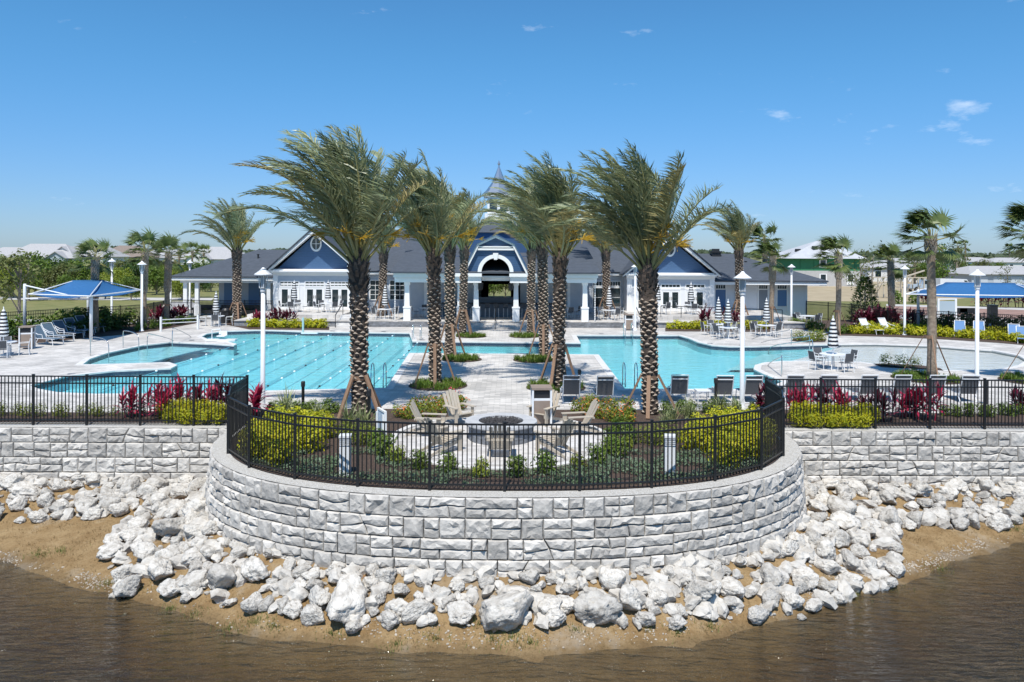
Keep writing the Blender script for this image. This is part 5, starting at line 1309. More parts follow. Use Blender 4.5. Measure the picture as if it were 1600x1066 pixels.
# ================================================================== fire pit patio
pc = Vector((-.3, 22.7))
patio = sheet('patio', [[(pc.x + 3.32*math.cos(2*math.pi*k/64), pc.y + 3.32*math.sin(2*math.pi*k/64)) for k in range(64)]], .024, mat('patio_joint', (.42, .40, .38), .9))
pv = [MB().box(-.198, .198, -.098, .098, 0, .03).mesh('paver', M_paver), MB().box(-.098, .098, -.098, .098, 0, .03).mesh('paver', M_paver)]
spots = []
for j in range(-16, 17):
    x = -3.4 + (j % 2) * .2
    while x < 3.4:
        k = 0 if rnd.random() < .8 else 1; w = .4 if k == 0 else .2; cx_ = x + w/2; y = j * .2
        rr = max(math.hypot(cx_ + s*w/2, y + t*.1) for s in (-1, 1) for t in (-1, 1))
        ri = math.hypot(cx_, y - .0)
        if rr < 3.08 and ri > .8: spots.append((cx_, y, k))
        x += w
spots.sort(key=lambda s: s[1]); rest = MB()
for i, (x, y, k) in enumerate(spots):
    if i < 290: inst('paver', pv[k], patio, (pc.x + x, pc.y + y, .026))
    else: w = .198 if k == 0 else .098; rest.box(pc.x+x-w, pc.x+x+w, pc.y+y-.098, pc.y+y+.098, .026, .056)
rest.build('paver_field', M_paver, patio)['kind'] = 'stuff'
bp_ = MB().hexa([(-.16, 0, 0), (.16, 0, 0), (.15, .2, 0), (-.15, .2, 0), (-.16, 0, .036), (.16, 0, .036), (.15, .2, .036), (-.15, .2, .036)]).mesh('border_paver', M_coping)
nb = 63
for k in range(nb):
    a = 2*math.pi*k/nb; inst('border_paver', bp_, patio, (pc.x + 3.31*math.cos(a), pc.y + 3.31*math.sin(a), .025), a + math.pi/2)
fp = thing('fire_pit', 'round grey stone fire pit with a concrete rim and black lava rock', 'fire pit', (pc.x, pc.y - .05, .05))
M_fblk = mat('fire_pit_block', (.26, .275, .30), .9, (.17, .18, .20), 4, rand=.18, bump=.5)
nbk = 16
am = 2*math.pi/nbk - .02
fb = MB(); n = 3
for i in range(n):
    t0, t1 = -am/2 + am*i/n, -am/2 + am*(i+1)/n
    fb.hexa([(r*math.cos(t), r*math.sin(t), z) for z in (.004, .142) for r, t in ((.8, t0), (.96, t0), (.96, t1), (.8, t1))])
fb = fb.mesh('block', M_fblk)
for c in range(3):
    for k in range(nbk): inst('block', fb, fp, (0, 0, .146*c), 2*math.pi*(k + .5*(c % 2))/nbk)
MB().lathe([(.93, .0), (.93, .435)], 40).build('core', M_core, fp)
MB().lathe([(.66, .44), (1.06, .44), (1.07, .47), (1.06, .53), (.66, .53), (.66, .44)], 48, cap=False).build('rim', M_cap, fp, False)
MB().lathe([(.0, .44), (.66, .445), (.66, .465), (0, .47)], 30, cap=False).build('fire_bowl', M_dark, fp)
lr = MB(); g = random.Random(3)
for k in range(420):
    a, q = g.uniform(0, 6.28), .62*math.sqrt(g.random()); s = g.uniform(.025, .05)
    p = Vector((q*math.cos(a), q*math.sin(a), .485 + g.uniform(0, .03)))
    lr.add([p + Vector(v)*s for v in ((1,.2,0),(-.3,1,.1),(-.8,-.6,0),(.1,.1,1),(0,-.9,.3))], [(0,1,3),(1,2,3),(2,4,3),(4,0,3)])
lr.build('lava_rock', mat('lava_rock', (.035, .033, .035), .9, (.075, .07, .07), 20), fp)['kind'] = 'stuff'

# ================================================================== garden (adirondack) chairs
M_adi = mat('taupe_poly_lumber', (.50, .435, .35), .6, (.44, .38, .30), 4, stretch=(3, 3, .5))
def make_adirondack():
    t = thing('adirondack_chair', 'x', 'chair')
    for k in range(5):
        x = (k - 2) * .105; top = 1.02 - .035*abs(k-2)**1.6; lean = lambda z: -.34 - (z - .22)*.42
        fan = 1 + .14
        MB().hexa([(x-.044, -.30, .22), (x+.044, -.30, .22), (x+.044, -.325, .22), (x-.044, -.325, .22),
                   (x*fan-.05, -.66, top), (x*fan+.05, -.66, top), (x*fan+.05, -.685, top), (x*fan-.05, -.685, top)]).build('back_slat', M_adi, t)
    for k in range(6):
        y = .26 - k*.105; z = .37 - k*.026
        MB().box(-.27, .27, y-.046, y+.046, z-.012, z+.012).build('seat_slat', M_adi, t)
    for sg in (-1, 1):
        MB().box(sg*.33-.075, sg*.33+.075, -.44, .33, .555, .58).build('arm', M_adi, t)
        MB().box(sg*.31-.02, sg*.31+.02, .17, .30, 0, .553).build('leg', M_adi, t)
        MB().hexa([(sg*.27-.018, -.80, 0), (sg*.27+.018, -.80, 0), (sg*.27+.018, .30, .25), (sg*.27-.018, .30, .25), (sg*.27-.018, -.80, .07), (sg*.27+.018, -.80, .07), (sg*.27+.018, .30, .36), (sg*.27-.018, .30, .36)]).build('leg', M_adi, t)
    MB().box(-.36, .36, -.51, -.47, .50, .553).build('back_brace', M_adi, t)
    return t
adi = make_adirondack(); used = []
for a_deg, rr, lab in ((-90, 1.95, 'taupe slatted garden chair between the fire pit and the fence, back to the lake'),
                   (-135, 2.1, 'taupe slatted garden chair on the sign side of the fire pit, back to the lake'),
                   (-48, 2.1, 'taupe slatted garden chair facing the fire pit, nearest the bollard by the loungers'),
                   (172, 2.05, 'taupe slatted garden chair beside the white board at the patio edge'),
                   (126, 2.25, 'taupe slatted garden chair against the pink and orange flowers'),
                   (55, 2.25, 'taupe slatted garden chair in front of the tall tan litter bin'),
                   (14, 2.3, 'taupe slatted garden chair at the patio edge below the braced palm')):
    a = R(a_deg); l = (pc.x + rr*math.cos(a), pc.y + rr*math.sin(a), .057); place(adi, used, l, a + math.pi/2, lab, scale=.98)

# bollard lights, white board, path bollards
def make_bollard():
    t = thing('bollard_light', 'x', 'bollard light')
    MB().box(-.13, .13, -.13, .13, 0, .70).build('post', M_alu, t); MB().box(-.145, .145, -.145, .145, .93, .98).build('cap', M_alu, t)
    for k in range(4): MB().box(-.13, .13, -.13, .13, .745 + .048*k, .765 + .048*k).build('louvre', M_alu, t)
    MB().box(-.085, .085, -.085, .085, .70, .93).build('lamp_core', mat('frosted_lens', (.55, .57, .6), .3), t)
    return t
bo = make_bollard(); used = []
place(bo, used, px(540, 742) + Vector((0,0,.012)), .1, 'white louvred bollard light beside the gold hedge near the white board')
place(bo, used, px(1047, 742) + Vector((0,0,.012)), -.1, 'white louvred bollard light beside the gold hedge on the lounger side')
wb = thing('notice_board', 'white framed notice board on a post at the patio edge', 'sign', px(598, 698) + Vector((0,0,.012)), R(118))
MB().box(-.30, .30, .0, .04, .15, 1.0).build('panel', mat('board_back', (.50, .60, .72), .5), wb)
MB().box(-.33, .33, -.015, .055, 1.0, 1.05).box(-.33, -.30, -.015, .055, .12, 1.0).box(.30, .33, -.015, .055, .12, 1.0).box(-.30, .30, -.015, .055, .12, .15).build('frame', M_trim, wb)
for s in (-.27, .27): MB().box(s-.025, s+.025, .056, .10, 0, .95).build('post', M_trim, wb)
pb_m = lambda: None
for i, (x, y, h) in enumerate(((474, 637, .92), (577, 665, 1.15), (906, 608, .78), (1119, 632, .95), (1541, 632, .9))):
    t = thing('path_light', ('slim black path light at the lap pool deck edge', 'slim black post light behind the white board', 'dark path light beside the grass ring and loungers', 'slim black path light in front of the loungers', 'dark path light behind the wading beach fence')[i], 'path light', px(x, y) + Vector((0,0,.012)))
    MB().lathe([(.055, 0), (.055, h*.8)], 10).build('post', M_black, t); MB().lathe([(.075, h*.8), (.075, h*.97), (.06, h)], 10).build('head', M_dark, t)

# ================================================================== litter bins
M_tanp = mat('tan_panel', (.30, .235, .19), .7, (.26, .20, .16), 5)
def make_bin():
    t = thing('litter_bin', 'x', 'litter bin')
    for sx_ in (-1, 1):
        for sy_ in (-1, 1): MB().box(sx_*.29-.03, sx_*.29+.03, sy_*.29-.03, sy_*.29+.03, 0, 1.15).build('frame_post', M_alu, t)
    MB().box(-.26, .26, -.26, .26, .08, .80).build('panel', M_tanp, t)
    MB().box(-.33, .33, -.33, .33, 1.15, 1.22).build('lid', M_tanp, t)
    MB().box(-.26, .26, -.25, .25, .80, .88).build('rail', M_alu, t); MB().box(-.25, .25, -.25, .25, .88, 1.1).build('opening', M_dark, t)
    return t
lb = make_bin(); used = []
place(lb, used, px(846, 664) + Vector((0,0,.02)), .05, 'tall tan panelled litter bin with white frame at the fire pit walk')
place(lb, used, px(43, 545), .3, 'tan panelled litter bin in front of the first lounger under the blue canopy', scale=1.05)
place(lb, used, px(983, 516), 0, 'tan panelled litter bin by the pool ladder below the terrace', scale=.95)

# ================================================================== loungers
M_sling = mat('charcoal_sling', (.10, .105, .115), .7, (.075, .08, .09), 30, bump=.3, bscale=90)
M_slingb = mat('blue_sling', (.10, .155, .215), .7, (.08, .13, .18), 30, bump=.3, bscale=90)
def make_lounger(ms, up=62):
    t = thing('sun_lounger', 'x', 'sun lounger'); e = R(up); c, s = math.cos(e), math.sin(e)
    # head at -y, feet toward +y; seat height .34
    for sg in (-1, 1):
        MB().tube([(sg*.31, -.05,   .34), (sg*.31, 1.28, .34)], .015, 6).build('side_rail', M_alu, t)
        MB().tube([(sg*.31, -.05, .34), (sg*.31, -.05 - .78*c, .34 + .78*s)], .02, 6).build('back_rail', M_alu, t)
        MB().tube([(sg*.31, 1.1, .34), (sg*.31, 1.18, 0)], .018, 6).build('leg', M_alu, t)
        MB().tube([(sg*.31, .12, .34), (sg*.31, -.12, 0)], .018, 6).build('leg', M_alu, t)
        MB().tube([(sg*.31, -.05 - .45*c, .34 + .45*s), (sg*.33, .12, .56), (sg*.33, .42, .55), (sg*.32, .46, .34)], .017, 6).build('arm', M_alu, t)
    MB().box(-.29, .29, -.03, 1.26, .330, .346).build('seat_sling', ms, t)
    MB().hexa([(-.29, -.05, .34), (.29, -.05, .34), (.29, -.036, .348), (-.29, -.036, .348)] + [(x, y - .05*0 - .05 - .74*c + o, .34 + .74*s) for x, y, o in ((-.29, 0, 0), (.29, 0, 0), (.29, 0, .016), (-.29, 0, .016))]).build('back_sling', ms, t)
    MB().tube([(-.31, -.05 - .78*c, .34 + .78*s), (.31, -.05 - .78*c, .34 + .78*s)], .02, 6).build('head_rail', M_alu, t)
    MB().beam((-.29, -.05 - .62*c - .012, .34 + .62*s), (.29, -.05 - .62*c - .012, .34 + .62*s), .012, .035).build('head_strap', M_alu, t)
    MB().tube([(-.31, -.12, .04), (.31, -.12, .04)], .014, 6).build('cross_bar', M_alu, t)
    return t
lg = make_lounger(M_sling, 72); used = []
for x, y, lab, gp in [(893, 630, 'grey sling lounger next to the grass ring of the walkway palm', None), (945, 631, 'grey sling lounger between the walkway palm and the braced palm', None), (1061, 629, 'grey sling lounger beside the braced palm trunk', None), (1131, 630, 'grey sling lounger beside the small white side table', None), (1176, 630, 'grey sling lounger beside the lamp post', None)] + \
        [(x, 629, 'grey sling lounger behind the crimson plants of the wading beach fence', 'loungers behind the crimson plants') for x in (1240, 1292, 1354, 1406, 1460, 1512)]:
    place(lg, used, px(x, y), rnd.uniform(-.06, .06), lab, gp, .98)
lgb = make_lounger(M_slingb, 55); used = []
for k in range(6):
    fx, fy = (84 + 17.5*k, 541 - 5.1*k) 
    p = px(66 + 17.0*k, 538 - 4.8*k); place(lgb, used, p, R(-110), 'slate blue lounger in the row under the blue canopy', 'loungers under the blue canopy', 1.12)
lgw = make_lounger(mat('white_sling', (.68, .70, .73), .7), 60); used = []
for x, y in ((1355, 521), (1385, 520)): place(lgw, used, px(x, y), R(200), 'pale lounger behind the gold shrubs of the wading beach', 'pale loungers at the wading beach')
lgs = make_lounger(mat('bright_blue_sling', (.10, .22, .42), .7), 55); used = []
for x, y in ((1500, 524), (1530, 525), (1585, 531), (1598, 535)): place(lgs, used, px(x, y), R(150), 'blue lounger among the gold shrubs by the second canopy', 'blue loungers by the second canopy')
stb = thing('side_table', 'small white side table between two grey loungers', 'side table', px(1098, 628)); MB().box(-.25, .25, -.25, .25, .42, .45).build('table_top', M_alu, stb)
for a in (-1, 1):
    for b in (-1, 1): MB().box(a*.22-.015, a*.22+.015, b*.22-.015, b*.22+.015, 0, .42).build('leg', M_alu, stb)

# ================================================================== dining sets
def make_dchair():
    t = thing('dining_chair', 'x', 'chair')
    for sg in (-1, 1):
        MB().tube([(sg*.26, .22, 0), (sg*.26, .20, .64), (sg*.26, -.22, .66)], .016, 6).build('arm', M_alu, t)
        MB().tube([(sg*.26, -.26, 0), (sg*.25, -.20, .44), (sg*.24, -.30, .90)], .016, 6).build('leg', M_alu, t)
    MB().box(-.24, .24, -.2, .24, .43, .445).build('seat', M_sling, t)
    MB().hexa([(-.23, -.215, .50), (.23, -.215, .50), (.23, -.200, .50), (-.23, -.200, .50), (-.23, -.305, .90), (.23, -.305, .90), (.23, -.29, .90), (-.23, -.29, .90)]).build('backrest', M_sling, t)
    return t
def make_table(r=.62):
    t = thing('dining_table', 'x', 'table'); MB().lathe([(r, .70), (r, .735)], 24).build('table_top', M_alu, t)
    for k in range(4):
        a = math.pi/4 + k*math.pi/2; MB().tube([(math.cos(a)*r*.45, math.sin(a)*r*.45, .70), (math.cos(a)*r*.72, math.sin(a)*r*.72, 0)], .02, 6).build('leg', M_alu, t)
    return t
M_navyst = mat('navy_black_canvas', (.02, .022, .03), .8)
def make_umbrella():
    t = thing('parasol', 'x', 'parasol')
    MB().lathe([(.26, 0), (.26, .05), (.04, .07)], 16).build('base', M_alu, t); MB().lathe([(.022, .05), (.022, 2.55)], 8).build('pole', M_alu, t)
    nn = 15; prof = []; mi = []
    for k in range(nn + 1):
        u = k / nn; z = 1.02 + 1.42*u; r = .19*(1 - u)**.55 + .035; 
        if k == 0: r = .13
        prof.append((r, z)); mi.append(k % 2)
    b = MB(); n = 16
    o = 0
    for r, z in prof:
        for k in range(n): a = 2*math.pi*k/n; q = r*(1 + .16*math.cos(8*a)); b.v.append((q*math.cos(a), q*math.sin(a), z))
    for i in range(nn):
        for k in range(n): b.f.append((i*n+k, i*n+(k+1)%n, (i+1)*n+(k+1)%n, (i+1)*n+k)); b.mi.append(mi[i])
    b.build('folded_canopy', [M_trim, M_navyst], t, True); MB().lathe([(.02, 2.44), (.03, 2.5), (.005, 2.6)], 8).build('finial', M_trim, t)
    return t
dc, dt, um = make_dchair(), make_table(), make_umbrella(); uc, ut, uu = [], [], []
def dining(loc, where, rz=.4, n=4, umb=True, s=1.0, rr=.92):
    loc = Vector(loc)
    place(dt, ut, loc, rz, 'round white dining table ' + where, scale=s)
    for k in range(n):
        a = rz + 2*math.pi*k/n
        place(dc, uc, loc + Vector((math.cos(a)*rr*s, math.sin(a)*rr*s, 0)), a + math.pi/2, 'grey sling dining chair at the table ' + where, 'dining chairs ' + where, s)
    if umb: place(um, uu, loc + Vector((0, 0, 0)), rz, 'folded black and white striped parasol ' + where, scale=s)
dining(px(1302, 577), 'on the paved point of the wading beach', .25, s=1.0)
dining(px(6, 556), 'beside the litter bin near the blue canopy', .5, s=1.0)
dining(px(338, 509), 'on the deck before the covered porch wing', .3)
dining(px(1123, 523), 'beside the pool curve below the gold hedge', .2); dining(px(1138, 529), 'at the pool curve edge by the lamp post', .6)
dining(px(1198, 525), 'beside the cabbage palm with braces', .4)
for x, D, z, wh in ((460, 61.6, WZ, 'before the lap pool side wing, outer doors'), (513, 61.6, WZ, 'before the lap pool side wing, middle doors'), (602, 59.0, FZ, 'on the terrace by the double window'),
                 (952, 59.0, FZ, 'on the terrace by the tall window'), (1028, 61.4, WZ, 'before the wading pool side wing, inner doors'), (1080, 61.4, WZ, 'before the wading pool side wing, outer doors')):
    dining(pxd(x, D, z), wh, rnd.uniform(0, 1), n=4)
for x, wh in ((668, 'under the porch on the lap pool side'), (884, 'under the porch on the wading pool side')):
    dining(pxd(x, 60.5, FZ), wh, .3, umb=False)
dining(px(1262, 508), 'behind the gold shrubs past the low wing', .3, umb=False)
# bar stools
bs = thing('bar_stool', 'x', 'bar stool')
for a in (-1, 1):
    for b in (-1, 1): MB().beam((a*.17, b*.17, 0), (a*.15, b*.15, .74), .03, .03).build('leg', M_alu, bs)
MB().box(-.2, .2, -.19, .19, .74, .78).build('seat', M_sling, bs); MB().hexa([(-.2, -.2, .84), (.2, -.2, .84), (.2, -.18, .84), (-.2, -.18, .84), (-.2, -.26, 1.12), (.2, -.26, 1.12), (.2, -.24, 1.12), (-.2, -.24, 1.12)]).build('backrest', M_sling, bs)
used = []
for k in range(11): place(bs, used, (CX + (k-5)*.72, 60.35, FZ), 0, 'white framed bar stool with dark seat at the bar counter', 'bar stools at the counter')

# ================================================================== lamp posts
def make_lamp():
    t = thing('lamp_post', 'x', 'lamp post')
    MB().lathe([(.16, 0), (.16, .06), (.10, .10), (.085, .3), (.072, 3.9)], 14).build('pole', M_alu, t, True)
    MB().lathe([(.072, 3.9), (.10, 3.96), (.10, 4.04), (.14, 4.08)], 14).build('collar', M_alu, t)
    MB().lathe([(.085, 4.08), (.095, 4.48)], 12).build('lantern_glass', mat('lamp_glass', (.42, .44, .46), .15), t)
    for k in range(4):
        a = k*math.pi/2 + .4; MB().tube([(math.cos(a)*.125, math.sin(a)*.125, 4.08), (math.cos(a)*.145, math.sin(a)*.145, 4.50)], .014, 5).build('lantern_bar', M_alu, t)
    MB().lathe([(.30, 4.50), (.31, 4.53), (.10, 4.68), (.04, 4.76)], 20).build('lamp_shade', M_alu, t)
    return t
lp = make_lamp(); used = []
for x, yb, yt, lab in ((411, 641, 418, 'white lamp post among the crimson plants at the near lap pool edge'), (1160, 641, 424, 'white lamp post behind the grey loungers'), (1527, 604, 421, 'white lamp post on the deck beyond the tall cabbage palm'),
                    (222, 518, 408, 'white lamp post at the corner of the blue canopy'), (549, 514, 411, 'white lamp post at the foot of the terrace by the planter steps'), (993, 517, 412, 'white lamp post at the foot of the terrace by the pool ladder'),
                    (1237, 506, 413, 'white lamp post at the end of the low wing'), (1414, 524, 415, 'white lamp post at the back of the wading beach'), (267, 492, 404, 'white lamp post beside the entry path palm'),
                    (175, 500, 404, 'white lamp post behind the blue canopy'), (297, 484, 407, 'white lamp post near the covered porch wing')):
    p = px(x, yb); h = (yb - yt) * p.y / F; o = place(lp, used, p, 0, lab); o.scale = (1, 1, h / 4.76)

# ================================================================== canopies
def canopy(label, corners, z, ridge, zr, posts, m, hang=.25):
    t = thing('shade_canopy', label, 'canopy'); C4 = [Vector((*c, z)) for c in corners]; r0, r1 = Vector((*ridge[0], zr)), Vector((*ridge[1], zr))
    b = MB(); n = 8
    def patch(a, b_, c, d):   # sagging fabric panel
        o = len(b.v)
        for i in range(n + 1):
            for j in range(n + 1):
                u, v = i/n, j/n; p = (a*(1-u) + b_*u)*(1-v) + (d*(1-u) + c*u)*v; p.z -= .35*math.sin(math.pi*v)*.5 + .18*math.sin(math.pi*u)*(1-v); b.v.append(tuple(p))
        for i in range(n):
            for j in range(n): b.f.append((o+i*(n+1)+j, o+(i+1)*(n+1)+j, o+(i+1)*(n+1)+j+1, o+i*(n+1)+j+1)); b.mi.append(0)
    patch(C4[0], C4[1], r1, r0); patch(C4[1], C4[2], r1, r1); patch(C4[2], C4[3], r0, r1); patch(C4[3], C4[0], r0, r0)
    f = b.build('fabric', m, t, True); md = f.modifiers.new('thickness', 'SOLIDIFY'); md.thickness = .012
    for (x, y), h in posts:
        MB().lathe([(.095, 0), (.095, h), (.07, h + .05)], 12, x, y).build('post', M_alu, t, True)
    for i in range(4): MB().tube([C4[i], C4[(i+1) % 4] ], .045, 6).build('eave_pole', M_alu, t)
    for i, j in ((0, 0), (1, 1), (2, 1), (3, 0)): MB().tube([C4[i] + Vector((0,0,-.02)), (r0, r1)[j] + Vector((0,0,-.06))], .035, 6).build('hip_pole', M_alu, t)
    return t
M_bluefab = mat('blue_shade_cloth', (.05, .21, .48), .75, (.04, .18, .43), 6, transl=.35)
cA, cB, cC, cD = pxd(45, 48).xy, pxd(140, 46).xy, pxd(222, 54).xy, pxd(128, 56).xy
can = canopy('blue hipped shade canopy on white posts over the slate blue loungers', [cA, cB, cC, cD], 2.82, [pxd(113, 50.5).xy, pxd(160, 52).xy], 3.6,
       [(tuple(pxd(39, 49.5).xy), 3.35), (tuple(pxd(138, 57).xy), 2.6), (tuple(pxd(140, 46.6).xy - Vector((0, -.2))), 2.75)], M_bluefab)
q = pxd(39, 49.5); MB().tube([(q.x, q.y, 3.3), (cA.x + 3.2, cA.y, 2.6)], .05, 6).build('brace_arm', M_alu, can); MB().tube([(q.x, q.y, 2.45), (cA.x + 4.2, cA.y + .2, 2.5)], .05, 6).build('brace_arm', M_alu, can)
canopy('long blue hipped shade canopy on white posts past the wading beach', [pxd(1415, 54).xy, pxd(1640, 52).xy, pxd(1660, 60).xy, pxd(1440, 61).xy], 2.75, [pxd(1478, 57).xy, pxd(1585, 56).xy], 3.5,
       [(tuple(pxd(1435, 57).xy), 2.9), (tuple(pxd(1660, 56).xy), 2.9)], M_bluefab)

# ================================================================== pool hardware
def bent_rail(label, pts, group=None, r=.024, name='pool_handrail'):
    t = thing(name, label, 'handrail', pts[0], group=group); o = Vector(pts[0])
    MB().tube([Vector(p) - o for p in smooth3(pts)], r, 6).build('rail', M_steel, t, True); return t
def smooth3(pts, n=4):
    P_ = [Vector(p) for p in pts]; out = []
    for i in range(len(P_)-1):
        p0, p1, p2, p3 = P_[max(i-1,0)], P_[i], P_[i+1], P_[min(i+2, len(P_)-1)]
        for k in range(n):
            t = k/n; out.append(.5*((2*p1)+(p2-p0)*t+(2*p0-5*p1+4*p2-p3)*t*t+(3*p1-p0-3*p2+p3)*t**3))
    return out + [P_[-1]]
def hoop(label, a, b, h=.95, zb=0.0, group=None):
    a, b = Vector(a), Vector(b); bent_rail(label, [a, a + Vector((0,0,h*.85)), a.lerp(b,.12) + Vector((0,0,h)), a.lerp(b,.75) + Vector((0,0,h*.97)), b + Vector((0,0,h*.7)), b + Vector((0,0,zb))], group)
for (x0, y0), (x1, y1), lab in (((142, 556), (170, 560), 'curved steel handrail at the wading ledge of the lap pool, litter bin end'), ((193, 544), (217, 549), 'curved steel handrail at the wading ledge of the lap pool, canopy end')):
    hoop(lab, px(x0, y0), px(x1, y1), 1.0, -.4)
for (x0, y0), (x1, y1), lab in (((231, 561), (275, 556), 'sloping steel handrail down into the lap pool, lower peninsula'), ((270, 549), (302, 550), 'sloping steel handrail down into the lap pool, upper peninsula')):
    a, b = px(x0, y0, -.4), px(x1, y1, -1.0); bent_rail(lab, [a, a + Vector((0,0,1.2)), a.lerp(b,.15) + Vector((0,0,1.35)), b + Vector((0,0,.85)), b])
for i, (x0, y0, x1, y1) in enumerate(((1237, 541, 1175, 552), (1270, 561, 1205, 566), (1265, 553, 1190, 558), (1222, 592, 1200, 600))):
    a, b = px(x0, y0, -.1), px(x1, y1, -.9); bent_rail('sloping steel handrail down the wading beach steps', [a, a + Vector((0,0,.95)), a.lerp(b,.12) + Vector((0,0,1.0)), b + Vector((0,0,.9)), b], 'handrails of the beach steps')
for x, y, lab in ((592, 604, 'steel pool ladder rails at the near corner of the lap pool'), (652, 530, 'steel pool ladder rails at the channel end of the lap pool'), (985, 603, 'steel ladder rails at the near edge of the wading pool'), (982, 526, 'steel ladder rails at the far edge of the wading pool')):
    t = thing('pool_ladder', lab, 'pool ladder', px(x, y)); s = 1 if y > 560 else -1
    for dx in (-.25, .25):
        MB().tube(smooth3([(dx, -.35*s, 0), (dx, -.3*s, .75), (dx, .0, .95), (dx, .35*s, .7), (dx, .40*s, -.7)]), .022, 6).build('rail', M_steel, t, True)
    for z in (-.25, -.5): MB().box(-.25, .25, .40*s-.04, .40*s+.04, z-.015, z+.015).build('tread', M_steel, t)
lift = thing('pool_lift', 'white pool lift seat on the small peninsula of the lap pool', 'pool lift', px(347, 533.5)); MB().box(-.9, .9, -.25, .25, .02, .14).build('base', M_alu, lift); MB().box(-.25, .25, -.2, .25, .3, .36).box(-.25, .25, .2, .26, .36, .62).build('seat', M_alu, lift); MB().tube([(-.6, 0, .1), (-.6, 0, .7), (-.1, 0, .75), (0, 0, .36)], .035, 6).build('arm', M_alu, lift)
lq = thing('pool_lift', 'slim white pool lift post by the planter edge of the lap pool', 'pool lift', px(474, 522)); MB().tube([(0, 0, 0), (0, 0, 1.1)], .07, 8).build('post', mat('pale_green_plastic', (.45, .60, .58), .5), lq); MB().box(-.1, 1.0, -.12, .12, .02, .10).build('base', M_alu, lq)
# lane ropes
M_rope = mat('lane_rope', (.16, .40, .50), .6)
fl = MB().lathe([(.02, -.05), (.05, -.03), (.05, .03), (.02, .05)], 8).mesh('float', M_trim)
fld = MB().lathe([(.02, -.05), (.045, -.03), (.045, .03), (.02, .05)], 8).mesh('float', M_dark)
ends = [((606 - 800)*30.6/F - .9 - 2.15*k) for k in range(6)]
for i, x in enumerate(ends):
    y0, y1 = 31.2, (52.4 if i else 52.4)
    t = thing('lane_rope', 'floating lane rope with small floats stretched along the lap pool', 'lane rope', (x, y0, PW + .02), group='lane ropes of the lap pool')
    MB().tube([(0, 0, 0), (0, y1 - y0, 0)], .018, 5).build('rope', M_rope, t)
    for k in range(11): inst('float', fl if k % 3 else fld, t, (0, .8 + k*1.95, .03), rot=(R(90), 0, 0))
sheet_l = []
for i, x in enumerate(ends):
    o = MB().box(x - 1.2, x - .95, 32, 52.0, -.599, -.592).build('lane_mark', mat('lane_mark', (.33, .56, .62), .6)); o['kind'] = 'structure'
# depth markings on the coping: small dark tiles with numbers are too fine to read; plain tiles
dm = MB().box(-.16, .16, -.09, .09, 0, .006).mesh('depth_tile', mat('depth_tile', (.12, .14, .17), .5))
for x, y in ((112, 586), (300, 533), (520, 518.7), (600, 519.6), (660, 532.6), (870, 534.6), (940, 523), (1110, 538.5), (1160, 540.6)):
    inst('depth_tile', dm, cop, px(x, y - 1.0) + Vector((0,0,.021)))

# ================================================================== beds round the back of the deck
def fshrub(name, ms, lab, gp, s=1.0, cat='shrub'): return lambda l, k: shrub(name, ms, l, s, lab, gp, cat, stems=False)
def bed(name, pts): return sheet(name, [W2(pts)], .02, M_mulch)
bed('garden_soil', [(-60, 540), (60, 536), (205, 522), (245, 517), (320, 503), (300, 498), (230, 503), (150, 512), (0, 520), (-60, 524)])
row([(-30, 532), (60, 530), (140, 520), (200, 514)], 13, fshrub('hedge_shrub', S_darkfar, 'olive green hedge shrub behind the slate blue loungers', 'hedge behind the blue loungers', 1.15))
row([(-30, 526), (60, 523), (140, 513), (210, 507)], 14, fshrub('hedge_shrub', S_greenfar, 'tall leafy hedge shrub along the black boundary fence', 'boundary hedge by the blue canopy', 1.5))
row([(205, 519), (240, 514), (280, 508), (305, 503)], 10, fshrub('low_hedge_shrub', S_greenfar, 'low clipped green shrub edging the deck past the blue canopy', 'low edging shrubs past the canopy', .7))
row([(155, 514), (180, 510)], 3, fshrub('gold_shrub', S_goldfar, 'single gold shrub patch in the boundary hedge', 'gold patch in the boundary hedge', 1.2))
row([(240, 506), (262, 503), (290, 499)], 8, fshrub('red_shrub', S_tifar, 'bright crimson plant massed by the path behind the canopy', 'crimson mass behind the canopy', 1.15, 'plant'))
bed('garden_soil', [(355, 508), (390, 515), (515, 516), (515, 511), (400, 508), (355, 500)])
row([(392, 511.5), (450, 512.5), (512, 513)], 14, fshrub('gold_shrub', S_goldfar, 'gold shrub in the planter bed before the lap pool side wing', 'gold planter, lap pool side wing', .95))
row([(398, 508), (430, 509), (460, 509)], 6, fshrub('ti_plant', S_tifar, 'crimson plant in the planter bed before the lap pool side wing', 'crimson planter, lap pool side wing', 1.1, 'plant'))
row([(1045, 514.5), (1110, 515), (1200, 515)], 18, fshrub('gold_shrub', S_goldfar, 'gold shrub in the hedge before the wading pool side wing', 'gold hedge, wading pool side wing', .9))
for x in (1097, 1128, 1148): shrub('ti_plant', S_tifar, px(x, 512) + Vector((0,0,.02)), 1.4, 'crimson plant in the gold hedge before the wading pool side wing', 'crimson plants, wading pool side wing', 'plant', stems=False)
bed('garden_soil', [(1040, 518), (1205, 519), (1205, 512), (1040, 512)])
bed('garden_soil', [(1222, 512), (1300, 520), (1340, 513), (1330, 500), (1230, 502)])
row([(1228, 509), (1265, 514), (1290, 516)], 9, fshrub('low_hedge_shrub', S_greenfar, 'low green shrub beside the path past the low wing', 'green shrubs past the low wing', .75))
bed('garden_soil', [(1238, 533), (1262, 535.5), (1290, 534.5), (1292, 530), (1262, 528), (1240, 529)])
row([(1242, 532), (1265, 534), (1288, 532)], 6, fshrub('low_hedge_shrub', S_goldg, 'small variegated shrub in the island bed by the wading beach', 'island bed shrubs', 1.0))
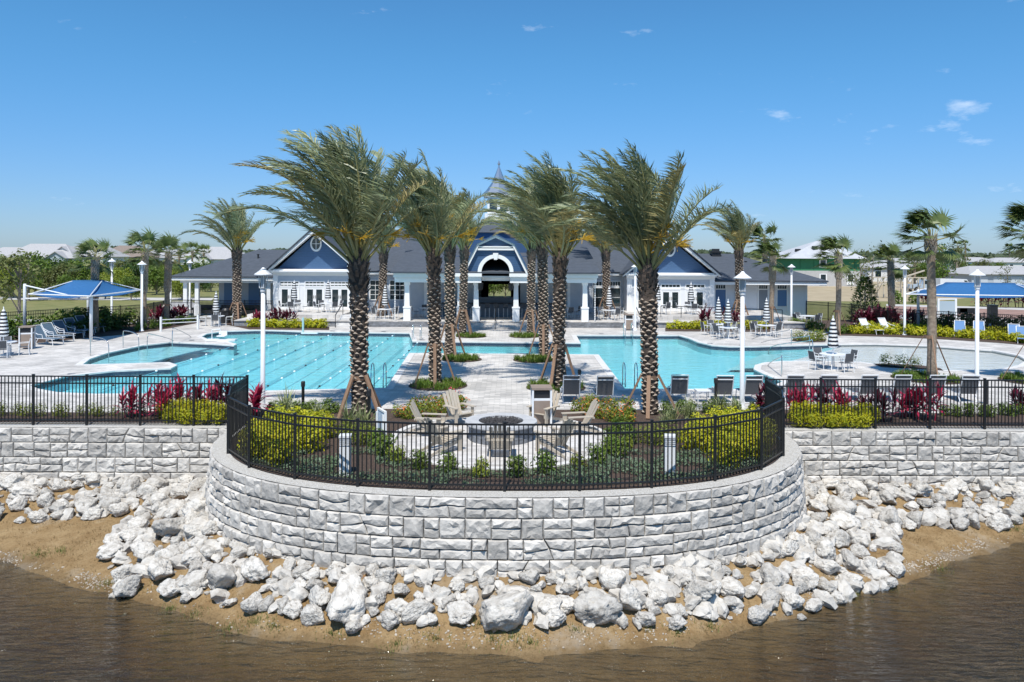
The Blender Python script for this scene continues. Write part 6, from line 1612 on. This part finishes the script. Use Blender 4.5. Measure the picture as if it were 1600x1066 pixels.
bed('garden_soil', [(1285, 524), (1330, 525), (1400, 527), (1480, 531), (1560, 536), (1700, 548), (1700, 520), (1560, 510), (1450, 505), (1340, 505)])
row([(1295, 522), (1330, 522)], 6, fshrub('low_hedge_shrub', S_greenfar, 'low dark green shrub under the round-headed cabbage palm', 'shrubs under the cabbage palm', .7))
row([(1330, 522), (1400, 523), (1480, 527), (1560, 532), (1640, 540)], 30, fshrub('gold_shrub', S_goldfar, 'gold shrub in the border along the wading beach', 'gold border, wading beach', .95))
row([(1340, 517), (1400, 517), (1480, 520), (1600, 526)], 20, fshrub('gold_shrub', S_goldfar, 'gold shrub in the back row of the wading beach border', 'gold back row, wading beach', .9))
row([(1338, 509), (1370, 509), (1400, 510), (1440, 511)], 12, fshrub('ti_plant', S_tifar, 'crimson plant in the border along the wading beach', 'crimson border, wading beach', 1.35, 'plant'))
row([(1440, 512), (1520, 514), (1620, 520)], 12, fshrub('hedge_shrub', S_greenfar, 'olive shrub along the fence behind the blue loungers of the wading beach', 'olive shrubs, wading beach fence', 1.2))
bed('garden_soil', [(1364, 569), (1378, 574), (1475, 580), (1470, 576), (1440, 571.5), (1390, 568.5)])
for x, y in ((1383, 572), (1407, 574), (1432, 575)): shrub('low_hedge_shrub', S_goldg, px(x, y) + Vector((0,0,.02)), .9, 'small shrub in the mulch wedge beside the tall cabbage palm', 'mulch wedge shrubs', stems=False)
# porch wing furniture hedge
row([(315, 492), (345, 491), (390, 492)], 7, fshrub('low_hedge_shrub', S_greenfar, 'low green shrub before the covered porch wing', 'shrubs before the porch wing', .7))
# far fences
fence('black boundary fence behind the loungers and blue canopy', [[tuple(pxd(-80, 48.5).xy), tuple(pxd(0, 50).xy), tuple(pxd(110, 54).xy), tuple(pxd(218, 57.5).xy), tuple(pxd(256, 62.5).xy)]], 2.2, 1.5, False)
fence('black gated fence before the covered porch wing', [[tuple(pxd(262, 63).xy), tuple(pxd(330, 62).xy), tuple(pxd(426, 62).xy)]], 2.2, 1.6, False)
fence('black boundary fence along the back of the wading beach', [[tuple(pxd(1260, 66).xy), tuple(pxd(1335, 62).xy), tuple(pxd(1400, 57).xy), tuple(pxd(1468, 55).xy), tuple(pxd(1620, 51).xy), tuple(pxd(1720, 48).xy)]], 2.2, 1.5, False)

# ================================================================== trees
def tree_proto(seed, h, rx, m, n=900, leaf=.22, trunk=.11, lumps=11, airy=False):
    g = random.Random(seed); tb = MB(); lv = MB()
    tips = []
    tb.tube([(0,0,-.1), (.05*h*g.uniform(-1,1)*.3, 0, h*.35), (.0, .03*h, h*.8)], [trunk*1.3, trunk, trunk*.3], 7)
    for k in range(lumps):
        a = g.uniform(0, 6.28); z = h*g.uniform(.28, .92); q = rx*g.uniform(.25, .85)*(1.0 - .5*abs(z/h - .5)); p = Vector((math.cos(a)*q, math.sin(a)*q, z)); tips.append((p, g.uniform(.28, .5)*rx))
        tb.tube([(0, 0, max(.2, z - q*1.0 - .2)), tuple(p*.6 + Vector((0,0,z*.35))), tuple(p)], [trunk*.45, trunk*.3, .015], 5)
    for k in range(n):
        c, r = g.choice(tips); d = Vector((g.gauss(0,1), g.gauss(0,1), g.gauss(.1,.85))).normalized(); p = c + d*r*(g.uniform(.55, 1.1) if g.random() < .8 else g.random())
        if p.z < .1: continue
        nr = (d*.8 + Vector((g.gauss(0,.6), g.gauss(0,.6), g.gauss(.4,.5)))).normalized(); a = nr.cross(Vector((g.gauss(0,1), g.gauss(0,1), g.gauss(0,1)))).normalized(); b = nr.cross(a); s = leaf*g.uniform(.6, 1.3)
        lv.add([p - a*s, p + b*s*.5, p + a*s, p - b*s*.5], [(0,1,2,3)])
    return tb.mesh('trunk', L_dry), lv.mesh('crown', m)
T_br = [tree_proto(s, 4.3, 2.5, m, 2300, .17, lumps=16) for s, m in ((1, L_green), (2, L_lime), (3, L_dark), (4, L_olive), (5, L_green))]
T_tall = [tree_proto(s, 6.0, 2.0, m, 800, .17) for s, m in ((6, L_olive), (7, L_green))]
T_airy = [tree_proto(s, 6.2, 2.3, m, 420, .13, .08) for s, m in ((8, L_olive), (9, L_olive))]
def tree(pm, loc, s, label, group=None, name='leafy_tree', cat='tree', rz=None):
    t = thing(name, label, cat, loc, sg_.uniform(0, 6.28) if rz is None else rz, group); t.scale = (s*sg_.uniform(.92, 1.1), s*sg_.uniform(.92, 1.1), s)
    inst('trunk', pm[0], t); inst('crown', pm[1], t); return t
tg = random.Random(14)
for x, D, s, k in ((20, 92, 1.1, 1), (-25, 96, 1.15, 0), (55, 98, 1.15, 0), (92, 95, 1.0, 3), (125, 100, 1.0, 0), (150, 106, 1.05, 2), (185, 98, .95, 1), (215, 104, 1.0, 2), (245, 100, .95, 0), (270, 108, 1.0, 1), (-40, 108, 1.25, 2), (5, 112, 1.2, 4), (40, 115, 1.2, 3), (75, 112, 1.15, 2), (110, 118, 1.1, 0), (145, 120, 1.1, 1), (195, 118, 1.1, 3), (232, 122, 1.1, 4), (262, 118, 1.05, 0), (295, 112, .95, 2), (310, 120, 1.0, 4), (330, 108, .8, 1), (165, 90, .75, 1), (100, 88, .7, 4), (205, 88, .7, 0), (285, 90, .65, 1), (310, 94, .7, 2)):
    tree(T_br[k], pxd(x, D, -.08), s * .90, 'bushy %s tree in the thicket between the lawn and the grey houses' % ('green', 'lime green', 'dark green', 'olive', 'green')[k], 'thicket of %s trees behind the lawn' % ('green', 'lime green', 'dark green', 'olive', 'green')[k])
tree(T_tall[0], pxd(30, 57, 0), .95, 'slender olive tree with a thin trunk beside the canopy post'); tree(T_tall[1], pxd(45, 86, 0), 1.0, 'tall narrow tree rising out of the thicket before the grey houses')
tree(T_airy[0], pxd(1362, 78, -.05), 1.05, 'airy pale young tree beside the unfinished house'); tree(T_airy[1], pxd(1345, 84, -.05), .9, 'thin leafed young tree in front of the unfinished house wall')
tree(T_tall[1], pxd(1475, 120, -.05), 1.35, 'grey-green tree behind the second canopy'); tree(T_tall[0], pxd(1495, 140, -.05), 1.3, 'olive tree beyond the brick road near the parked trucks'); tree(T_tall[1], pxd(1420, 170, -.05), 1.2, 'distant green tree behind the timber stack')
tree(T_airy[1], pxd(1575, 92, -.05), .75, 'small tree in front of the blue-grey storage building')
for x, D, s, k in ((1440, 150, .95, 0), (1462, 160, 1.0, 2), (1500, 165, .95, 4), (1530, 170, 1.0, 3), (1418, 145, .8, 3), (1558, 175, .9, 0)): tree(T_br[k], pxd(x, D, -.08), s, 'leafy green tree beyond the sandy lot behind the second canopy', 'trees beyond the sandy lot')
for x, D in ((1405, 88), (1425, 89), (1448, 88), (1530, 84), (1550, 83), (1572, 82), (1592, 82)): shrub('roadside_shrub', S_greenfar if x % 2 else S_tifar, pxd(x, D, -.06), 1.5, 'mixed green and maroon shrub along the far side of the brick road', 'roadside shrubs', stems=False)
# conifer
cf = MB(); g = random.Random(31)
for k in range(1700):
    z = 3.5*g.random()**1.25 + .15; rr = 1.45*(1 - z/3.9)**.75*g.uniform(.72, 1.08); a = g.uniform(0, 6.28); p = Vector((rr*math.cos(a), rr*math.sin(a), z)); d = Vector((math.cos(a), math.sin(a), .55 + g.gauss(0,.3))).normalized(); w = Vector((-math.sin(a), math.cos(a), g.gauss(0,.4))).normalized()*.06; cf.add([p - w, p + w, p + d*.2 + w*.3, p + d*.2 - w*.3], [(0,1,2,3)])
cft = tree((MB().lathe([(.1, -.05), (.05, 3.0)], 8).mesh('trunk', L_dry), cf.mesh('crown', L_dark)), pxd(1352, 63, 0), 1.0, 'dense dark green conical shrub tree behind the crimson border', name='conical_tree')
# view through the passage: garden behind the clubhouse
for x, k in ((755, 1), (772, 0), (790, 3), (808, 1)): tree(T_br[k], pxd(x, 98, -.05), .62, 'small bushy tree seen through the arched passage', 'trees behind the passage')
row([(760, 486), (775, 486), (792, 486)], 4, fshrub('gold_shrub', S_goldfar, 'gold shrub seen through the arched passage', 'gold shrubs behind the passage', 1.2))
# distant small palms
def mini(x, D, h, lab, s=1.2): sabal(lab, pxd(x, D, -.06), h, .1, s, 20, int(x))
for x, D, h, lab in ((140, 130, 5.0, 'distant palm before the pale grey houses, beside the gable'), (300, 150, 5.6, 'distant palm standing by the far driveway'), (318, 170, 5.2, 'distant palm near the last grey house'), (1430, 130, 4.2, 'palm in front of the blue-grey storage building'), (1497, 260, 8.6, 'pair palm rising above the distant white roofs'), (1508, 262, 8.8, 'taller pair palm rising above the distant white roofs'), (1577, 300, 8.2, 'far palm by the distant white roofs'), (280, 140, 5.0, 'distant palm at the end of the thicket')):
    mini(x, D, h, lab, 1.5)
# far tree line to the horizon
def tree_line(name, x0, x1, D, h, m, label, n=5200, seed=1):
    g = random.Random(seed); mb = MB()
    for k in range(n):
        x = g.uniform(x0, x1); hh = h*(.72 + .45*mnoise.noise(Vector((x*.02, seed, 0))) + .25*mnoise.noise(Vector((x*.11, seed, 3)))); z = hh*math.sqrt(g.random()); y = D + g.uniform(0, 40); s = D*.0022*g.uniform(.7, 1.5)
        nr = Vector((g.gauss(0,.5), -1 + g.gauss(0,.4), g.gauss(.6,.5))).normalized(); a = nr.cross(Vector((0,0,1))).normalized(); b = nr.cross(a)
        p = Vector((x, y, z)); mb.add([p - a*s, p - b*s*.7, p + a*s, p + b*s*.7], [(0,1,2,3)])
    return tag(mb.build(name, m), label, 'trees', kind='stuff')
L_far = leafm('far_foliage', (0.055, 0.085, 0.045), (0.085, 0.11, 0.06), .05, .8, .1, .0)
tree_line('distant_wood', -780, 780, 900, 11.0, L_far, 'far-off wood along the horizon', 7000, 3)
tree_line('distant_wood', -330, -120, 380, 6.5, L_far, 'band of trees behind the grey houses', 3000, 5)
tree_line('distant_wood', 130, 420, 330, 5.2, L_far, 'band of trees behind the storage buildings', 4200, 6)

# ================================================================== roads and lots beyond
M_conc = mat('pale_concrete', (.52, .50, .47), .9, (.45, .43, .41), .8, coords='World')
M_dirt = mat('sandy_lot', (.42, .34, .22), .95, (.33, .26, .16), .4, coords='World', bump=.3)
sheet('footpath', [[tuple(pxd(-150, 88).xy), tuple(pxd(330, 88).xy), tuple(pxd(335, 93).xy), tuple(pxd(-150, 93).xy)]], -.06, M_conc)
sheet('footpath', [[tuple(pxd(230, 64).xy), tuple(pxd(320, 60).xy), tuple(pxd(345, 66).xy), tuple(pxd(300, 86).xy), tuple(pxd(270, 86).xy)]], -.055, M_conc)
sheet('footpath', [[tuple(pxd(1385, 68).xy), tuple(pxd(1600, 60).xy), tuple(pxd(1700, 60).xy), tuple(pxd(1700, 64).xy), tuple(pxd(1480, 70).xy), tuple(pxd(1385, 72).xy)]], -.06, M_conc)
sheet('road', [[tuple(pxd(1385, 72).xy), tuple(pxd(1480, 70).xy), tuple(pxd(1700, 64).xy), tuple(pxd(1700, 76).xy), tuple(pxd(1385, 84).xy)]], -.065, M_brickpave)
sheet('sandy_lot', [[tuple(pxd(1240, 92).xy), tuple(pxd(1460, 92).xy), tuple(pxd(1700, 150).xy), tuple(pxd(1700, 230).xy), tuple(pxd(1240, 230).xy)]], -.07, M_dirt)
sheet('footpath', [[tuple(pxd(1385, 84).xy), tuple(pxd(1700, 76).xy), tuple(pxd(1700, 79).xy), tuple(pxd(1385, 87).xy)]], -.058, M_conc)

# ================================================================== houses
M_roofg = mat('grey_shingle_roof', (.42, .41, .41), .9, (.35, .345, .345), 3, coords='World')
M_roofb = mat('brown_tile_roof', (.25, .20, .17), .9, (.20, .16, .13), 3, coords='World')
M_housew = mat('house_white', (.66, .66, .65), .8); M_houseg = mat('house_blue_grey', (.40, .45, .50), .8); M_houset = mat('house_tan', (.48, .42, .36), .8)
def house(label, x, D, w, d, hw, hr, mw, mr, gable=None, rz=0.0, wins=3, garage=True):
    t = thing('house', label, 'house', pxd(x, D, -.08), rz)
    hw = hw + (.7 if x < 400 else 0)
    MB().box(-w/2, w/2, 0, d, 0, hw).build('wall', mw, t)
    e = .5; rp = [(-w/2-e, -e, hw), (w/2+e, -e, hw), (w/2+e, d+e, hw), (-w/2-e, d+e, hw), (-w/2+d*.4, d/2, hw+hr), (w/2-d*.4, d/2, hw+hr)]
    MB().add(rp, [(0,1,5,4),(1,2,5),(2,3,4,5),(3,0,4),(0,3,2,1)]).build('roof', mr, t)
    if gable is not None:
        for gx, gw in gable:
            gh = gw*.34
            MB().box(gx-gw/2, gx+gw/2, -1.6, -.01, 0, hw+.0).build('wall', mw, t)
            MB().wallpoly([(gx-gw/2, hw), (gx+gw/2, hw), (gx, hw+gh)], -1.6, -1.4).build('gable', mw, t)
            for sg in (-1, 1):
                MB().hexa([(gx+sg*(gw/2+.4), -2.0, hw-.2), (gx, -2.0, hw+gh), (gx, d*.5, hw+gh), (gx+sg*(gw/2+.4), d*.5, hw-.2), (gx+sg*(gw/2+.4), -2.0, hw), (gx, -2.0, hw+gh+.2), (gx, d*.5, hw+gh+.2), (gx+sg*(gw/2+.4), d*.5, hw)]).build('roof', mr, t)
            wn = MB().box(gx-.7, gx+.7, -1.68, -1.61, hw*.3, hw*.8).build('window', M_trim, t); MB().box(gx-.6, gx+.6, -1.72, -1.685, hw*.34, hw*.76).build('pane', M_glass, wn)
    for k in range(wins):
        xx = -w/2 + w*(k+.5)/wins
        if gable and any(abs(xx-gx) < gw/2+.6 for gx, gw in gable): continue
        wn = MB().box(xx-.7, xx+.7, -.08, -.005, hw*.32, hw*.8).build('window', M_trim, t); MB().box(xx-.6, xx+.6, -.12, -.082, hw*.36, hw*.76).build('pane', M_glass, wn)
    if garage: MB().box(w*.22, w*.22+3.0, -.07, -.006, 0, hw*.72).build('garage_door', mat('garage_door', (.34, .36, .38), .6), t)
    return t
house('pale grey hip roofed house behind the thicket', 58, 210, 19, 12, 3.0, 4.0, M_houseg, M_roofg, [(5.5, 5)], .1)
house('white gabled house with a steep roof between the thicket trees', 122, 215, 15, 12, 3.4, 3.9, M_housew, M_roofg, [(-3.5, 8)], -.1)
house('tan house with a brown tiled roof beyond the cabbage palms', 190, 235, 15, 12, 3.2, 3.6, M_houset, M_roofb, [(-4.5, 6)], .15)
house('low grey house near the lamp post of the entry path', 250, 260, 16, 12, 2.9, 2.8, M_housew, M_roofg, None, .1)
house('white house with a grey roof beside the covered porch wing', 325, 200, 17, 12, 3.0, 3.3, M_housew, M_roofg, [(-2, 6)], 0)
house('cream house half hidden at the outer end of the thicket', 5, 250, 16, 12, 3.0, 3.2, M_housew, M_roofg, None, .1)
# unfinished two storey house
uh = thing('unfinished_house', 'unfinished two storey house with green sheathing over grey block walls', 'house', pxd(1288, 135, -.08))
w2 = 6.0
M_block = mat('grey_block', (.50, .49, .48), .9, (.44, .43, .42), 2, coords='World'); M_green = mat('green_sheathing', (.035, .22, .10), .7, (.03, .18, .085), 1.5, coords='World')
MB().box(-w2, w2+.3, 0, 12, 0, 2.75).build('block_wall', M_block, uh); MB().box(-w2, w2+.3, .1, 12, 2.752, 5.0).build('sheathing_wall', M_green, uh)
for k in range(5): xx = -w2 + 2*w2*(k+.5)/5 + .6; MB().box(xx-.03, xx+.03, .06, .098, 2.76, 4.98).build('sheathing_seam', mat('seam', (.02, .13, .06), .8), uh)
MB().add([(-w2-.9, -.9, 4.9), (w2+1.2, -.9, 4.9), (w2+1.2, 13, 4.9), (-w2-.9, 13, 4.9), (1.2, 6, 8.2), (2.4, 6, 8.2)], [(0,1,5,4),(1,2,5),(2,3,4,5),(3,0,4),(0,3,2,1)]).build('roof', mat('silver_underlay', (.48, .49, .51), .8, (.42, .43, .45), 1, coords='World'), uh)
for xx, z0, z1, y in ((-.2, .9, 2.1, 0), (4.6, .9, 2.1, 0), (-.2, 3.4, 4.6, .1)):
    wn = MB().box(xx-.65, xx+.65, y-.08, y-.004, z0-.6 if z0 < 1 else z0-.1, z1+.1).build('window', M_trim, uh); MB().box(xx-.45, xx+.45, y-.12, y-.084, z0, z1).build('pane', M_glass, wn)
for xx in (-3.6, -.7, .8): 
    st = thing('roofing_bundle', 'dark shingle bundle stacked on the roof of the unfinished house', 'shingle bundle', pxd(1288, 135, -.08) + Vector((xx, 2.4 + abs(xx)*.1, 6.75 - abs(xx)*.18)), .3, 'shingle bundles on the roof'); MB().box(-.5, .5, -.3, .3, 0, .28).box(-.45, .42, -.25, .28, .285, .5).build('bundle', M_dark, st)
# timber frame of a second house under construction
cs = thing('timber_frame', 'timber roof trusses and stacked lumber of a house under construction', 'building frame', pxd(1402, 100, -.08)); M_lum = mat('pale_lumber', (.55, .48, .38), .8)
for k in range(12): MB().beam((-4 + .75*k, 0, 0), (-4 + .75*k, 0, 2.6), .12, .12).build('stud', M_lum, cs)
MB().beam((-4.3, 0, 2.66), (4.6, 0, 2.66), .14, .12).build('top_plate', M_lum, cs); MB().beam((-5.5, -1, .8), (3, -1, 3.6), .2, .15).build('leaning_truss', M_lum, cs)
for k in range(7): MB().beam((-4 + 1.3*k, .2, .1), (-3 + 1.3*k, .2, 2.6), .09, .05).build('brace', M_lum, cs)
house('low white building with a grey roof behind the timber frame', 1402, 160, 12, 10, 2.9, 1.4, M_housew, M_roofg, None, 0, 3, False)
sb = thing('storage_building', 'long blue-grey storage building with a row of pale shutters', 'building', pxd(1600, 125, -.08)); MB().box(-8.5, 12, 0, 10, 0, 2.5).build('wall', M_houseg, sb)
MB().add([(-9, -.5, 2.5), (12.5, -.5, 2.5), (12.5, 10.5, 2.5), (-9, 10.5, 2.5), (-6, 5, 3.8), (12.5, 5, 3.8)], [(0,1,5,4),(1,2,5),(2,3,4,5),(3,0,4),(0,3,2,1)]).build('roof', M_roofg, sb)
for k in range(7): MB().box(-7.8 + 2.8*k, -5.9 + 2.8*k, -.06, -.005, .1, 2.1).build('shutter', mat('pale_shutter', (.50, .55, .60), .7), sb)
for lab, x, D, w, hw, mr in (('distant white hip roofed house beyond the storage building', 1525, 290, 20, 4.5, M_roofg), ('distant house with a pale roof near the pair of palms', 1470, 330, 22, 4.0, M_roofg), ('distant pale house at the end of the storage building', 1590, 280, 18, 4.4, M_roofg), ('far white house behind the parked trucks', 1425, 300, 18, 3.8, M_roofg)):
    house(lab, x, D, w, 12, hw*.7, 1.7, M_housew, mr, None, 0, 4, False)
# vehicles at the building site
def pickup(label, loc, rz, m, van=False):
    t = thing('parked_truck', label, 'truck', loc, rz); L2 = 2.7
    b = MB(); prof = [(-L2, .5), (L2, .5), (L2, .95), (1.55, 1.05), (.85, 1.75), (-.6, 1.8), (-.75, 1.1), (-L2, 1.08)] if not van else [(-L2, .5), (L2, .5), (L2, 1.0), (2.0, 1.15), (1.4, 2.1), (-L2, 2.2)]
    b.wallpoly(prof, -.95, .95); b.build('body', m, t)
    for xx in (-1.7, 1.75):
        for yy in (-.9, .9):
            wl = MB().lathe([(.38, -.12), (.38, .12)], 14).build('wheel', M_dark, t, loc=(xx, yy, .38)); wl.rotation_euler = (R(90), 0, 0); rm = MB().lathe([(.2, -.13), (.2, .13)], 10).build('rim', M_steel, wl)
    MB().wallpoly([(.15, 1.15), (1.3, 1.15), (.8, 1.66), (.15, 1.68)] if not van else [(1.0, 1.25), (1.85, 1.25), (1.4, 1.9), (1.0, 1.95)], -.965, .965).build('side_window', M_glass, t)
    if not van: MB().wallpoly([(-.62, 1.15), (.05, 1.15), (.05, 1.68), (-.55, 1.7)], -.964, .964).build('side_window', M_glass, t)
    return t
M_carw = mat('white_car_paint', (.75, .75, .75), .25); M_carb = mat('silver_blue_car_paint', (.42, .50, .58), .3)
pickup('white work van parked beyond the second canopy', pxd(1490, 112, -.07), .1, M_carw, True); pickup('white pickup truck parked beside the storage building', pxd(1519, 108, -.07), .2, M_carw); pickup('silver pickup parked near the timber frame', pxd(1445, 118, -.07), 0, M_carb)
# framed information sign, benches and bike rack by the road
sgn = thing('information_sign', 'white framed information sign with a blue panel by the brick road', 'sign', pxd(1480, 66, -.06))
for s in (-.75, .75): MB().box(s-.08, s+.08, -.06, .06, 0, 1.75).build('post', M_trim, sgn)
MB().box(-.67, .67, -.04, .04, .5, 1.62).build('panel', mat('sign_panel', (.42, .50, .56), .5), sgn); MB().box(-.83, .83, -.05, .05, 1.75, 1.85).build('header', M_trim, sgn)
for x, lab in ((1500, 'black metal bench beside the information sign'), (1517, 'black metal bench under the second canopy edge')):
    bn = thing('bench', lab, 'bench', pxd(x, 67, -.06)); MB().box(-.8, .8, -.25, .25, .42, .47).build('seat', M_black, bn); MB().box(-.8, .8, .22, .27, .5, .95).build('backrest', M_black, bn)
    for s in (-.7, .7): MB().box(s-.03, s+.03, -.22, .24, 0, .42).build('leg', M_black, bn)
cab = thing('utility_cabinet', 'black upright utility cabinet at the brick road edge', 'cabinet', pxd(1551, 63, -.06)); MB().box(-.3, .3, -.25, .25, 0, 1.45).build('body', M_black, cab); MB().box(-.34, .34, -.29, .29, 1.45, 1.52).build('lid', M_black, cab)
gr = thing('grill_cart', 'black covered grill on the deck before the covered porch wing', 'grill', px(353, 505)); MB().box(-.3, .3, -.25, .25, 0, .85).build('cabinet', M_dark, gr); MB().lathe([(.3, .85), (.32, 1.0), (.2, 1.15)], 12).build('hood', M_dark, gr)
for x in (320, 360, 388):
    ps = thing('lounge_sofa', 'dark wicker sofa under the covered porch wing', 'sofa', pxd(x, 67.6, .0), 0, 'sofas under the porch wing'); MB().box(-.9, .9, -.4, .4, .1, .42).build('seat', M_dark, ps); MB().box(-.9, .9, .25, .45, .42, .85).build('backrest', M_dark, ps)
    for s in (-.85, .85): MB().box(s-.1, s+.1, -.4, .24, .42, .62).build('arm', M_dark, ps)
MB_ = thing('barrier_rail', 'low white railing on posts past the blue canopy', 'railing', px(252, 518))
for k in range(2): MB().box(-.06 + 1.9*k, .06 + 1.9*k, -.06 + 1.6*k, .06 + 1.6*k, 0, 1.0).build('post', M_alu, MB_)
for z in (.55, .8): MB().beam((0, 0, z), (1.9, 1.6, z), .05, .05).build('rail', M_alu, MB_)
